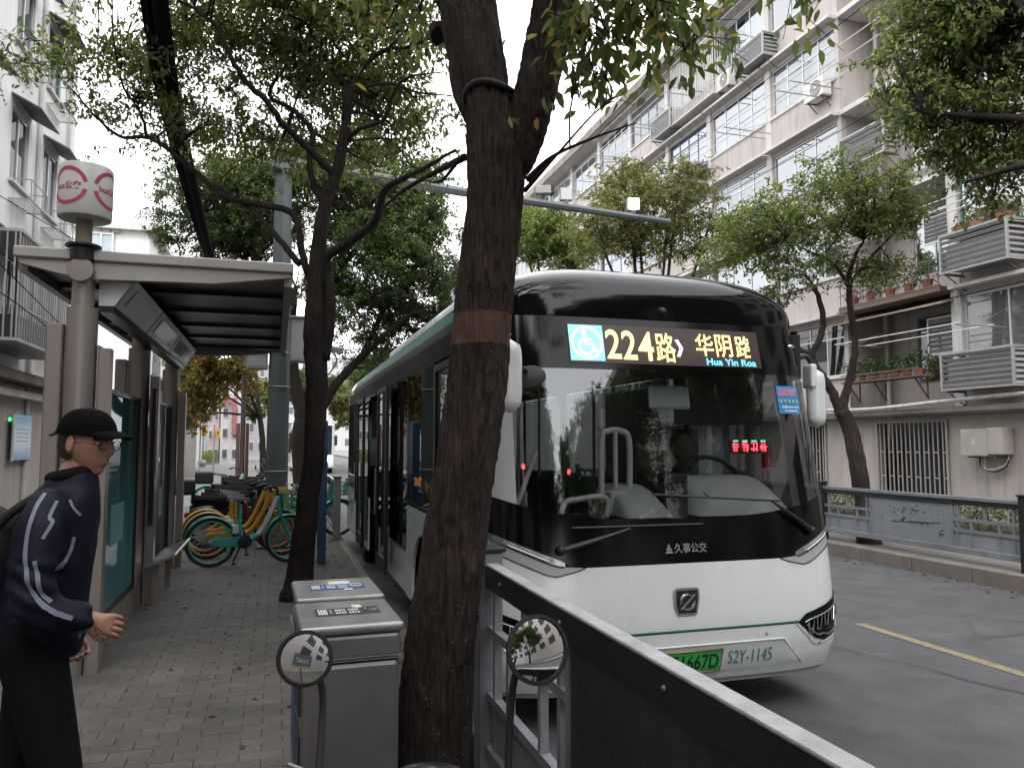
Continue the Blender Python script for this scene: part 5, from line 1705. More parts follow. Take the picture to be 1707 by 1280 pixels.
fence('grey steel fence with a painted plate along the far kerb', 8.85, (3.7, 7.3, 11.0, 14.7, 18.4, 22.1), FPZ, .88)
fence('worn grey steel fence at the near kerb in front of the bus', 1.02, (-3.7, 0.0, 3.74), PZ, 1.05, dark_panel=True)

# ================================================================== litter bins
stain = M('stainless', (0.40, 0.40, 0.395), 0.33, metal=0.85, var=0.12, scale=3, bump=.05, bscale=200, grime=.35, gcol=(.16, .155, .15), rvar=.1)
stain_d = M('stainless_side', (0.26, 0.25, 0.245), 0.38, metal=0.75, var=0.15, scale=3, grime=.4, gcol=(.1, .095, .09))
def litter_bin(label, y, col, sticker_extra):
    t = thing('litter_bin', label, 'bin', (.295, y, PZ), R_(1.5))
    bx = lambda nm, m, *a, **k: MB().box(*a).build(nm, m, t, **k)
    bx('body', stain_d, -.185, .185, -.23, .23, .06, .79, bevel=.02, seg=2)
    bx('foot', bus_dark, -.16, .16, -.20, .20, 0, .06)
    bx('band', stain, -.19, .19, -.235, .235, .795, .80)
    bx('collar', stain_d, -.188, .188, -.233, .233, .80, .895, bevel=.015, seg=2)
    lid = bx('lid', stain, -.20, .20, -.245, .245, .897, .935, bevel=.014, seg=3)
    MB().box(-.125, .135, -.055, .075, .9362, .9372).build('lid_sticker', col, lid)
    wh = M('sticker_white', (.62, .62, .6), .5)
    rr = random.Random(int(y * 10))
    pr = MB()
    for (u0, u1, v0, v1) in ((-.115, -.075, -.04, .06), (-.065, -.06, -.03, .05), (-.045, .0, .015, .045), (-.045, .0, -.035, -.005), (.01, .055, .015, .045), (.01, .055, -.035, -.005)):
        n_ = 4 if u1 - u0 > .01 else 1
        for q in range(n_):
            pr.box(u0 + (u1 - u0) * q / n_ + .001, u0 + (u1 - u0) * (q + rr.uniform(.6, .9)) / n_, v0, v1, .9374, .938)
    tag(pr.build('sticker_print', wh, lid), kind='stuff')
    sy = MB()
    if sticker_extra:
        sy.tube([(.095 + .028 * math.cos(a), .015 + .028 * math.sin(a), .9385) for a in [2 * PI * k / 16 for k in range(16)]], .004, 5, closed=True)
        MB().box(-.03, .075, .07, .15, .9364, .9376).build('torn_paper', M('paper_old', (.6, .6, .57), .8, var=.3, scale=40), lid)
        MB().box(.03, .07, -.10, -.06, .9364, .9376).build('torn_paper', M('paper_old', (.6, .6, .57), .8, var=.3, scale=40), lid)
    else:
        sy.tube([(.075, -.01, .9385), (.125, .01, .9385), (.085, .045, .9385)], .004, 5, closed=True)
        MB().box(.03, .07, .06, .12, .9378, .9388).build('paper_label', M('paper_old', (.6, .6, .57), .8, var=.3, scale=40), lid)
    sy.build('sticker_symbol', wh, lid, smooth=True)
    op = MB().box(-.196, -.186, -.15, .15, .58, .74).build('slot', room, t)
    MB().box(-.205, -.197, -.17, .17, .755, .78).build('slot_hood', stain, op)
    MB().box(-.1925, -.1865, -.14, .14, .2, .5).build('side_sticker', col, t)
    return t
litter_bin('stainless litter bin with a black sticker on its lid, the nearer one', 3.32, M('sticker_black', (.03, .032, .034), .5), False)
litter_bin('stainless litter bin with a blue sticker and torn paper on its lid', 3.90, M('sticker_blue', (.04, .09, .24), .5), True)

# ================================================================== bus shelter
sh_m = M('shelter_bronze', (0.31, 0.275, 0.255), 0.38, metal=0.55, var=0.10, scale=2, grime=.35, gcol=(.14, .12, .11), stretch=(1, 1, .4))
sh_m2 = M('shelter_grey', (0.40, 0.38, 0.365), 0.45, metal=0.4, var=0.08, scale=2, grime=.3, gcol=(.18, .17, .16))
sh_dark = M('shelter_dark', (0.02, 0.019, 0.019), 0.35, metal=.3, var=.2)
sh_ceil = M('shelter_ceiling', (0.16, 0.145, 0.14), 0.32, metal=.7, var=.25, scale=6)
teal_glass = glass('shelter_glass_teal', (.22, .46, .48), .10, .02, dens=.45, film=(.10, .30, .325), graze=.5)
dark_glass = glass('shelter_glass_dark', (.10, .12, .11), .22, .015)
SX, SY0, SY1 = -1.38, 6.2, 11.3
SH = thing('bus_shelter', 'bronze metal bus shelter with a flat roof and teal glass panels', 'bus shelter', (SX, SY0, PZ))
SL = SY1 - SY0
# roof: front beams, deck, ceiling slats
zr = 2.90
MB().box(-.44, 1.48, -.03, .07, zr + .06, zr + .14).build('roof_edge', sh_m2, SH, bevel=.01)
for yy in (0, SL - .08):
    b = MB().prism([(-.40, zr + .02), (0, zr - .07), (.9, zr - .05), (1.46, zr + .03), (1.46, zr + .059), (-.42, zr + .059)], yy, yy + .07, 'y')
    b.build('roof_beam', sh_m2, SH)
MB().box(-.44, 1.48, .071, SL, zr + .08, zr + .13).build('roof_deck', sh_dark, SH)
MB().box(1.41, 1.47, .071, SL - .01, zr - .03, zr + .079).build('roof_side', sh_m2, SH)
MB().box(-.43, -.37, .071, SL - .01, zr - .02, zr + .079).build('roof_side', sh_m, SH)
cs = MB().box(-.36, 1.40, 0, .78, 0, .012).mesh('ceiling_panel'); cs.materials.append(sh_ceil)
rib = MB().box(-.36, 1.40, 0, .16, -.05, 0).mesh('ceiling_rib'); rib.materials.append(sh_dark)
ridge = MB()
for k in range(44): ridge.box(.2, 1.38, .02 + k * .0172, .030 + k * .0172, -.004, 0)
ridge_me = ridge.mesh('ceiling_ridges'); ridge_me.materials.append(sh_ceil)
k = 0
y = .08
while y < SL - .4:
    link('ceiling_panel', cs, SH, loc=(0, y, zr + .05)); tag(link('ceiling_ridges', ridge_me, SH, loc=(0, y, zr + .049)), kind='stuff')
    link('ceiling_rib', rib, SH, loc=(0, y + .79, zr + .065))
    y += .96
# columns: round post with rectangular ribs
for k, yy in enumerate((0.06, SL / 2, SL - .06)):
    col = MB().cyl((0, yy, 0), (0, yy, 2.62), .105, n=28).build('column', sh_m, SH, smooth=True)
    MB().cyl((0, yy, 2.621), (0, yy, zr + .06), .075, n=24).build('column_neck', sh_m, col, smooth=True)
    MB().box(-.22, -.11, yy - .05, yy + .05, 0, 2.5).build('column_rib', sh_m, col, bevel=.01)
    MB().box(.115, .125, yy - .04, yy + .09, 0, 2.35).box(.126, .20, yy - .03, yy + .09, 0, 2.33).build('column_channel', sh_m, col)
MB().lathe([(.02, 0), (.085, 0), (.09, .02), (.085, .035), (.02, .037)], 28, m=Matrix.Translation((0, -.035, zr - .015)) @ Euler((PI / 2, 0, 0)).to_matrix().to_4x4()).build('round_boss', sh_m, SH, smooth=True)
# glass panels and frames between columns
for (a, b, mt, top) in ((.20, SL / 2 - .14, teal_glass, 2.05), (SL / 2 + .14, SL - .2, dark_glass, 2.1)):
    g = MB().box(.02, .032, a + .04, b - .04, .24, top).build('glass_panel', mt, SH)
    f = MB().box(0, .05, a, a + .04, .2, top + .04).box(0, .05, b - .04, b, .2, top + .04).box(0, .05, a + .04, b - .04, .2, .24).box(0, .05, a + .04, b - .04, top, top + .04)
    f.build('glass_frame', sh_dark, g)
    MB().box(-.03, .08, a, b, 0, .19).build('plinth', sh_m, g)
    MB().box(.034, .036, a + (b - a) * .45, a + (b - a) * .72, .75, 1.1).build('glass_notice', M('notice_teal', (.16, .34, .36), .5), g)
# tilted timetable light boxes under the roof
LBm = M('lightbox_frame', (.72, .72, .72), .4, metal=.3, var=.06)
lb_face = glass('lightbox_face', (.3, .33, .36), .35, .03, dens=.25)
prof_ = [(.09, zr - .03), (.335, zr - .03), (.195, zr - .24), (.09, zr - .24)]
lbx = MB().prism(prof_, .13, SL - .3, 'y').build('light_box', LBm, SH)
dx, dz = .195 - .335, -.21
for k, (a, b) in enumerate(((.16, 1.55), (1.62, 3.05), (3.12, SL - .34))):
    def q(u, yy, o): return (.335 + dx * u + o * .83, yy, zr - .03 + dz * u - o * .55)
    MB().add([q(.03, a, .004), q(.97, a, .004), q(.97, b, .004), q(.03, b, .004)], [(0, 1, 2, 3)]).build('box_frame', [LBm, M('box_black', (.015, .015, .016), .25), M('box_violet', (.10, .10, .22), .3)][k], lbx, fix=False)
    fc = MB().add([q(.22, a + .2, .009), q(.80, a + .2, .009), q(.80, b - .15, .009), q(.22, b - .15, .009)], [(0, 1, 2, 3)]).build('box_face', [M('face_grey', (.40, .41, .45), .25), M('face_gloss', (.16, .17, .18), .04, metal=.6), M('face_violet', (.2, .2, .4), .06, metal=.4)][k], lbx, fix=False)
MB().box(.095, .19, .135, SL - .31, zr - .29, zr - .242).build('box_shade', sh_dark, lbx)
# folded map stand below, bench, tilted seat plate
mp_ = MB().box(.15, .19, SL / 2 - .12, SL / 2 + .30, .8, 2.2).build('map_case', sh_dark, SH, bevel=.01)
MB().box(.191, .195, SL / 2 - .07, SL / 2 + .25, 1.35, 2.05).build('map_glass', M('map_glass', (.05, .05, .05), .06), mp_)
MB().box(.191, .196, SL / 2 - .07, SL / 2 + .12, 1.16, 1.28).build('map_label', M('map_label', (.55, .57, .58), .4), mp_)
be = MB().cbox((.30, 3.0, .46), (.30, 1.4, .03), (0, R_(-22), 0)).build('bench_seat', stain, SH, bevel=.008)
for yy in (2.5, 3.5): MB().box(.20, .26, yy - .03, yy + .03, 0, .40).build('bench_leg', sh_m, SH)
# sign drum on top
pole_y = M('drum_pole', (.20, .19, .13), .5, var=.15)
drum_m = M('drum_white', (.50, .51, .49), .4, var=.06, scale=4, grime=.3, gcol=(.34, .34, .31))
red_ring = M('drum_red', (.42, .05, .11), .5, var=.1)
DR_ = MB().lathe([(.155, 0), (.175, .01), (.18, .03), (.18, .375), (.17, .39), (.02, .392)], 40, c=(0, .0, zr + .36)).build('sign_drum', drum_m, SH, smooth=True)
MB().cyl((0, 0, zr + .14), (0, 0, zr + .36), .055, n=20).build('drum_pole', pole_y, SH, smooth=True)
MB().lathe([(.085, .0), (.085, .09), (.12, .10), (.12, .115), (.07, .117)], 24, c=(0, 0, zr + .06)).build('drum_collar', sh_dark, SH, smooth=True)
def on_drum(a0, u, v, r=.1815): 
    a = a0 + u / .18
    return (r * math.cos(a), r * math.sin(a), zr + .36 + .215 + v)
for a0 in (R_(-118), R_(-18), R_(80), R_(165)):
    for h0, h1 in ((12, 168), (192, 348)):
        n_ = 26
        vs_ = []
        for k in range(n_ + 1):
            a = R_(h0 + (h1 - h0) * k / n_)
            for rr_ in (.112, .140): vs_.append(on_drum(a0, rr_ * math.cos(a), rr_ * math.sin(a) - .005))
        MB().add(vs_, [(2 * k, 2 * k + 1, 2 * k + 3, 2 * k + 2) for k in range(n_)]).build('red_ring', red_ring, DR_, fix=False)
    wv, wf = text_mesh('bus公交', .20, .06, .03)
    MB().add([on_drum(a0, v[0], v[2] * 1.0 - .005) for v in wv], wf).build('ring_lettering', red_ring, DR_, fix=False)
    MB().add([on_drum(a0, u, v) for u, v in ((-.11, -.042), (0, -.042), (.11, -.042), (.11, -.036), (0, -.036), (-.11, -.036))], [(0, 1, 4, 5), (1, 2, 3, 4)]).build('ring_underline', red_ring, DR_, fix=False)

# ================================================================== poles, boxes, cables
pole_m = M('pole_grey', (0.115, 0.13, 0.138), 0.5, metal=.3, var=.15, scale=3, grime=.4, gcol=(.09, .09, .09), stretch=(1, 1, .3))
box_m = M('box_grey', (.34, .35, .35), .5, var=.08, grime=.3, gcol=(.2, .2, .19))
CP = thing('camera_pole', 'tall grey pole with a long arm over the road carrying a lamp and camera', 'pole', (0.02, 13.0, PZ))
oct_ = lambda r: None
MB().tube([(0, 0, 0), (0, 0, .35), (0, 0, 2.6), (0, 0, 6.35)], [.20, .175, .165, .13], 8).build('pole_shaft', pole_m, CP)
MB().box(-.27, .27, -.27, .27, 0, .03).build('base_plate', pole_m, CP)
MB().box(-.2, .2, -.2, .2, 6.1, 6.45).build('arm_bracket', pole_m, CP, bevel=.02)
MB().tube([(.1, 0, 6.28), (3, .05, 6.1), (7.18, .1, 5.92)], [.10, .085, .06], 8).build('arm', pole_m, CP)
for k, z in enumerate((1.2, 2.55, 3.1)): MB().tube([(.175 * math.cos(a), .175 * math.sin(a), z) for a in [2 * PI * q / 16 for q in range(16)]], .008, 5, closed=True).build('pole_band', steel, CP, smooth=True)
# lamps and camera on the arm (they ride on it)
def on_arm(px_): 
    p = at(px_, 360, Y=13.1); return Vector((p.x, 13.1, PZ + 6.1 - (p.x - 3) / 4.18 * .18 + .07))
def flood(px_, lit, label):
    p = on_arm(px_)
    t = thing('flood_lamp', label, 'lamp', p, R_(-12), 'lamps on the camera arm')
    MB().box(-.04, .04, -.04, .04, 0, .06).build('foot', pole_m, t)
    MB().box(-.115, .115, -.03, .08, .06, .30).build('housing', box_m, t, bevel=.01)
    MB().box(-.10, .10, -.036, -.031, .075, .285).build('lens', glow('lamp_lit', (1, .97, .92), 7) if lit else M('lamp_unlit', (.55, .57, .58), .3), t)
    return t
flood(1056, True, 'lit white flood lamp on the arm over the road')
flood(944, False, 'unlit square flood lamp beside the camera on the arm')
p = on_arm(905)
tc_ = thing('traffic_camera', 'pale box camera with a dark hood on the arm over the road', 'camera', p, R_(-8))
MB().box(-.03, .03, -.03, .03, 0, .10).build('foot', bus_dark, tc_)
MB().cbox((0, 0, .19), (.30, .16, .15), (0, R_(-4), 0)).build('housing', box_m, tc_, bevel=.01)
MB().cbox((.17, 0, .20), (.06, .19, .17), (0, R_(-4), 0)).build('hood', bus_dark, tc_, bevel=.01)
# white control cabinets on posts
def cab(x0, x1, y0, y1, Y, label, depth=.3):
    a, b = at(x0, y1, Y=Y), at(x1, y0, Y=Y)
    t = thing('control_cabinet', label, 'cabinet', (a.x, Y, a.z))
    W, H_ = b.x - a.x, b.z - a.z
    MB().box(0, W, 0, depth, 0, H_).build('casing', box_m, t, bevel=.012)
    MB().box(.03, W - .03, -.008, -.001, .04, H_ - .04).build('door', box_m, t)
    MB().box(-.03, W + .03, -.05, depth + .02, H_ + .001, H_ + .025).build('lid', box_m, t)
    return t
cab(484, 545, 532, 602, 12.2, 'pale control cabinet fixed high behind the forked tree trunk')
cab(410, 447, 586, 614, 12.95, 'grey box hung on the camera pole under the shelter roof', .2)
SP = thing('sign_post', 'white oval sign board glimpsed behind the forked tree trunk', 'sign', (at(540, 500, Y=12.6).x, 12.6, PZ))
MB().cyl((0, .06, 0), (0, .06, 4.6), .035, n=10).build('post', pole_m, SP, smooth=True)
zc_ = at(540, 498, Y=12.6).z - PZ
ov = [(.17 * math.cos(2 * PI * k / 28), zc_ + .42 * math.copysign(abs(math.sin(2 * PI * k / 28)) ** .8, math.sin(2 * PI * k / 28))) for k in range(28)]
MB().prism(ov, 0, .02, 'y').build('board', M('board_white', (.6, .61, .6), .5), SP)
CC = thing('surveillance_camera', 'small white camera on an arm right of the forked trunk', 'camera', at(556, 582, Y=11.6))
MB().cbox((0, 0, 0), (.17, .30, .09), (R_(12), 0, R_(25))).build('housing', box_m, CC, bevel=.01)
MB().tube(smooth_path([(-.02, .1, -.03), (.06, .15, -.15), (-.05, .3, -.35), (-.25, .5, -.45)], 4), .012, 6).build('bracket', box_m, CC, smooth=True)
# blue bus stop post behind the tree
BP = thing('bus_stop_sign', 'slim dark blue stop board standing behind the forked tree', 'sign', (.63, 11.1, PZ))
MB().box(-.05, .05, -.20, .20, 0, 1.95).build('board', M('stop_blue', (.02, .075, .16), .4, var=.15), BP, bevel=.01)
MB().box(-.052, .052, -.17, .17, 1.2, 1.85).build('panel', M('stop_blue2', (.03, .11, .22), .35), BP)
# steel props round a far tree
rod_m = M('prop_red', (.09, .035, .028), .7, var=.25)
TP = thing('tree_guard', 'rust red slatted guard round the pole on the pavement', 'tree guard', (at(401, 800, Z=PZ).x - .0, 0, PZ))
gp = at(402, 818, Z=PZ); TP.location = (gp.x, gp.y, PZ)
sl = MB().box(-.045, .045, -.012, .012, 0, 2.35).mesh('guard_slat'); sl.materials.append(rod_m)
for k in range(8):
    a = 2 * PI * k / 8
    o = link('guard_slat', sl, TP, loc=(.2 * math.cos(a), .2 * math.sin(a), 0)); o.rotation_euler = (0, 0, a + PI / 2)
MB().cyl((0, 0, 0), (0, 0, 5.2), .09, .08, n=10).build('inner_pole', M('old_pole', (.06, .05, .042), .9, var=.3), TP, smooth=True)

cable_m = M('cable_black', (.006, .006, .008), .95, var=.2, spec=.1)
def cable(name, label, pts, r, n=8, group=None, mat=cable_m):
    o = MB().tube(smooth_path(pts, 10), r, n).build(name, mat, smooth='all')
    return tag(o, label, 'cable', group)
zc1 = [at(262, -30, d=7.6), at(287, 150, d=9.3), at(320, 300, d=12.2), at(352, 430, d=16.5), at(392, 560, d=28)]
cable('overhead_cable', 'thickest bundle of black overhead cables above the shelter', zc1, .085)
for k, (dx_, r) in enumerate(((-22, .034), (-30, .022), (-15, .016))):
    cable('overhead_cable', 'thin black overhead cable %s left of the thick bundle' % ['just', 'farthest', 'closest'][k], [at(262 + dx_, -30, d=7.6), at(287 + dx_ * .85, 150, d=9.3), at(320 + dx_ * .6, 300, d=12.2), at(352 + dx_ * .3, 430, d=16.5), at(392, 560, d=28)], r)
thin = [([(-5.1, 14, 6.2), (-3.4, 18, 5.7), (-1.6, 24, 6.0)], 'sagging thin wire from the white block towards the far trees'),
        ([(-5.1, 15.5, 5.3), (-3.6, 20, 5.0), (-1.4, 26, 5.6)], 'lower sagging thin wire from the white block'),
        ([at(-10, 480, Y=12), at(60, 530, Y=14), at(105, 572, Y=18)], 'slanting wire at the left edge above the window cage'),
        ([at(-10, 430, Y=12), at(60, 500, Y=14), at(105, 545, Y=18)], 'upper slanting wire at the left edge above the window cage'),
        ([at(165, -5, d=9), at(163, 60, d=9.3), at(164, 130, d=9.6)], 'thin wire hanging straight down over the leaves, left one'),
        ([at(188, -5, d=9), at(189, 60, d=9.3), at(197, 130, d=9.6)], 'thin wire hanging straight down over the leaves, right one')]
for pts, lb in thin: cable('wire', lb, pts, .008, 5)

for k, (p0, p1, sag, lb) in enumerate((((11.5, 9, 7.9), (10.6, 40, 7.6), .5, 'upper black wire strung along the facade of the long block'), ((11.7, 9, 7.4), (10.8, 40, 7.2), .55, 'lower black wire strung along the facade of the long block'),
        ((FX - .5, 9, 10.3), (FX - .4, 34, 10.5), .25, 'thin wire sagging across the fourth storey windows'), ((FX - .4, 9, 5.1), (FX - .5, 34, 5.3), .2, 'thin wire sagging above the tan awning'), ((FX - .6, 8, 13.2), (FX - .4, 34, 13.4), .3, 'thin wire sagging across the fifth storey'))):
    p0, p1 = Vector(p0), Vector(p1)
    cable('wire', lb, [p0, p0.lerp(p1, .25) - Vector((0, 0, sag * .75)), p0.lerp(p1, .5) - Vector((0, 0, sag)), p0.lerp(p1, .75) - Vector((0, 0, sag * .75)), p1], .011, 5)
# ================================================================== bicycles and mopeds
teal = M('bike_teal', (.03, .40, .29), .35, var=.08, coat=.3)
yel = M('bike_yellow', (.46, .25, .02), .35, var=.08, coat=.3)
bk_white = M('bike_white', (.6, .62, .6), .4, var=.05)
seat_m = M('saddle_black', (.011, .011, .011), .6)
mop_seat = M('moped_seat', (.008, .008, .008), .9, spec=.08)
spoke_m = M('spoke', (.3, .3, .3), .4, metal=.7)
wheel_tyre = MB().tube([(.305 * math.cos(a), 0, .305 * math.sin(a)) for a in [2 * PI * k / 36 for k in range(36)]], .021, 8, closed=True).mesh('tyre', smooth='all')
wheel_tyre.materials.append(rubber)
def rim_mesh(mat):
    b = MB().tube([(.275 * math.cos(a), 0, .275 * math.sin(a)) for a in [2 * PI * k / 36 for k in range(36)]], .013, 6, closed=True)
    m = b.mesh('rim', smooth='all'); m.materials.append(mat); return m
spokes = MB()
for k in range(18):
    a = 2 * PI * k / 18
    spokes.tube([(.03 * math.cos(a + .5), .02 if k % 2 else -.02, .03 * math.sin(a + .5)), (.27 * math.cos(a), 0, .27 * math.sin(a))], .0022, 4)
spokes.cyl((0, -.05, 0), (0, .05, 0), .028, n=12)
spoke_me = spokes.mesh('spokes', smooth=True); spoke_me.materials.append(spoke_m)
def shared_bike(col, label, loc, rz, basket=None):
    """hire bicycle heading +X, rear wheel at x=0"""
    t = thing('bicycle', label, 'bicycle', loc, rz, 'hire bicycles parked along the kerb')
    rm_ = rim_mesh(col)
    for x, st in ((0, 0), (1.02, R_(0))):
        w = bpy.data.objects.new('wheel', None); C.objects.link(w); w.parent = t; w.location = (x, 0, .327)
        link('tyre', wheel_tyre, w); link('rim', rm_, w); tag(link('spokes', spoke_me, w), kind='stuff')
    f = MB()
    f.tube(smooth_path([(.36, 0, .80), (.36, 0, .55), (.40, 0, .34)], 4), .026, 10)
    f.tube([(0, .05, .327), (.42, .045, .32)], .016, 8).tube([(0, -.05, .327), (.42, -.045, .32)], .016, 8)
    f.tube([(0, .045, .34), (.30, .03, .52), (.35, .015, .62)], .012, 8).tube([(0, -.045, .34), (.30, -.03, .52), (.35, -.015, .62)], .012, 8)
    f.build('frame', col, t, smooth=True)
    MB().tube(smooth_path([(.42, 0, .33), (.55, 0, .36), (.68, 0, .52), (.82, 0, .84), (.845, 0, .92)], 5), [.036] * 10 + [.032] * 11, 10).build('down_tube', bk_white if col is teal else col, t, smooth=True)
    MB().tube(smooth_path([(.42, 0, .33), (.52, 0, .345), (.60, 0, .40)], 5), .038, 10).build('frame_sleeve', col, t, smooth=True)
    MB().tube([(.84, 0, .88), (.89, 0, .66)], .03, 10).tube([(.89, .05, .66), (1.02, .06, .327)], .014, 8).tube([(.89, -.05, .66), (1.02, -.06, .327)], .014, 8).bar((.885, -.06, .665), (.885, .06, .665), .04).build('fork', col, t, smooth=True)
    for cx_, a0, a1 in ((0, 15, 205), (1.02, 35, 170)):
        pts = [(cx_ + .345 * math.cos(R_(a)), 0, .327 + .345 * math.sin(R_(a))) for a in range(a0, a1, 10)]
        vs_ = []
        for (x, _, z) in pts:
            for yy in (-.032, -.018, .018, .032):
                vs_.append((x - (.0 if abs(yy) < .02 else (x - cx_) * .05), yy, z - (0 if abs(yy) < .02 else (z - .327) * .05)))
        MB().add(vs_, [(4 * i + j, 4 * i + j + 1, 4 * i + j + 5, 4 * i + j + 4) for i in range(len(pts) - 1) for j in range(3)]).build('mudguard', col, t, smooth='all')
    cg_ = MB().prism([(-.02, .30), (.02, .37), (.36, .40), (.46, .36), (.46, .28), (.38, .255), (.05, .275)], -.075, -.06, 'y').build('chain_guard', M('guard_teal', (.025, .33, .30), .4) if col is teal else col, t, bevel=.006)
    MB().lathe([(.02, 0), (.085, 0), (.09, .012), (.06, .02), (.02, .022)], 20, m=Matrix.Translation((.42, -.078, .325)) @ Euler((PI / 2, 0, 0)).to_matrix().to_4x4()).build('chainring_cover', seat_m, cg_, smooth=True)
    MB().bar((.42, -.11, .325), (.44, -.11, .16), .02).bar((.44, -.15, .16), (.44, -.10, .16), .06, .02).bar((.42, .11, .325), (.40, .11, .49), .02).bar((.40, .10, .49), (.40, .16, .49), .06, .02).build('pedals', seat_m, t)
    sd_ = MB().grid(lambda i, j: (.18 + .30 * i, (j - .5) * (.20 - .14 * i ** .7), .90 + .05 * (1 - i) ** 2 - .045 * abs(2 * j - 1) ** 2 + .015 * math.sin(i * PI)), 10, 8)
    sd_.grid(lambda i, j: (.19 + .28 * i, (j - .5) * (.18 - .13 * i ** .7), .855 + .02 * (1 - i)), 10, 2)
    sd_.build('saddle', seat_m, t, smooth='all', fix=False)
    MB().tube([(.36, 0, .78), (.34, 0, .88)], .016, 8).build('seat_post', spoke_m, t, smooth=True)
    hb = MB().tube(smooth_path([(.62, -.30, 1.03), (.72, -.27, 1.06), (.82, -.10, 1.03), (.845, 0, .98), (.82, .10, 1.03), (.72, .27, 1.06), (.62, .30, 1.03)], 4), .013, 8).tube([(.845, 0, .90), (.845, 0, .99)], .02, 8).build('handlebar', seat_m, t, smooth=True)
    for sg in (-1, 1): MB().tube([(.61, sg * .303, 1.027), (.71, sg * .273, 1.058)], .019, 8).build('grip', seat_m, hb, smooth=True)
    MB().tube([(.40, .06, .30), (.30, .13, .02)], .012, 8).bar((.28, .13, .008), (.34, .13, .008), .04, .016).build('kickstand', seat_m, t, smooth=True)
    MB().box(.02, .10, -.05, .05, .40, .52).build('lock_box', bk_white, t, bevel=.01, loc=(.24, 0, .03))
    if basket:
        bb = MB()
        for z in (.72, .80, .88, .95):
            k_ = (z - .72) / .23
            w0, d0 = .10 + .04 * k_, .11 + .03 * k_
            bb.tube([(1.03 - d0, -w0, z), (1.03 + d0, -w0, z), (1.03 + d0, w0, z), (1.03 - d0, w0, z)], .006, 5, closed=True)
        for k_ in range(8):
            u = -1 + 2 * k_ / 7
            for sg in (-1, 1):
                bb.tube([(1.03 + u * .11, sg * .10, .72), (1.03 + u * .14, sg * .14, .95)], .005, 4)
                bb.tube([(1.03 + sg * .11, u * .10, .72), (1.03 + sg * .14, u * .14, .95)], .005, 4)
        bb.tube([(.93, -.09, .72), (1.13, .09, .72)], .005, 4).tube([(.93, .09, .72), (1.13, -.09, .72)], .005, 4)
        bo = bb.build('basket', basket, t, smooth=True)
        MB().box(1.175, 1.185, -.08, .08, .86, 1.02).build('basket_plate', yel if col is teal else bk_white, bo)
    return t
shared_bike(teal, 'teal hire bicycle with a white frame tube and green basket, nearest in the row', (-.80, 11.05, PZ), R_(10), M('basket_green', (.03, .30, .20), .5))
shared_bike(yel, 'yellow hire bicycle directly behind the nearest teal one', (-.90, 11.85, PZ), R_(8), M('basket_yellow', (.5, .33, .03), .5))
shared_bike(yel, 'yellow hire bicycle third in the row, its rear mudguard showing', (-.98, 12.4, PZ), R_(12), M('basket_yellow', (.5, .33, .03), .5))
shared_bike(teal, 'teal hire bicycle standing by itself beyond the mopeds on the open path', (-1.55, 19.5, PZ), R_(20), None)
shared_bike(teal, 'teal hire bicycle parked behind the forked tree trunk', (.1, 13.9, PZ), R_(15), M('basket_green', (.03, .30, .20), .5))

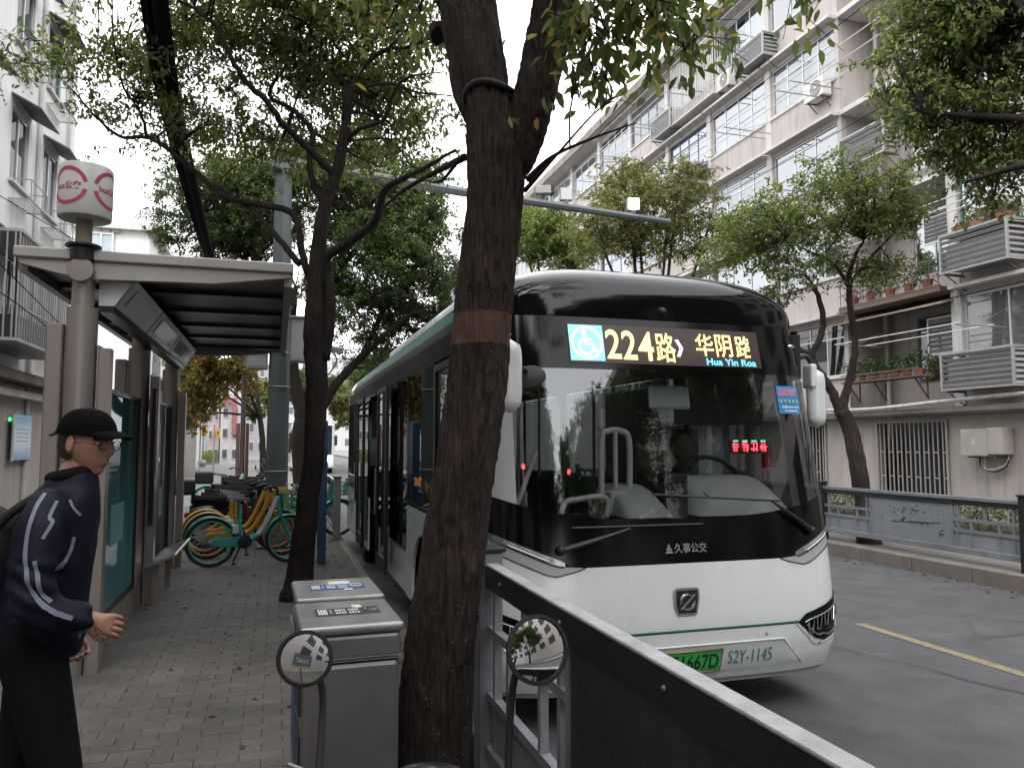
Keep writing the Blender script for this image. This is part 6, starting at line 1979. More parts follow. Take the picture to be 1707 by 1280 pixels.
mop_cols = [M('moped_black', (.014, .014, .015), .3, coat=.3), M('moped_grey', (.10, .10, .105), .35, coat=.3), M('moped_red', (.12, .016, .016), .3, coat=.3), M('moped_white', (.42, .42, .42), .35, coat=.3), M('moped_blue', (.02, .05, .10), .3, coat=.3)]
mop_tyre = MB().tube([(.19 * math.cos(a), 0, .19 * math.sin(a)) for a in [2 * PI * k / 28 for k in range(28)]], .05, 8, closed=True).mesh('tyre', smooth='all'); mop_tyre.materials.append(rubber)
mop_rim = MB().lathe([(.02, -.04), (.15, -.03), (.16, 0), (.15, .03), (.02, .04)], 20, m=Euler((PI / 2, 0, 0)).to_matrix().to_4x4()).mesh('rim', smooth=True); mop_rim.materials.append(spoke_m)
def moped(col, label, loc, rz, top_box=False, name='electric_moped', mirrors=True, group='mopeds parked along the kerb'):
    """electric moped heading +X, rear wheel at x=0"""
    t = thing(name, label, 'moped', loc, rz, group)
    for x in (0, 1.18):
        w = bpy.data.objects.new('wheel', None); C.objects.link(w); w.parent = t; w.location = (x, 0, .24)
        link('tyre', mop_tyre, w); link('rim', mop_rim, w)
    rear = MB().grid(lambda i, j: (-.22 + .62 * i, (.15 * math.sin(PI * min(.15 + i, 1) ** .8) + .03) * math.cos(PI * j), .36 + (.32 - .10 * abs(2 * i - 1)) * math.sin(PI * j) ** .6 + .10 * (1 - i)), 12, 12)
    rear.build('rear_fairing', col, t, smooth='all')
    MB().box(.32, .86, -.15, .15, .28, .34).build('footboard', mop_seat, t, bevel=.02)
    MB().grid(lambda i, j: (.80 + .12 * (1 - i) + .10 * math.cos(PI * (j - .5)) - .02, (.17 - .05 * i) * math.sin(PI * (j - .5)), .30 + .62 * i), 8, 10).build('front_fairing', col, t, smooth='all')
    MB().tube([(.87, 0, .92), (1.02, 0, .60), (1.18, .0, .24)], [.05, .045, .03], 10).build('fork', seat_m, t, smooth=True)
    MB().grid(lambda i, j: (1.18 + .27 * math.cos(PI * (.08 + .8 * i)), .075 * (2 * j - 1), .24 + (.27 - .02 * abs(2 * j - 1)) * math.sin(PI * (.08 + .8 * i))), 10, 4).build('mudguard', col, t, smooth='all')
    MB().grid(lambda i, j: (-.20 + .74 * i, (.15 - .05 * i) * (2 * j - 1), .78 + .05 * (1 - i) - .06 * abs(2 * j - 1) ** 3 + .04 * (i - .45) ** 2), 12, 8).box(-.20, .5, -.11, .11, .70, .77).build('saddle', mop_seat, t, smooth=True)
    MB().box(-.18, .45, -.11, .11, .64, .72).build('seat_base', mop_seat, t, bevel=.02)
    hb = MB().tube(smooth_path([(.74, -.34, 1.03), (.82, -.2, 1.05), (.87, 0, 1.0), (.82, .2, 1.05), (.74, .34, 1.03)], 4), .014, 8).tube([(.87, 0, .9), (.87, 0, 1.0)], .03, 8).build('handlebar', seat_m, t, smooth=True)
    for sg in (-1, 1):
        MB().tube([(.73, sg * .345, 1.028), (.80, sg * .23, 1.045)], .02, 8).build('grip', seat_m, hb, smooth=True)
        MB().tube([(.86, sg * .33, 1.055), (.84, sg * .22, 1.05)], .006, 5).build('brake_lever', spoke_m, hb, smooth=True)
    MB().ball((.93, 0, .99), (.10, .13, .09), 14, 10).build('headlamp_shell', col, t, smooth='all')
    MB().ball((1.0, 0, .99), (.04, .08, .05), 12, 8).build('headlamp', lamp_clear, t, smooth='all')
    if mirrors:
        for sg in (-1, 1):
            m_ = MB().tube(smooth_path([(.84, sg * .20, 1.06), (.83, sg * .24, 1.16), (.80, sg * .32, 1.22)], 4), .006, 6).build('mirror', seat_m, t, smooth=True)
            MB().ball((.80, sg * .35, 1.24), (.012, .06, .04), 12, 8).build('mirror_head', seat_m, m_, smooth='all')
    MB().tube([(.30, .10, .30), (.22, .2, .03)], .012, 6).build('kickstand', seat_m, t, smooth=True)
    MB().box(-.30, -.22, -.05, .05, .48, .56).build('tail_lamp', M('tail_red', (.3, .01, .01), .3), t, bevel=.01)
    if top_box: MB().box(-.50, -.16, -.19, .19, .84, 1.08).build('top_box', seat_m, t, bevel=.04, seg=3)
    return t
def drop(o, w=None): return o
rr = random.Random(21)
descr = ['black electric moped with a top box, right behind the yellow bicycles', 'dark grey electric moped, second one in the kerb row', 'dark red electric moped, third one in the kerb row', 'black electric moped, fourth one in the kerb row', 'white electric moped, fifth one in the kerb row',
         'dark blue electric moped, sixth one in the kerb row', 'black electric moped, seventh one in the kerb row', 'grey electric moped, eighth one in the kerb row', 'white electric moped far down the kerb row, ninth one', 'black electric moped far down the kerb row, tenth one', 'red electric moped at the far end of the kerb row', 'grey electric moped farthest away in the kerb row']
cols_ = [0, 1, 2, 0, 3, 4, 0, 1, 3, 0, 2, 1]
for k in range(12):
    moped(mop_cols[cols_[k]], descr[k], (-.95 + rr.uniform(-.15, .15), 13.1 + k * .72 + rr.uniform(-.1, .1), PZ), R_(rr.uniform(2, 14)), top_box=(k in (0, 5)))

# ---------------------------------------------------------------- moped in the foreground with two round mirrors
ma, mb_ = at(509, 1097, d=1.72), at(895, 1082, d=1.52)
mid = (ma + mb_) / 2
dirn = Vector((mb_.y - ma.y, -(mb_.x - ma.x), 0)).normalized() * -1     # heading: away from the camera
rzm = math.atan2(dirn.y, dirn.x)
t = moped(mop_cols[0], 'black electric moped in the foreground, its two round mirrors turned to us', (0, 0, 0), 0, mirrors=False, group=None)
t.location = Vector((mid.x, mid.y, PZ)) - Vector((.84 * math.cos(rzm), .84 * math.sin(rzm), 0))
t.rotation_euler = (0, 0, rzm)
t.scale = (1, 1, .86)
mirror_face = M('mirror_silver', (.75, .77, .78), .02, metal=1.0, var=.02, rvar=.0)
inv = (Matrix.Translation(t.location) @ Euler((0, 0, rzm)).to_matrix().to_4x4() @ Matrix.Diagonal((1, 1, .86, 1))).inverted()
for (pos, ax, sx_, sg) in ((ma, 0.0, .058, 1), (mb_, 0.35, .060, -1)):
    c = inv @ pos
    tocam = (Euler((0, 0, -rzm)).to_matrix() @ (Vector((0, 0, CAM_H)) - pos)).normalized()
    side_ = Vector((0, 0, 1)).cross(tocam).normalized()
    nrm = (tocam + side_ * (-.55 if sg > 0 else .80)).normalized()
    if sg > 0: LM_N = (Euler((0, 0, rzm)).to_matrix() @ nrm).normalized()
    zx = nrm.to_track_quat('Z', 'Y').to_matrix().to_4x4()
    tilt_ = Matrix.Rotation(R_(0), 4, 'Z')
    mt_ = Matrix.Translation(c) @ zx @ tilt_
    r0 = .064 if sg > 0 else .071
    hd_ = MB().lathe([(.01, -.035), (.04, -.032), (r0 * .9, -.012), (r0 + .005, 0), (r0 + .006, .006), (r0 - .002, .007), (r0 - .004, .002)], 40, m=mt_)
    m_ = hd_.build('mirror', seat_m, t, smooth=True)
    def dome(i, j, r0=r0): 
        a = 2 * PI * i; q = (r0 - .004) * j
        return mt_ @ Vector((q * math.cos(a), q * math.sin(a), .0045 + .010 * (1 - j * j)))
    MB().grid(dome, 40, 10).build('mirror_glass', mirror_face, m_, smooth='all', fix=False)
    MB().tube(smooth_path([c - nrm * .03, c - nrm * .05 + Vector((0, -sg * .02, -.10)), Vector((.82, sg * .22, 1.06))], 6), .008, 8).build('mirror_stem', seat_m, m_, smooth=True)
# ================================================================== trees
nrng = np.random.default_rng(7)
green_a = leaf_mat('leaf_camphor', ((0, (0.048, 0.079, 0.026)), (.45, (0.091, 0.134, 0.042)), (.8, (0.152, 0.198, 0.058)), (.95, (0.250, 0.248, 0.074)), (1, (0.285, 0.186, 0.075))), .48)
green_dark = leaf_mat('leaf_dark', ((0, (0.030, 0.051, 0.019)), (.5, (0.057, 0.092, 0.031)), (.9, (0.095, 0.135, 0.042)), (1, (0.182, 0.189, 0.062))), .48)
green_far = leaf_mat('leaf_olive', ((0, (0.063, 0.081, 0.027)), (.5, (0.116, 0.141, 0.046)), (.85, (0.176, 0.190, 0.064)), (1, (0.255, 0.189, 0.075))), .48)
green_bright = leaf_mat('leaf_bright', ((0, (0.055, 0.089, 0.026)), (.5, (0.101, 0.155, 0.041)), (.88, (0.152, 0.204, 0.057)), (1, (0.240, 0.204, 0.069))), .48)
leaf_yellow = leaf_mat('leaf_yellow', ((0, (.07, .075, .025)), (.5, (.14, .125, .035)), (1, (.22, .15, .045))), .45)
bark_front = bark_mat('bark_front', (.085, .066, .058), (.012, .009, .008), 1.0, band=(2.10, 2.24), bump=1.0)
bark_dark = bark_mat('bark_dark', (.045, .036, .031), (.010, .008, .007), 1.0)
bark_grey = bark_mat('bark_grey', (.10, .085, .072), (.025, .02, .018), 1.0, bump=.8)

class Tree:
    def __init__(s, name, label, base, bark, seed=1, group=None, cat='tree'):
        s.o = thing(name, label, cat, base, 0, group)
        s.base = Vector(base)
        s.bark = bark
        s.limbs, s.nodes, s.rng = MB(), [], random.Random(seed)
        s.np = np.random.default_rng(seed)
        s.leaf_pts = []
        s.twigs = MB()
        s.ridge = 0
    def limb(s, pts, rad, n=10, sub=6, node=True, mb=None, rough=0.0):
        P = smooth_path([Vector(p) - s.base for p in pts], sub)
        if rough:
            for k in range(1, len(P) - 1): P[k] = P[k] + Vector((s.rng.gauss(0, rough), s.rng.gauss(0, rough), s.rng.gauss(0, rough * .5)))
        Rr = lerp_list(rad, len(P))
        (mb or s.limbs).tube(P, Rr, n)
        if node: s.nodes += [(p, r) for p, r in zip(P, Rr)]
        return P
    def clump(s, c, spread, n_twig, leaves, twig_r=.006, twig_l=.5, joined=True):
        """a spray of leafy twigs round c, joined to the nearest limb"""
        c = Vector(c) - s.base
        if joined and s.nodes:
            pn, rn = min(s.nodes, key=lambda q: (q[0] - c).length_squared)
            mid = (pn + c) / 2 + Vector((s.rng.gauss(0, .12), s.rng.gauss(0, .12), s.rng.uniform(-.05, .2))) * min(1, (c - pn).length)
            P = smooth_path([pn, mid, c], 4)
            r0 = min(rn * .6, .010 + .014 * (c - pn).length)
            s.twigs.tube(P, lerp_list([r0, twig_r], len(P)), 5, cap=False)
        for k in range(n_twig):
            d = Vector((s.rng.gauss(0, 1), s.rng.gauss(0, 1), s.rng.gauss(-.1, .6)))
            d.normalize()
            L = twig_l * s.rng.uniform(.5, 1.2)
            st = c + Vector((s.rng.gauss(0, spread[0]), s.rng.gauss(0, spread[1]), s.rng.gauss(0, spread[2]))) * .6
            en = st + d * L + Vector((0, 0, -.12 * L))
            if (st - c).length < .9: s.twigs.tube([c, (c + st) / 2 + Vector((0, 0, .04)), st, en], [twig_r, twig_r * .8, twig_r * .6, .0015], 3, cap=False)
            t = s.np.uniform(0, 1, leaves) ** .8
            a = np.array(st)[None] * (1 - t[:, None]) + np.array(en)[None] * t[:, None]
            s.leaf_pts.append(a + s.np.normal(0, .035, (leaves, 3)))
    def fill(s, blobs, n, per=(7, 16), leafn=9, twig_l=.45):
        """blobs: (centre, radii); clumps scattered through, denser towards the shell"""
        tot = sum(b[1][0] * b[1][1] * b[1][2] for b in blobs)
        for c, r in blobs:
            m = max(1, int(n * r[0] * r[1] * r[2] / tot))
            for k in range(m):
                d = Vector((s.rng.gauss(0, 1), s.rng.gauss(0, 1), s.rng.gauss(0, 1))); d.normalize()
                q = s.rng.random() ** .42
                s.clump(Vector(c) + Vector((d.x * r[0], d.y * r[1], d.z * r[2])) * q, (.22, .22, .15), s.rng.randint(*per), leafn, twig_l=twig_l)
    def done(s, leaf, L=.085, W=.036, droop=.3, wood_smooth=True):
        tr = s.limbs.build('trunk', s.bark, s.o, smooth='all', fix=False)
        if s.ridge:      # furrows in the bark
            import mathutils.noise as mn
            new = []
            for v in tr.data.vertices:
                c = v.co
                w1 = mn.noise(Vector((c.x * 9, c.y * 9, c.z * 3)))
                a = 1 - abs(mn.noise(Vector((c.x * 34 + w1, c.y * 34, c.z * 5.5 + w1)))) * 2
                b = mn.noise(Vector((c.x * 90, c.y * 90, c.z * 22)))
                new.append(c + v.normal * (s.ridge * (.55 * a - .35) + s.ridge * .30 * b + s.ridge * .9 * w1))
            for v, c in zip(tr.data.vertices, new): v.co = c
            tr.data.update()
        if s.twigs.v: tag(s.twigs.build('twigs', s.bark, s.o, smooth='all', fix=False), kind='stuff')
        pts = np.concatenate(s.leaf_pts) if s.leaf_pts else np.zeros((0, 3))
        if len(pts): tag(leaves_at('crown', leaf, s.o, pts, L, W, s.np, droop), kind='stuff')
        return len(pts)
nleaf = 0

# ---- front tree: bare trunk before the bus, three limbs above, leaves hanging from out of frame
def D(x, y, d): return at(x, y, d=d)
tb = D(718, 1330, 3.5)
T1 = Tree('street_tree', 'thick dark trunk in the foreground with a faded red paint ring', (tb.x, tb.y, PZ), bark_front, 3)
T1.ridge = .015
T1.limb([(tb.x, tb.y, PZ - .05), D(722, 1250, 3.5), D(728, 1130, 3.5), D(745, 1000, 3.5), D(766, 850, 3.5), D(787, 700, 3.5), D(803, 560, 3.5), D(814, 440, 3.5), D(824, 350, 3.5), D(828, 262, 3.52), D(818, 190, 3.52), D(806, 100, 3.55), D(795, 0, 3.6), D(784, -130, 3.7), D(770, -420, 3.9)],
        [.205, .19, .165, .152, .142, .133, .127, .125, .126, .134, .110, .100, .094, .088, .06], n=80, sub=36, rough=.0)
T1.limb([D(838, 330, 3.52), D(858, 262, 3.52), D(882, 190, 3.5), D(905, 100, 3.48), D(926, 0, 3.45), D(948, -130, 3.4), D(985, -360, 3.3)], [.06, .092, .098, .096, .094, .085, .05], n=56, sub=36, rough=.0)
T1.limb([D(812, 250, 3.55), D(778, 160, 3.68), D(760, 80, 3.8), D(752, 20, 3.9), D(738, -20, 4.0), D(720, -160, 4.2), D(690, -330, 4.5)], [.05, .058, .055, .055, .058, .05, .03], n=14, sub=7, rough=.003)
T1.limb([D(736, 60, 3.9), D(728, 50, 3.93), D(722, 44, 3.95)], [.06, .05, .03], n=10)
T1.limb([D(880, 300, 3.5), D(920, 262, 3.4), D(985, 232, 3.2), D(1060, 205, 3.0)], [0.0186, 0.0087, 0.0056, 0.0025], n=6, mb=T1.twigs)
T1.limb([D(875, 318, 3.5), D(925, 262, 3.3), D(990, 190, 3.1), D(1030, 165, 3.0)], [0.0124, 0.0062, 0.0037, 0.0019], n=6, mb=T1.twigs)
T1.limb([D(775, 262, 3.6), D(720, 290, 3.9), D(672, 318, 4.1), D(640, 345, 4.4)], [0.0186, 0.0136, 0.0099, 0.0062], n=7, mb=T1.twigs)
T1.limb([D(768, 262, 3.6), D(735, 302, 3.7), D(705, 300, 3.9)], [0.0124, 0.0074, 0.0037], n=6, mb=T1.twigs)
ring = [Vector(D(820 + 40 * math.cos(a), 150 - 13 * math.sin(a) , 3.53)) for a in [2 * PI * k / 24 for k in range(24)]]
pc = D(817, 158, 3.53) - T1.base
T1hose = MB().tube([pc + Vector((.115 * math.cos(a) , .115 * math.sin(a), .02 * math.sin(a * 2) + .012 * math.cos(a))) for a in [2 * PI * k / 26 for k in range(26)]], .016, 8, closed=True)
T1hose.build('rubber_hose', seat_m, T1.o, smooth='all')
T1.limb([D(940, -60, 3.4), D(985, -30, 3.1), D(1040, 5, 3.0), D(1090, 40, 2.9)], [0.0186, 0.0087, 0.0050, 0.0025], n=6, mb=T1.twigs)
T1.limb([D(955, -160, 3.4), D(1060, -60, 3.3), D(1130, 0, 3.2), D(1165, 60, 3.2)], [0.0186, 0.0087, 0.0050, 0.0025], n=6, mb=T1.twigs)
for (x, y, d, k) in ((985, 20, 3.0, 8), (960, 60, 3.1, 6), (1010, 60, 3.0, 6), (1050, 15, 2.9, 8), (1090, 30, 2.9, 9), (1130, 20, 3.1, 9), (1160, 60, 3.2, 6), (1140, 85, 3.2, 5), (1170, 0, 3.2, 8), (985, 110, 3.2, 5), (955, 160, 3.3, 4), (1010, 130, 3.1, 3), (700, 20, 4.2, 8), (660, 10, 4.4, 9), (720, 60, 4.2, 4), (620, -10, 4.6, 8), (690, -20, 4.4, 8), (1060, -40, 3, 9), (1000, -40, 3, 9), (1120, -40, 3.1, 9), (1040, 65, 3.0, 4), (600, 30, 4.6, 5), (640, 45, 4.5, 4), (1330, 10, 3.6, 4), (1345, -30, 3.6, 6)):
    T1.clump(D(x, y, d), (.10, .10, .08), k, 7, twig_r=.004, twig_l=.24, joined=(x < 1250))
T1.fill([((.3, 2.2, 7.2), (2.0, 2.0, 1.0)), ((1.8, 3.2, 7.6), (1.8, 1.8, 1.0)), ((.2, 4.6, 8.2), (1.8, 1.4, .8)), ((2.2, 1.2, 6.6), (1.5, 1.5, .9)), ((-1.0, 3.4, 7.6), (1.3, 1.4, .8))], 170, (7, 12), 10, twig_l=.4)
nleaf += T1.done(green_a, .075, .030, droop=.75)

# ---- second tree: forks above the shelter's corner, crown spreading over the pavement
b2 = at(497, 998, Z=PZ)
T2 = Tree('street_tree', 'forked street tree at the corner of the shelter, bare limbs spreading', (b2.x, b2.y, PZ), bark_dark, 5)
dd = 8.25
T2.limb([(b2.x - .02, b2.y, PZ - .05), D(500, 960, dd), D(510, 860, dd), D(523, 760, dd), D(527, 650, dd), D(525, 560, dd), D(527, 480, dd), D(532, 400, dd), D(545, 330, dd), D(560, 292, dd), D(575, 220, dd), D(578, 160, dd + .1), D(566, 125, dd + .2)], [.19, .145, .118, .108, .115, .12, .095, .078, .068, .066, .055, .047, .03], n=18, sub=6, rough=.004)
T2.limb([D(540, 600, dd), D(548, 540, dd), D(549, 480, dd), D(545, 430, dd), D(580, 405, dd - .1), D(625, 370, dd - .3), D(640, 320, dd - .5), D(668, 300, dd - .7), D(700, 285, dd - .9), D(760, 250, dd - 1.2)], [0.062, 0.066, 0.058, 0.055, 0.051, 0.045, 0.039, 0.031, 0.023, 0.012], n=12, rough=.004)
T2.limb([D(522, 480, dd), D(505, 430, dd), D(490, 360, dd + .1), D(440, 342, dd + .3), D(380, 330, dd + .5), D(340, 300, dd + .6), D(300, 265, dd + .7), D(250, 230, dd + .8), D(200, 228, dd + .9), D(160, 195, dd + 1), D(125, 155, dd + 1.1), D(100, 130, dd + 1.1)], [0.043, 0.039, 0.037, 0.036, 0.035, 0.033, 0.030, 0.025, 0.020, 0.016, 0.009, 0.004], n=10, rough=.005)
T2.limb([D(500, 440, dd), D(465, 400, dd + .1), D(420, 350, dd + .4), D(360, 310, dd + .7)], [0.039, 0.033, 0.027, 0.016], n=8, rough=.005)
T2.limb([D(245, 230, dd + .8), D(235, 190, dd + .9), D(205, 145, dd + 1), D(195, 100, dd + 1.1), D(140, 60, dd + 1.2), D(80, 20, dd + 1.3)], [0.022, 0.017, 0.014, 0.011, 0.008, 0.003], n=7, rough=.005)
T2.limb([D(560, 295, dd), D(532, 265, dd - .1), D(500, 235, dd - .2), D(470, 205, dd - .3), D(445, 170, dd - .4), D(410, 135, dd - .5), D(385, 95, dd - .6), D(365, 50, dd - .6), D(330, 20, dd - .6), D(280, -10, dd - .6)], [0.047, 0.039, 0.036, 0.033, 0.031, 0.028, 0.025, 0.022, 0.017, 0.012], n=9, rough=.006)
T2.limb([D(538, 335, dd), D(520, 300, dd + .1), D(515, 255, dd + .1), D(520, 220, dd + .2), D(490, 185, dd + .3), D(455, 165, dd + .3), D(450, 150, dd + .3), D(470, 118, dd + .4), D(495, 90, dd + .5)], [0.047, 0.037, 0.033, 0.030, 0.025, 0.022, 0.020, 0.017, 0.009], n=9, rough=.005)
T2.limb([D(574, 200, dd), D(585, 160, dd - .1), D(600, 120, dd - .1), D(640, 85, dd - .2), D(680, 78, dd - .3), D(730, 60, dd - .4)], [0.035, 0.031, 0.027, 0.023, 0.019, 0.008], n=8, rough=.005)
T2.limb([D(570, 140, dd + .1), D(552, 110, dd + .2), D(535, 80, dd + .3), D(548, 50, dd + .4), D(560, 10, dd + .5)], [0.031, 0.027, 0.023, 0.017, 0.009], n=8, rough=.005)
T2.limb([D(580, 235, dd), D(600, 215, dd - .2), D(640, 200, dd - .4), D(655, 160, dd - .5), D(680, 130, dd - .6), D(740, 120, dd - .8)], [0.027, 0.023, 0.020, 0.017, 0.014, 0.006], n=7, rough=.005)
T2.limb([D(578, 165, dd), D(600, 148, dd - .1), D(650, 140, dd - .1), D(700, 155, dd - .2), D(760, 160, dd - .2)], [0.022, 0.019, 0.016, 0.011, 0.005], n=7, rough=.004)
T2.limb([D(530, 80, dd + .3), D(510, 40, dd + .3), D(470, 20, dd + .3), D(430, -10, dd + .3)], [0.020, 0.016, 0.011, 0.005], n=7)
T2.limb([D(490, 185, dd + .3), D(470, 230, dd + .6), D(500, 120, dd + .8), D(420, 60, dd + 1)], [0.016, 0.012, 0.011, 0.005], n=6)
blobs2 = [(D(450, 50, dd + .8), (1.5, 1.2, .75)), (D(320, 60, dd + 1.1), (1.2, 1.0, .7)), (D(600, 60, dd + .8), (1.3, 1.1, .8)), (D(400, 180, dd + 1.5), (1.1, .9, .55)), (D(690, 150, dd + .6), (.8, .9, .7)), (D(230, 120, dd + 1.2), (.9, .8, .6)), (D(620, 210, dd + 1.6), (.9, .8, .6)), (D(480, -120, dd), (2.2, 2.0, 1.0)), (D(690, 270, dd + 1.2), (.6, .6, .5)), (D(510, 240, dd + 1.8), (1.0, .8, .5)), (D(330, 190, dd + 1.6), (.8, .8, .5))]
T2.fill(blobs2, 270, (7, 13), 15)
for (x, y, k) in ((60, 70, 9), (85, 95, 8), (110, 110, 9), (130, 60, 6), (170, 95, 7), (200, 60, 7), (130, 130, 6), (40, 105, 8), (10, 85, 7), (165, 195, 3), (185, 225, 3), (235, 170, 6), (250, 110, 6), (210, 165, 5), (15, 125, 4), (220, 30, 6), (260, 40, 5)):
    T2.clump(D(x, y, dd + .9 + random.uniform(-.3, .3)), (.18, .18, .12), k, 8, twig_l=.35)
nleaf += T2.done(green_a, .078, .033, droop=.55)

# ---- dark evergreen behind it: forked trunk seen under the shelter roof, dense low crown
b3 = at(505, 842, Z=PZ)
T3 = Tree('street_tree', 'dense dark evergreen tree behind the camera pole, trunk forking low', (b3.x, b3.y, PZ), bark_dark, 8)
d3 = (b3 - Vector((0, 0, CAM_H))).dot(_F)
T3.limb([b3, D(505, 800, d3), D(500, 730, d3), D(505, 690, d3), D(492, 640, d3), D(485, 560, d3), D(492, 480, d3)], [.34, .26, .24, .22, .17, .14, .08], n=14, rough=.006)
T3.limb([D(505, 700, d3), D(535, 680, d3), D(560, 640, d3), D(598, 600, d3), D(640, 560, d3 - .4), D(690, 520, d3 - .8)], [.16, .15, .13, .11, .08, .04], n=10, rough=.006)
T3.limb([D(505, 690, d3), D(520, 640, d3), D(540, 560, d3), D(560, 470, d3), D(600, 400, d3)], [.13, .12, .10, .08, .04], n=10, rough=.006)
T3.limb([D(600, 600, d3), D(650, 500, d3), D(700, 440, d3)], [.08, .06, .03], n=8)
T3.limb([D(490, 520, d3), D(430, 450, d3), D(360, 400, d3), D(310, 360, d3)], [.08, .06, .045, .02], n=8)
k3 = d3 / 1282
T3.fill([(D(600, 500, d3), (95 * k3, 1.2, 75 * k3)), (D(690, 420, d3 - .5), (85 * k3, 1.2, 110 * k3)), (D(640, 380, d3 + .5), (100 * k3, 1.3, 80 * k3)), (D(560, 420, d3), (75 * k3, 1.2, 90 * k3)), (D(330, 370, d3), (80 * k3, 1.2, 65 * k3)), (D(430, 330, d3), (90 * k3, 1.3, 85 * k3)), (D(600, 280, d3 + .5), (150 * k3, 1.4, 60 * k3)), (D(720, 540, d3 + .5), (45 * k3, .9, 55 * k3)), (D(420, 400, d3 + .5), (90 * k3, 1.2, 45 * k3)), (D(300, 300, d3), (55 * k3, 1, 40 * k3)), (D(655, 545, d3 + .6), (60 * k3, 1, 50 * k3)), (D(745, 470, d3 + .6), (60 * k3, 1, 70 * k3)), (D(610, 590, d3 + 1.0), (45 * k3, 1, 35 * k3)), (D(690, 330, d3 + .5), (80 * k3, 1.2, 60 * k3)), (D(500, 300, d3 + .6), (90 * k3, 1.2, 50 * k3)), (D(380, 300, d3 + .6), (80 * k3, 1.2, 45 * k3))], 800, (6, 11), 17, twig_l=.5)
nleaf += T3.done(green_dark, .10, .044, droop=.35)

# ---- trees farther along the near pavement and beyond
def plain_tree(label, base, h, lean, blobs, n, leaf, seed, bark=bark_dark, r=.16, L=.13, W=.058, per=(6, 11), name='street_tree', leafn=11, twl=.5, group='trees along the street'):
    base = Vector(base)
    T = Tree(name, label, base, bark, seed, group)
    top = base + Vector((lean[0], lean[1], h))
    T.limb([base + Vector((0, 0, -.05)), base + (top - base) * .35 + Vector((.05, .03, 0)), base + (top - base) * .7, top], [r * 1.5, r, r * .8, r * .5], n=10, rough=.01)
    for c, rr_ in blobs:
        c = Vector(c)
        st = base + (top - base) * random.Random(seed).uniform(.55, .95)
        T.limb([st, (st + c) / 2 + Vector((0, 0, .1)), c, c + (c - st).normalized() * rr_[0] * .5], [r * .5, r * .32, r * .2, r * .08], n=7, rough=.01)
    T.fill(blobs, n, per, leafn, twig_l=twl)
    return T.done(leaf, L, W)
def kk(x, y, d, rx, rz, ry=1.3): return (D(x, y, d), (rx * d / 1282, ry, rz * d / 1282))
g = at(470, 800, Z=PZ)
nleaf += plain_tree('yellowing street tree beyond the shelter, leaves hanging over the path', at(440, 800, Z=PZ), 5.2, (-.5, .5), [kk(330, 640, 29, 45, 55, 1.8), kk(400, 620, 28, 40, 30, 1.5), kk(305, 690, 30, 30, 30, 1.5), kk(370, 560, 29, 70, 30, 2), kk(320, 600, 31, 40, 30, 2)], 170, leaf_yellow, 31, r=.13, L=.19, W=.09)
nleaf += plain_tree('mid green tree far down the street beside the far bus', at(590, 772, Z=PZ), 5.5, (0, 0), [kk(575, 680, 62, 22, 38, 2.5), kk(600, 650, 64, 25, 30, 2.5), kk(560, 655, 60, 18, 25, 2.5)], 130, green_far, 32, r=.2, L=.30, W=.15)
nleaf += plain_tree('grey green tree hanging over the far bus', at(470, 770, Z=PZ), 7, (0, 0), [kk(610, 620, 45, 30, 26, 2.5), kk(640, 600, 46, 25, 20, 2), kk(520, 640, 48, 40, 30, 2.5), kk(460, 660, 48, 30, 30, 2)], 150, green_dark, 33, r=.2, L=.24, W=.12)
nleaf += plain_tree('dark tree at the end of the street, left of the far bus', at(395, 766, Z=PZ), 8, (0, 0), [kk(420, 660, 75, 40, 40, 3), kk(370, 640, 80, 40, 40, 3), kk(320, 650, 80, 30, 35, 3)], 110, green_far, 34, r=.3, L=.36, W=.18)

# ---- far pavement trees in front of the apartment block
bR = at(1450, 906, Z=FPZ)
T5 = Tree('street_tree', 'slender tree with twin stems behind the far fence, beside the bus mirror', bR, bark_grey, 12)
dR = 12.9
T5.limb([bR - Vector((0, 0, .05)), D(1444, 860, dR), D(1432, 790, dR), D(1418, 720, dR), D(1402, 682, dR)], [.20, .15, .14, .13, .12], n=14, rough=.006)
T5.limb([D(1402, 690, dR), D(1385, 650, dR), D(1362, 615, dR), D(1352, 590, dR), D(1365, 570, dR), D(1372, 530, dR), D(1362, 490, dR), D(1345, 460, dR)], [.09, .075, .065, .06, .055, .05, .04, .02], n=9, rough=.006)
T5.limb([D(1402, 690, dR), D(1410, 655, dR), D(1422, 610, dR), D(1425, 570, dR), D(1415, 500, dR), D(1420, 440, dR), D(1440, 400, dR)], [.085, .07, .06, .055, .05, .04, .02], n=9, rough=.006)
T5.limb([D(1352, 592, dR), D(1330, 580, dR), D(1315, 560, dR), D(1300, 520, dR)], [.05, .04, .03, .015], n=7)
T5.limb([D(1415, 480, dR), D(1390, 440, dR), D(1350, 420, dR), D(1310, 400, dR)], [.03, .025, .018, .01], n=7)
T5.limb([D(1418, 470, dR), D(1460, 420, dR), D(1500, 380, dR)], [.03, .022, .01], n=7)
T5.fill([kk(1400, 330, dR, 95, 60, .9), kk(1300, 370, dR, 80, 60, .9), kk(1240, 390, dR + .4, 55, 50, .8), kk(1470, 360, dR, 55, 65, .8), kk(1330, 440, dR, 80, 40, .8), kk(1440, 440, dR, 60, 40, .7), kk(1500, 300, dR, 30, 30, .5), kk(1280, 500, dR, 35, 30, .5), kk(1210, 430, dR + .4, 45, 35, .7), kk(1370, 285, dR, 50, 30, .6), kk(1420, 270, dR, 40, 28, .6)], 175, (4, 8), 11, twig_l=.34)
nleaf += T5.done(green_bright, .085, .036, droop=.3)
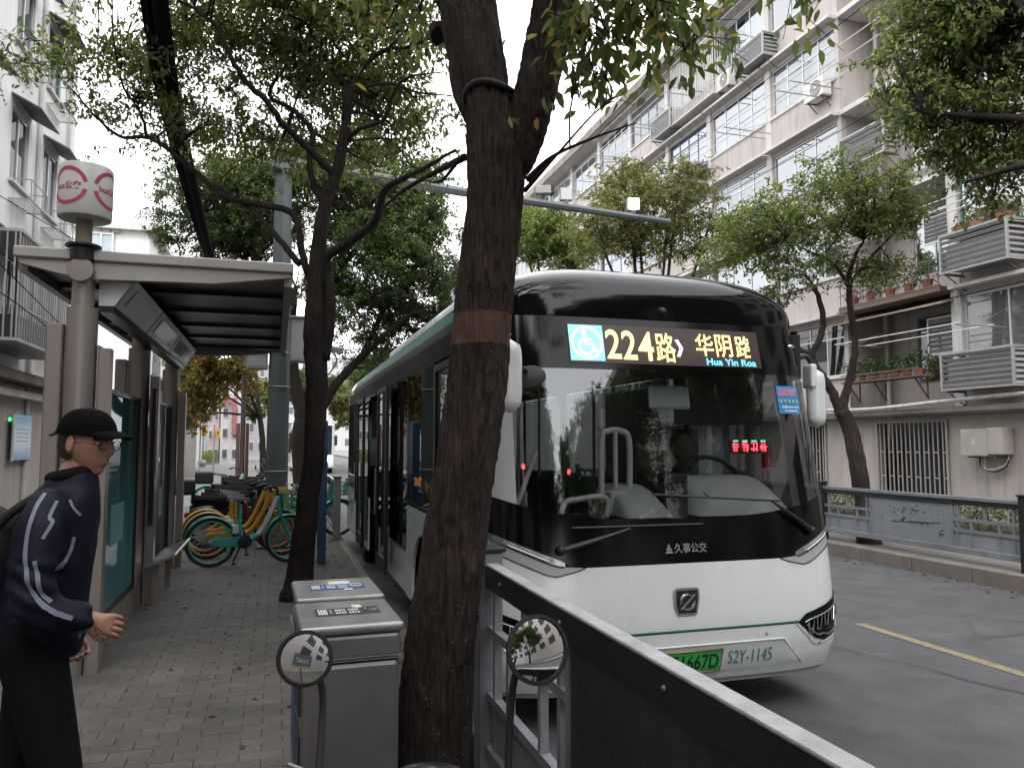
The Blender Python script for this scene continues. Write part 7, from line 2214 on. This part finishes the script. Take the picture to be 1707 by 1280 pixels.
nleaf += plain_tree('olive green tree behind the bus roof under the lit lamp', (9.3, 17.6, FPZ), 3.6, (-.2, .1), [kk(1060, 350, 19.5, 90, 60, 1.3), kk(1130, 320, 19.5, 70, 45, 1.2), kk(1000, 390, 20, 60, 45, 1.2), kk(1110, 400, 19.5, 80, 35, 1.2), kk(1040, 295, 20, 60, 30, 1), kk(1180, 380, 19, 45, 45, 1)], 170, green_far, 13, bark_grey, r=.14, L=.105, W=.046, leafn=11, twl=.42)
nleaf += plain_tree('green tree behind the big trunk, beyond the bus roof', (9.3, 24.5, FPZ), 4.0, (0, 0), [kk(890, 400, 26, 50, 45, 1.5), kk(930, 380, 26, 40, 40, 1.4), kk(870, 380, 27, 40, 40, 1.4), kk(960, 420, 25, 50, 30, 1.4)], 170, green_bright, 14, bark_grey, r=.15, L=.14, W=.06, leafn=11)
# overhanging crown at the top right, its trunk just out of the picture
T6 = Tree('street_tree', 'dark leafy tree overhanging the top right corner', (10.3, 4.6, FPZ), bark_dark, 17)
T6.limb([(10.3, 4.6, FPZ - .05), (10.2, 4.8, 2.5), (9.9, 5.2, 4.4), (9.2, 6.0, 5.8), (8.4, 6.6, 6.8)], [.24, .19, .17, .12, .06], n=14, rough=.01)
T6.limb([(9.9, 5.2, 4.4), (9.0, 5.9, 4.9), (8.3, 6.5, 5.0), (7.8, 7.0, 4.9)], [.10, .07, .05, .02], n=8)
T6.limb([(9.5, 5.6, 5.3), (8.6, 6.6, 5.6), (7.6, 7.4, 5.9)], [.09, .06, .02], n=8)
T6.fill([kk(1630, 60, 10, 130, 90, 1.0), kk(1560, 130, 10, 100, 80, .9), kk(1680, 180, 9.8, 80, 100, .9), kk(1640, 250, 9.6, 70, 65, .7), kk(1530, 60, 10, 70, 60, .7), kk(1690, 290, 9.6, 40, 40, .5), kk(1600, 190, 9.9, 80, 55, .7), kk(1660, -60, 10, 200, 90, 1.2)], 260, (7, 12), 11, twig_l=.34)
nleaf += T6.done(green_a, .085, .038, droop=.6)
print('LEAVES', nleaf)

# ---- low hedge behind the far fence and far hedge by the path
def hedge(label, x0, x1, y0, y1, z0, z1, n, leaf, L=.06):
    t = thing('hedge', label, 'hedge', ((x0 + x1) / 2, (y0 + y1) / 2, z0))
    hx, hy, hh = (x1 - x0) / 2, (y1 - y0) / 2, z1 - z0
    st = MB()
    rr = random.Random(n)
    for k in range(40):
        x, y = rr.uniform(-hx, hx) * .8, rr.uniform(-hy, hy)
        st.tube([(x, y, 0), (x + rr.gauss(0, .05), y + rr.gauss(0, .05), hh * .8)], .012, 4)
    tag(st.build('stems', bark_dark, t), kind='stuff')
    q = np.random.default_rng(n)
    a = np.stack([q.uniform(-hx, hx, n), q.uniform(-hy, hy, n), hh * (.15 + .85 * q.uniform(0, 1, n) ** .7)], 1)
    a += q.normal(0, .04, a.shape)
    tag(leaves_at('foliage', leaf, t, a, L, L * .5, q, 0.0), kind='stuff')
    return t
hedge('low dark hedge in the bed behind the far fence', 11.7, 12.6, 5, 24, FPZ, FPZ + .48, 12000, green_dark, .07)
h0, h1 = at(320, 775, Z=PZ), at(390, 760, Z=PZ)
hedge('clipped hedge along the path beyond the shelter', h0.x - 1.0, h0.x + 1.4, h0.y, h0.y + 14, PZ, PZ + .95, 9000, green_bright, .12)
# ================================================================== man walking past the shelter
from mathutils.bvhtree import BVHTree
hp = at(128, 752, d=2.9)
PX0 = Vector((hp.x - .105, hp.y, PZ))
MAN = thing('person', 'man in a black cap and navy striped jacket with a backpack, walking past the shelter', 'person', PX0, R_(2))
skin_m = M('skin_tan', (.36, .20, .14), .5, var=.12, scale=14, bump=.08, bscale=300)
navy = M('jacket_navy', (.006, .0075, .018), .6, var=.25, scale=7, bump=.5, bscale=11, spec=.2)
navy_l = M('jacket_yoke', (.016, .024, .062), .5, var=.2, scale=6, bump=.4, bscale=10)
blackc = M('trousers_black', (.006, .006, .007), .9, spec=.15, var=.3, scale=9, bump=.4, bscale=9)
stripe_m = M('stripe_grey', (.17, .18, .25), .6, var=.12, scale=30)
# body: one continuous figure
def capsules(chains, rings=()):
    """chains: lists of (point, radius); rings: stacks of ellipses (cx, cy, z, rx, ry)"""
    b = MB()
    for ch in chains:
        P = [Vector(p) for p, r in ch]
        for (p, r), (q, r2) in zip(ch, ch[1:]):
            p, q = Vector(p), Vector(q)
            n_ = max(2, int((q - p).length / .03))
            for k in range(n_ + 1):
                t = k / n_
                b.ball(p.lerp(q, t), r + (r2 - r) * t, 14, 9)
    for st in rings:
        vs_, n_ = [], 28
        for (cx, cy, z, rx, ry) in st:
            for k in range(n_):
                a = 2 * PI * k / n_
                vs_.append((cx + rx * math.copysign(abs(math.cos(a)) ** .85, math.cos(a)), cy + ry * math.copysign(abs(math.sin(a)) ** .85, math.sin(a)), z))
        fs_ = [(i * n_ + k, i * n_ + (k + 1) % n_, (i + 1) * n_ + (k + 1) % n_, (i + 1) * n_ + k) for i in range(len(st) - 1) for k in range(n_)]
        fs_ += [tuple(range(n_ - 1, -1, -1)), tuple((len(st) - 1) * n_ + k for k in range(n_))]
        b.add(vs_, fs_)
    return b
def fuse(name, mat, b, parent, voxel=.012, smooth=8):
    """one continuous skin over the shapes"""
    o = b.build(name, mat, parent)
    md = o.modifiers.new('r', 'REMESH'); md.mode = 'VOXEL'; md.voxel_size = voxel
    ms = o.modifiers.new('s', 'SMOOTH'); ms.iterations = smooth; ms.factor = .6
    dg = bpy.context.evaluated_depsgraph_get()
    m2 = bpy.data.meshes.new_from_object(o.evaluated_get(dg))
    o.modifiers.clear(); old = o.data; o.data = m2; bpy.data.meshes.remove(old)
    m2.materials.clear(); m2.materials.append(mat)
    m2.polygons.foreach_set('use_smooth', [True] * len(m2.polygons))
    return o
fuse('body', skin_m, capsules([[((0, 0, .95), .09), ((.01, 0, 1.12), .10), ((.03, 0, 1.32), .10), ((.07, 0, 1.45), .06), ((.125, 0, 1.58), .055)],
    [((.02, .12, 1.38), .045), ((-.04, .275, 1.13), .034), ((.06, .28, .92), .028)], [((.03, -.12, 1.38), .045), ((.035, -.25, 1.12), .036), ((.17, -.22, 1.035), .030)],
    [((0, .08, .90), .08), ((-.05, .10, .50), .055), ((-.20, .10, .10), .04)], [((0, -.08, .90), .08), ((.10, -.10, .50), .055), ((.16, -.10, .10), .04)]]), MAN)
jk = fuse('jacket', navy, capsules([[((.0, .18, 1.37), .085), ((-.04, .275, 1.13), .075), ((.06, .28, .95), .055)],
    [((.05, -.15, 1.39), .078), ((.04, -.20, 1.33), .078), ((.03, -.24, 1.20), .074), ((.04, -.255, 1.10), .072), ((.10, -.245, 1.055), .066), ((.175, -.225, 1.035), .054)]],
    [[(.01, 0, .86, .13, .175), (.01, 0, .88, .142, .185), (.018, 0, 1.0, .145, .185), (.035, 0, 1.15, .142, .185), (.05, 0, 1.28, .138, .19), (.06, 0, 1.37, .128, .19), (.07, 0, 1.43, .115, .16), (.09, 0, 1.475, .095, .105), (.10, 0, 1.53, .078, .08)]]), MAN)
me = jk.data
import mathutils.noise as mnoise
for v in me.vertices:
    c = v.co
    q = mnoise.noise(Vector((c.x * 7, c.y * 7, c.z * 5))) * .012 + mnoise.noise(Vector((c.x * 18, c.y * 18, c.z * 12 + 5))) * .006
    if c.y < -.17 and c.z < 1.24: q += .006 * math.sin((c.z * 1.5 + c.x * .9) * 60)
    if .9 < c.z < 1.0 : q += .004 * math.sin(c.z * 110)
    v.co = c + v.normal * q
me.update()
fuse('trousers', blackc, capsules([[((0, .085, .92), .115), ((-.05, .10, .50), .085), ((-.19, .10, .12), .07)], [((0, -.085, .92), .115), ((.10, -.10, .50), .085), ((.16, -.10, .12), .07)]]), MAN)
for (x, y, pt) in ((-.17, .10, R_(0)), (.24, -.10, 0)):
    sh = MB().grid(lambda i, j: (x - .12 + .28 * i, y + .05 * math.cos(PI * j) * (1 - .3 * i ** 3), .012 + (.10 - .055 * i) * math.sin(PI * j)), 10, 8)
    sh.build('shoe', seat_m, MAN, smooth='all')
    MB().box(x - .125, x + .165, y - .052, y + .052, 0, .022).build('shoe_sole', rubber, MAN, bevel=.01)
MB().tube([(.092 + .064 * math.cos(a), .066 * math.sin(a), 1.515 + .014 * math.cos(a)) for a in [2 * PI * k / 24 for k in range(24)]], .026, 10, closed=True).build('collar', blackc, MAN, smooth='all')
bv = BVHTree.FromPolygons([v.co.copy() for v in me.vertices], [tuple(p.vertices) for p in me.polygons])
def stripe(pts, w, name='stripe', mat=stripe_m):
    P = smooth_path([Vector((x, -1, z)) for x, z in pts], 8)
    vs_, ok = [], []
    for k, p in enumerate(P):
        t = (P[min(k + 1, len(P) - 1)] - P[max(k - 1, 0)]).normalized()
        s_ = Vector((-t.z, 0, t.x)) * w / 2
        row = []
        for sg in (-1, 1):
            h = bv.ray_cast(p + s_ * sg, Vector((0, 1, 0)))
            row.append(h[0] + h[1] * .004 if h[0] else None)
        vs_.append(row)
    vs_ = [r for r in vs_ if r[0] and r[1]]
    fl = [q for r in vs_ for q in r]
    MB().add(fl, [(2 * k, 2 * k + 1, 2 * k + 3, 2 * k + 2) for k in range(len(vs_) - 1)]).build(name, mat, jk, fix=False, smooth='all')
stripe([(.045, 1.455), (.03, 1.40), (.02, 1.30), (.03, 1.20), (.06, 1.12), (.105, 1.075), (.165, 1.04)], .013)
stripe([(.085, 1.43), (.075, 1.38), (.085, 1.36), (.065, 1.31)], .010)
stripe([(.115, 1.43), (.13, 1.40), (.15, 1.375)], .007)
stripe([(.05, 1.24), (.06, 1.19), (.075, 1.13), (.10, 1.10)], .012)
stripe([(.135, 1.30), (.125, 1.25), (.105, 1.2)], .010)
MB().bar((.175, -.20, .955), (.175, -.20, .985), .006).build('zip_pull', stripe_m, jk)
# head with face
def headfn(i, j):
    ph = -PI / 2 + PI * j
    th = 2 * PI * i
    cx_, cy_, cz_ = math.cos(ph) * math.cos(th), math.cos(ph) * math.sin(th), math.sin(ph)
    x, y, z = .098 * cx_, .076 * cy_, .125 * cz_
    if cz_ < -.1: 
        k = (-cz_ - .1) / .9
        y *= 1 - .28 * k; x = x * (1 - .12 * k) + .022 * k
    front = max(0, cx_) ** 3
    nose = math.exp(-((z + .018) / .024) ** 2) * math.exp(-(y / .016) ** 2) * .026 + math.exp(-((z - .008) / .02) ** 2) * math.exp(-(y / .012) ** 2) * .010
    brow = math.exp(-((z - .028) / .012) ** 2) * math.exp(-(y / .05) ** 2) * .006
    eye = -math.exp(-((z - .008) / .012) ** 2) * math.exp(-((abs(y) - .032) / .014) ** 2) * .009
    lips = (math.exp(-((z + .055) / .007) ** 2) + math.exp(-((z + .069) / .007) ** 2)) * math.exp(-(y / .022) ** 2) * .007
    chin = math.exp(-((z + .10) / .016) ** 2) * math.exp(-(y / .03) ** 2) * .010
    x += front * 0 + (nose + brow + eye + lips + chin) * (1 if cx_ > 0 else 0)
    return (x, y, z)
HM = Matrix.Translation((.135, 0, 1.63)) @ Euler((0, R_(6), R_(-30))).to_matrix().to_4x4()
def hb_(b, name, mat, par, **k):
    b.v = [tuple(HM @ Vector(p)) for p in b.v]
    return b.build(name, mat, par, **k)
head = hb_(MB().grid(headfn, 96, 80), 'head', skin_m, MAN, smooth='all', fix=False)
for sg in (-1, 1):
    e = MB().ball((-.004, sg * .076, -.004), (.018, .010, .032), 14, 10).tube([(.010 * math.cos(a) - .006 + .006, sg * .082, .002 + .026 * math.sin(a)) for a in [2 * PI * k / 16 for k in range(16)]], .005, 6, closed=True)
    hb_(e, 'ear', skin_m, head, smooth='all')
    hb_(MB().ball((.078, sg * .032, .007), (.012, .013, .008), 12, 8), 'eye', M('eye_white', (.5, .48, .46), .3), head, smooth='all')
    hb_(MB().ball((.0885, sg * .032, .006), (.004, .006, .006), 10, 8), 'iris', seat_m, head, smooth='all')
    gl2 = MB().tube([(.104 - abs(y_) * .10, sg * (.034) + y_, z_) for y_, z_ in [(.026 * math.cos(a), .004 + .018 * math.sin(a)) for a in [2 * PI * k / 20 for k in range(20)]]], .0022, 5, closed=True)
    gl2.tube([(.098, sg * .06, .008), (.05, sg * .079, .010), (-.005, sg * .081, .008)], .0022, 5)
    hb_(gl2, 'glasses_frame', M('glasses_frame', (.08, .03, .03), .3), head, smooth='all')
hb_(MB().bar((.104, -.010, .010), (.104, .010, .010), .004), 'glasses_bridge', M('glasses_frame', (.08, .03, .03), .3), head)
hb_(MB().tube([(.1, -.018, -.062), (.104, 0, -.0615), (.1, .018, -.062)], .0025, 5), 'mouth_line', M('lip', (.22, .09, .08), .5), head, smooth='all')
hair = MB().grid(lambda i, j: (lambda th, ph: (.100 * math.cos(ph) * math.cos(th) - .004, .080 * math.cos(ph) * math.sin(th), .125 * math.sin(ph) + .002))(R_(88) + R_(184) * i, R_(-28) + R_(80) * j), 30, 14)
hb_(hair, 'hair', M('black_hair', (.01, .009, .008), .6), MAN, smooth='all', fix=False)
cap = MB().grid(lambda i, j: (lambda th, ph: ((.112 * math.cos(ph) ** .8) * math.cos(th) - .002, (.090 * math.cos(ph) ** .8) * math.sin(th), .035 + .100 * math.sin(ph)))(2 * PI * i, PI / 2 * j), 40, 12)
cp = hb_(cap, 'cap', M('cap_black', (.004, .004, .0045), .95, bump=.3, bscale=400, spec=.08), MAN, smooth='all', fix=False)
vis = MB().grid(lambda i, j: (lambda a: (.085 + .075 * j * math.cos(a) + .02 * math.cos(a), .088 * math.sin(a) * (1 - .12 * j), .056 - .016 * j - .016 * math.sin(a) ** 2 * (.6 + .4 * j)))(R_(-82) + R_(164) * i), 24, 6)
vo_ = hb_(vis, 'cap_visor', M('cap_black', (.006, .006, .007), .85), cp, smooth='all', fix=False)
md = vo_.modifiers.new('s', 'SOLIDIFY'); md.thickness = .005
hb_(MB().ball((0, 0, .134), (.008, .008, .005), 8, 6), 'cap_button', seat_m, cp, smooth='all')
hb_(MB().bar((-.108, .012, .035), (-.155, .02, .028), .02, .01).bar((-.108, -.008, .035), (-.145, -.02, .018), .016, .008), 'cap_strap', seat_m, cp)
# hands: palm and five bent fingers, loosely closed
def hand(wrist, fwd, palm_n, mirror):
    f = Vector(fwd).normalized(); n_ = Vector(palm_n); n_ = (n_ - f * n_.dot(f)).normalized(); s_ = f.cross(n_) * mirror
    w = Vector(wrist)
    def P(a, b, c): return w + f * a + s_ * b + n_ * c
    j = [(P(-.03, 0, 0), .027), (P(.02, 0, .0), .030), (P(.06, 0, .004), .032)]
    ed = [(0, 1), (1, 2)]
    for k, (b, L, r) in enumerate(((-.030, .070, .0095), (-.010, .080, .0098), (.011, .074, .0095), (.030, .058, .0085))):
        i0 = len(j)
        j += [(P(.085, b, .004), r + .001), (P(.085 + L * .40, b, .020), r), (P(.085 + L * .50, b, .046), r * .95), (P(.085 + L * .25, b, .060), r * .85)]
        ed += [(2, i0), (i0, i0 + 1), (i0 + 1, i0 + 2), (i0 + 2, i0 + 3)]
    i0 = len(j)
    j += [(P(.03, -.036, .010), .014), (P(.060, -.052, .030), .0115), (P(.092, -.046, .046), .0095)]
    ed += [(1, i0), (i0, i0 + 1), (i0 + 1, i0 + 2)]
    return skin_body('hand', skin_m, j, ed, MAN)
hand((.195, -.212, 1.025), (.95, .1, -.35), (-.2, .9, -.3), 1)
hand((.07, .265, .90), (.3, 0, -.95), (0, -1, 0), -1)
# backpack
bpk = MB().ball((-.16, 0, 1.19), (.105, .17, .22), 24, 18)
bpo = bpk.build('backpack', M('bag_black', (.008, .008, .009), .7, var=.3, bump=.3, bscale=30), MAN, smooth='all')
for sg in (-1, 1):
    MB().tube(smooth_path([(-.12, sg * .10, 1.34), (-.05, sg * .115, 1.405), (.04, sg * .12, 1.455), (.11, sg * .105, 1.415), (.15, sg * .09, 1.34)], 5), .016, 6).build('strap', M('bag_black', (.008, .008, .009), .7), bpo, smooth='all')
MB().ball((-.215, -.08, 1.23), (.075, .105, .10), 18, 12).build('red_pocket', M('bag_red', (.30, .012, .03), .6, var=.2), bpo, smooth='all')
MB().tube([(-.28, -.155, 1.34), (-.22, -.17, 1.30), (-.18, -.165, 1.27)], .005, 5).build('piping', stripe_m, bpo, smooth='all')

# ================================================================== far end of the street
stone = M('stone_ball', (.30, .29, .28), .7, var=.12, scale=9, grime=.4)
for k, (x, y, lab) in enumerate(((324, 794, 'grey stone ball bollard on the far path, the nearer left one'), (337, 778, 'pale stone ball bollard in front of the far hedge'))):
    p = at(x, y, Z=PZ)
    t = thing('stone_bollard', lab, 'bollard', p, 0, 'stone balls on the path')
    MB().ball((0, 0, .27), (.29, .29, .25), 24, 16).build('ball', stone, t, smooth='all')
    MB().cyl((0, 0, 0), (0, 0, .06), .2, n=20).build('foot', stone, t)
# far bus
fb = at(521, 790, Z=0)
FB = thing('city_bus', 'white city bus with headlights on, coming far down the street', 'bus', (fb.x, fb.y, 0))
MB().box(-1.26, 1.26, .12, 10.5, .32, 3.0).build('body', bus_white, FB, bevel=.12, seg=4)
MB().grid(lambda i, j: (-1.1 + 2.2 * i, .10 - .03 * (1 - (2 * i - 1) ** 2), 1.15 + 1.75 * j), 10, 4).build('windscreen', M('far_glass', (.015, .03, .05), .08), FB, smooth='all')
MB().box(-1.0, 1.0, .04, .07, 2.6, 2.85).build('display_header', bus_black, FB)
MB().box(-.9, .9, .05, .08, .45, .6).build('grille', bus_dark, FB)
for sg in (-1, 1):
    MB().ball((sg * .92, .10, .88), (.22, .06, .09), 14, 8).build('headlight', glow('headlight', (1, .98, .95), 9), FB, smooth='all')
    MB().cyl((sg * 1.0, 2.0, .48), (sg * 1.25, 2.0, .48), .48, n=24).build('wheel', rubber, FB)
    MB().box(sg * 1.32 - .08, sg * 1.32 + .08, -.05, .05, 1.7, 2.3).build('side_mirror', bus_dark, FB, bevel=.03)
    MB().box(sg * 1.262 - .004, sg * 1.262 + .004, 1.0, 10.0, 1.2, 2.5).build('side_window', side_glass, FB)
# fence and small things at the end of the mopeds, behind the forked tree
fence('dark steel fence by the kerb beyond the blue stop board', 1.02, (13.6, 17.3, 21.0), PZ, 1.0, dark_panel=True)
# gateway at left: pillars, iron gate, orange signs
ga = at(300, 815, Z=PZ)
GP = thing('gate_pillar', 'pale stone gate pillar at the edge of the shelter glass', 'pillar', at(308, 795, Z=PZ))
MB().box(-.45, .45, -.4, .4, 0, 2.9).build('shaft', M('gate_stone', (.36, .34, .33), .85, var=.1, grime=.4), GP)
MB().box(-.55, .55, -.5, .5, 2.901, 3.15).build('cap', M('gate_stone2', (.22, .2, .2), .85), GP)
MB().box(-.55, .55, -.5, .5, 0, .0).build('base', stone, GP) if False else None
GP2 = thing('gate_pillar', 'second stone gate pillar right of the iron gate', 'pillar', at(352, 770, Z=PZ))
MB().box(-.5, .5, -.4, .4, 0, 3.6).build('shaft', M('gate_stone', (.36, .34, .33), .85), GP2)
MB().box(-.6, .6, -.5, .5, 3.601, 3.9).build('cap', M('gate_stone2', (.22, .2, .2), .85), GP2)
IG = thing('iron_gate', 'bluish iron gate between the stone pillars', 'gate', at(331, 769, Z=PZ))
igm = M('gate_blue', (.06, .13, .18), .5, metal=.3)
MB().box(-1.6, 1.6, -.02, .02, 2.2, 2.28).box(-1.6, 1.6, -.02, .02, .2, .28).build('gate_frame', igm, IG)
gb_ = MB().box(-.03, .03, -.03, .03, .28, 2.2).mesh('gate_bar'); gb_.materials.append(igm)
for k in range(14): link('gate_bar', gb_, IG, loc=(-1.55 + k * .238, 0, 0))
for k, (x, y0, y1, c) in enumerate(((340, 709, 727, (.75, .30, .02)), (363, 715, 730, (.70, .42, .03)))):
    a, b = at(x - 4, y1, Y=34 + 3 * k), at(x + 4, y0, Y=34 + 3 * k)
    t = thing('hanging_sign', ['orange hanging sign, the left one', 'yellow hanging sign, the right one'][k] + ' above the far gateway', 'sign', (a.x, a.y, PZ))
    MB().box(0, b.x - a.x, 0, .05, a.z - PZ, b.z - PZ).build('board', M('sign_%d' % k, c, .5), t)
    MB().cyl((-.05, .03, 0), (-.05, .03, b.z - PZ + .2), .03, n=8).build('post', steel, t)
    MB().box((b.x - a.x) * .3, (b.x - a.x) * .7, -.004, -.001, a.z - PZ + .15, b.z - PZ - .1).build('mark', M('sign_mark', (.25, .08, .02), .6), t)
# wall and buildings closing the view
def block(name, label, x0, x1, y0, y1, Y, mat, depth=12, nx=3, nz=4, band=None, win=pane_m[1]):
    a, b = at(x0, y1, Y=Y), at(x1, y0, Y=Y)
    t = thing(name, label, 'building', (a.x, Y, 0))
    W, H_ = b.x - a.x, b.z
    MB().box(0, W, 0, depth, 0, H_).build('wall', mat, t)
    MB().box(-.2, W + .2, -.25, depth + .2, H_ + .002, H_ + .35).build('roof_slab', trim_m, t)
    for i in range(nx):
        for k in range(nz):
            wz = H_ * (k + .35) / nz
            f = MB().box(W * (i + .25) / nx, W * (i + .75) / nx, -.08, -.002, wz, wz + H_ / nz * .5).build('window', alu, t)
            MB().box(W * (i + .28) / nx, W * (i + .72) / nx, -.1, -.082, wz + .08, wz + H_ / nz * .5 - .08).build('pane', M('pane_dim', (.10, .11, .12), .2), f)
    return t
block('apartment_building', 'pinkish tower block far off between the shelter and the pole', 345, 368, 620, 760, 72, M('far_pink', (.42, .36, .36), .9), nx=2, nz=5)
R1 = block('apartment_building', 'far white block with a red frame, seen under the shelter roof', 366, 402, 640, 762, 66, M('far_white', (.62, .6, .6), .9), nx=2, nz=4)
a, b = at(366, 700, Y=65.6), at(394, 672, Y=65.6)
MB().box(b.x - a.x - .35, b.x - a.x, -.5, -.15, 2.5, b.z).box(0, b.x - a.x, -.5, -.15, b.z, b.z + .4).build('red_frame', M('frame_red', (.36, .14, .13), .8), R1)
block('apartment_building', 'grey far building at the end of the street, left side', 255, 346, 590, 770, 90, M('far_grey', (.38, .38, .38), .9), nx=5, nz=5)
block('apartment_building', 'hazy grey block closing the end of the street', 470, 640, 600, 760, 190, M('far_grey2', (.42, .42, .43), .9), nx=7, nz=6)
block('apartment_building', 'dull block behind the far trees, left of the far bus', 395, 475, 610, 765, 110, M('far_grey3', (.3, .3, .3), .9), nx=5, nz=5)

# ================================================================== the street behind the photographer, mirrored in glass and lacquer
BB = thing('apartment_building', 'pale block behind the photographer, seen only in the bus windscreen', 'building', (0, 0, 0))
MB().box(-26, -5.4, -40, 3.5, PZ, 17).build('wall', wall_m, BB)
for k in range(9):
    for f in range(5):
        MB().box(-5.395, -5.34, -38 + k * 4.4, -35.6 + k * 4.4, 3.2 + f * 2.8, 4.9 + f * 2.8).build('window', room, BB)
BC = thing('apartment_building', 'dark block across the road behind the photographer', 'building', (0, 0, 0))
MB().box(FX, FX + 10, -50, 8.8, FPZ, 16.5).build('wall', wall_low, BC)
for k in range(12):
    for f in range(5):
        MB().box(FX - .05, FX - .002, -48 + k * 4.5, -45.4 + k * 4.5, 3.2 + f * 2.8, 4.9 + f * 2.8).build('window', room, BC)
for k in range(8):
    pass
def back_tree(src, dx, dy, rz, label):
    o = copy_tree(src)
    o.location = Vector((dx, dy, src.location.z)); o.rotation_euler = (0, 0, rz); o['label'] = label; o['group'] = 'trees behind the photographer'
for k, (x, y, rz, src) in enumerate(((.6, -6.5, 2.2, T3.o), (.5, -13.5, .6, T3.o), (.6, -20, 4.0, T3.o), (9.4, -8, 1.2, T3.o), (9.5, -16, 3.3, T3.o))):
    back_tree(src, x, y, rz, 'tree behind the photographer, %s, mirrored in the bus windscreen' % ['near kerb first', 'near kerb second', 'near kerb third', 'far kerb first', 'far kerb second'][k])
# stop sign plate behind, the one the left mirror shows
vd = (ma - Vector((0, 0, CAM_H))).normalized()
rf = vd - 2 * vd.dot(LM_N) * LM_N
pc_ = ma + rf * 1.5
RP = thing('route_plate', 'blue grey stop plate lettered 224, shown reversed in the left round mirror', 'sign', (pc_.x, pc_.y, PZ))
hz = math.atan2(rf.y, rf.x)
RP.rotation_euler = (0, 0, hz - PI / 2)
zz = pc_.z - PZ
MB().box(-.42, .42, 0, .02, zz - .30, zz + .30).build('board', M('plate_bluegrey', (.14, .17, .20), .5), RP)
MB().box(-.42, .42, -.004, -.001, zz - .30, zz - .22).build('plate_edge', M('plate_yellow', (.4, .33, .13), .5), RP)
text('lettering', '224路', M('letter_white', (.6, .62, .6), .5), RP, .62, .22, loc=(0, -.006, zz), bold=.02)
MB().cyl((0, .05, 0), (0, .05, zz + .3), .03, n=10).build('post', pole_m, RP, smooth=True)

# fallen leaves blown along the kerbs and round the trunks
lq = np.random.default_rng(77)
def litter(name, label, n, fx, z):
    pts = fx(n)
    pts[:, 2] = z + .004
    o = leaves_at(name, leaf_mat('leaf_fallen', ((0, (.05, .032, .016)), (.5, (.11, .075, .03)), (1, (.16, .12, .045))), .1), None, pts, .07, .03, lq, .02)
    tag(o, label, 'leaves', kind='stuff')
litter('fallen_leaves', 'brown fallen leaves lying on the pavement along the kerb', 260, lambda n: np.stack([np.where(lq.uniform(0, 1, n) < .6, lq.normal(.75, .2, n), lq.uniform(-1.2, .9, n)), lq.uniform(3.2, 16, n), np.zeros(n)], 1), PZ)
litter('fallen_leaves', 'brown fallen leaves lying in the far gutter', 160, lambda n: np.stack([FKX - np.abs(lq.normal(0, .22, n)), lq.uniform(6, 16, n), np.zeros(n)], 1), 0)
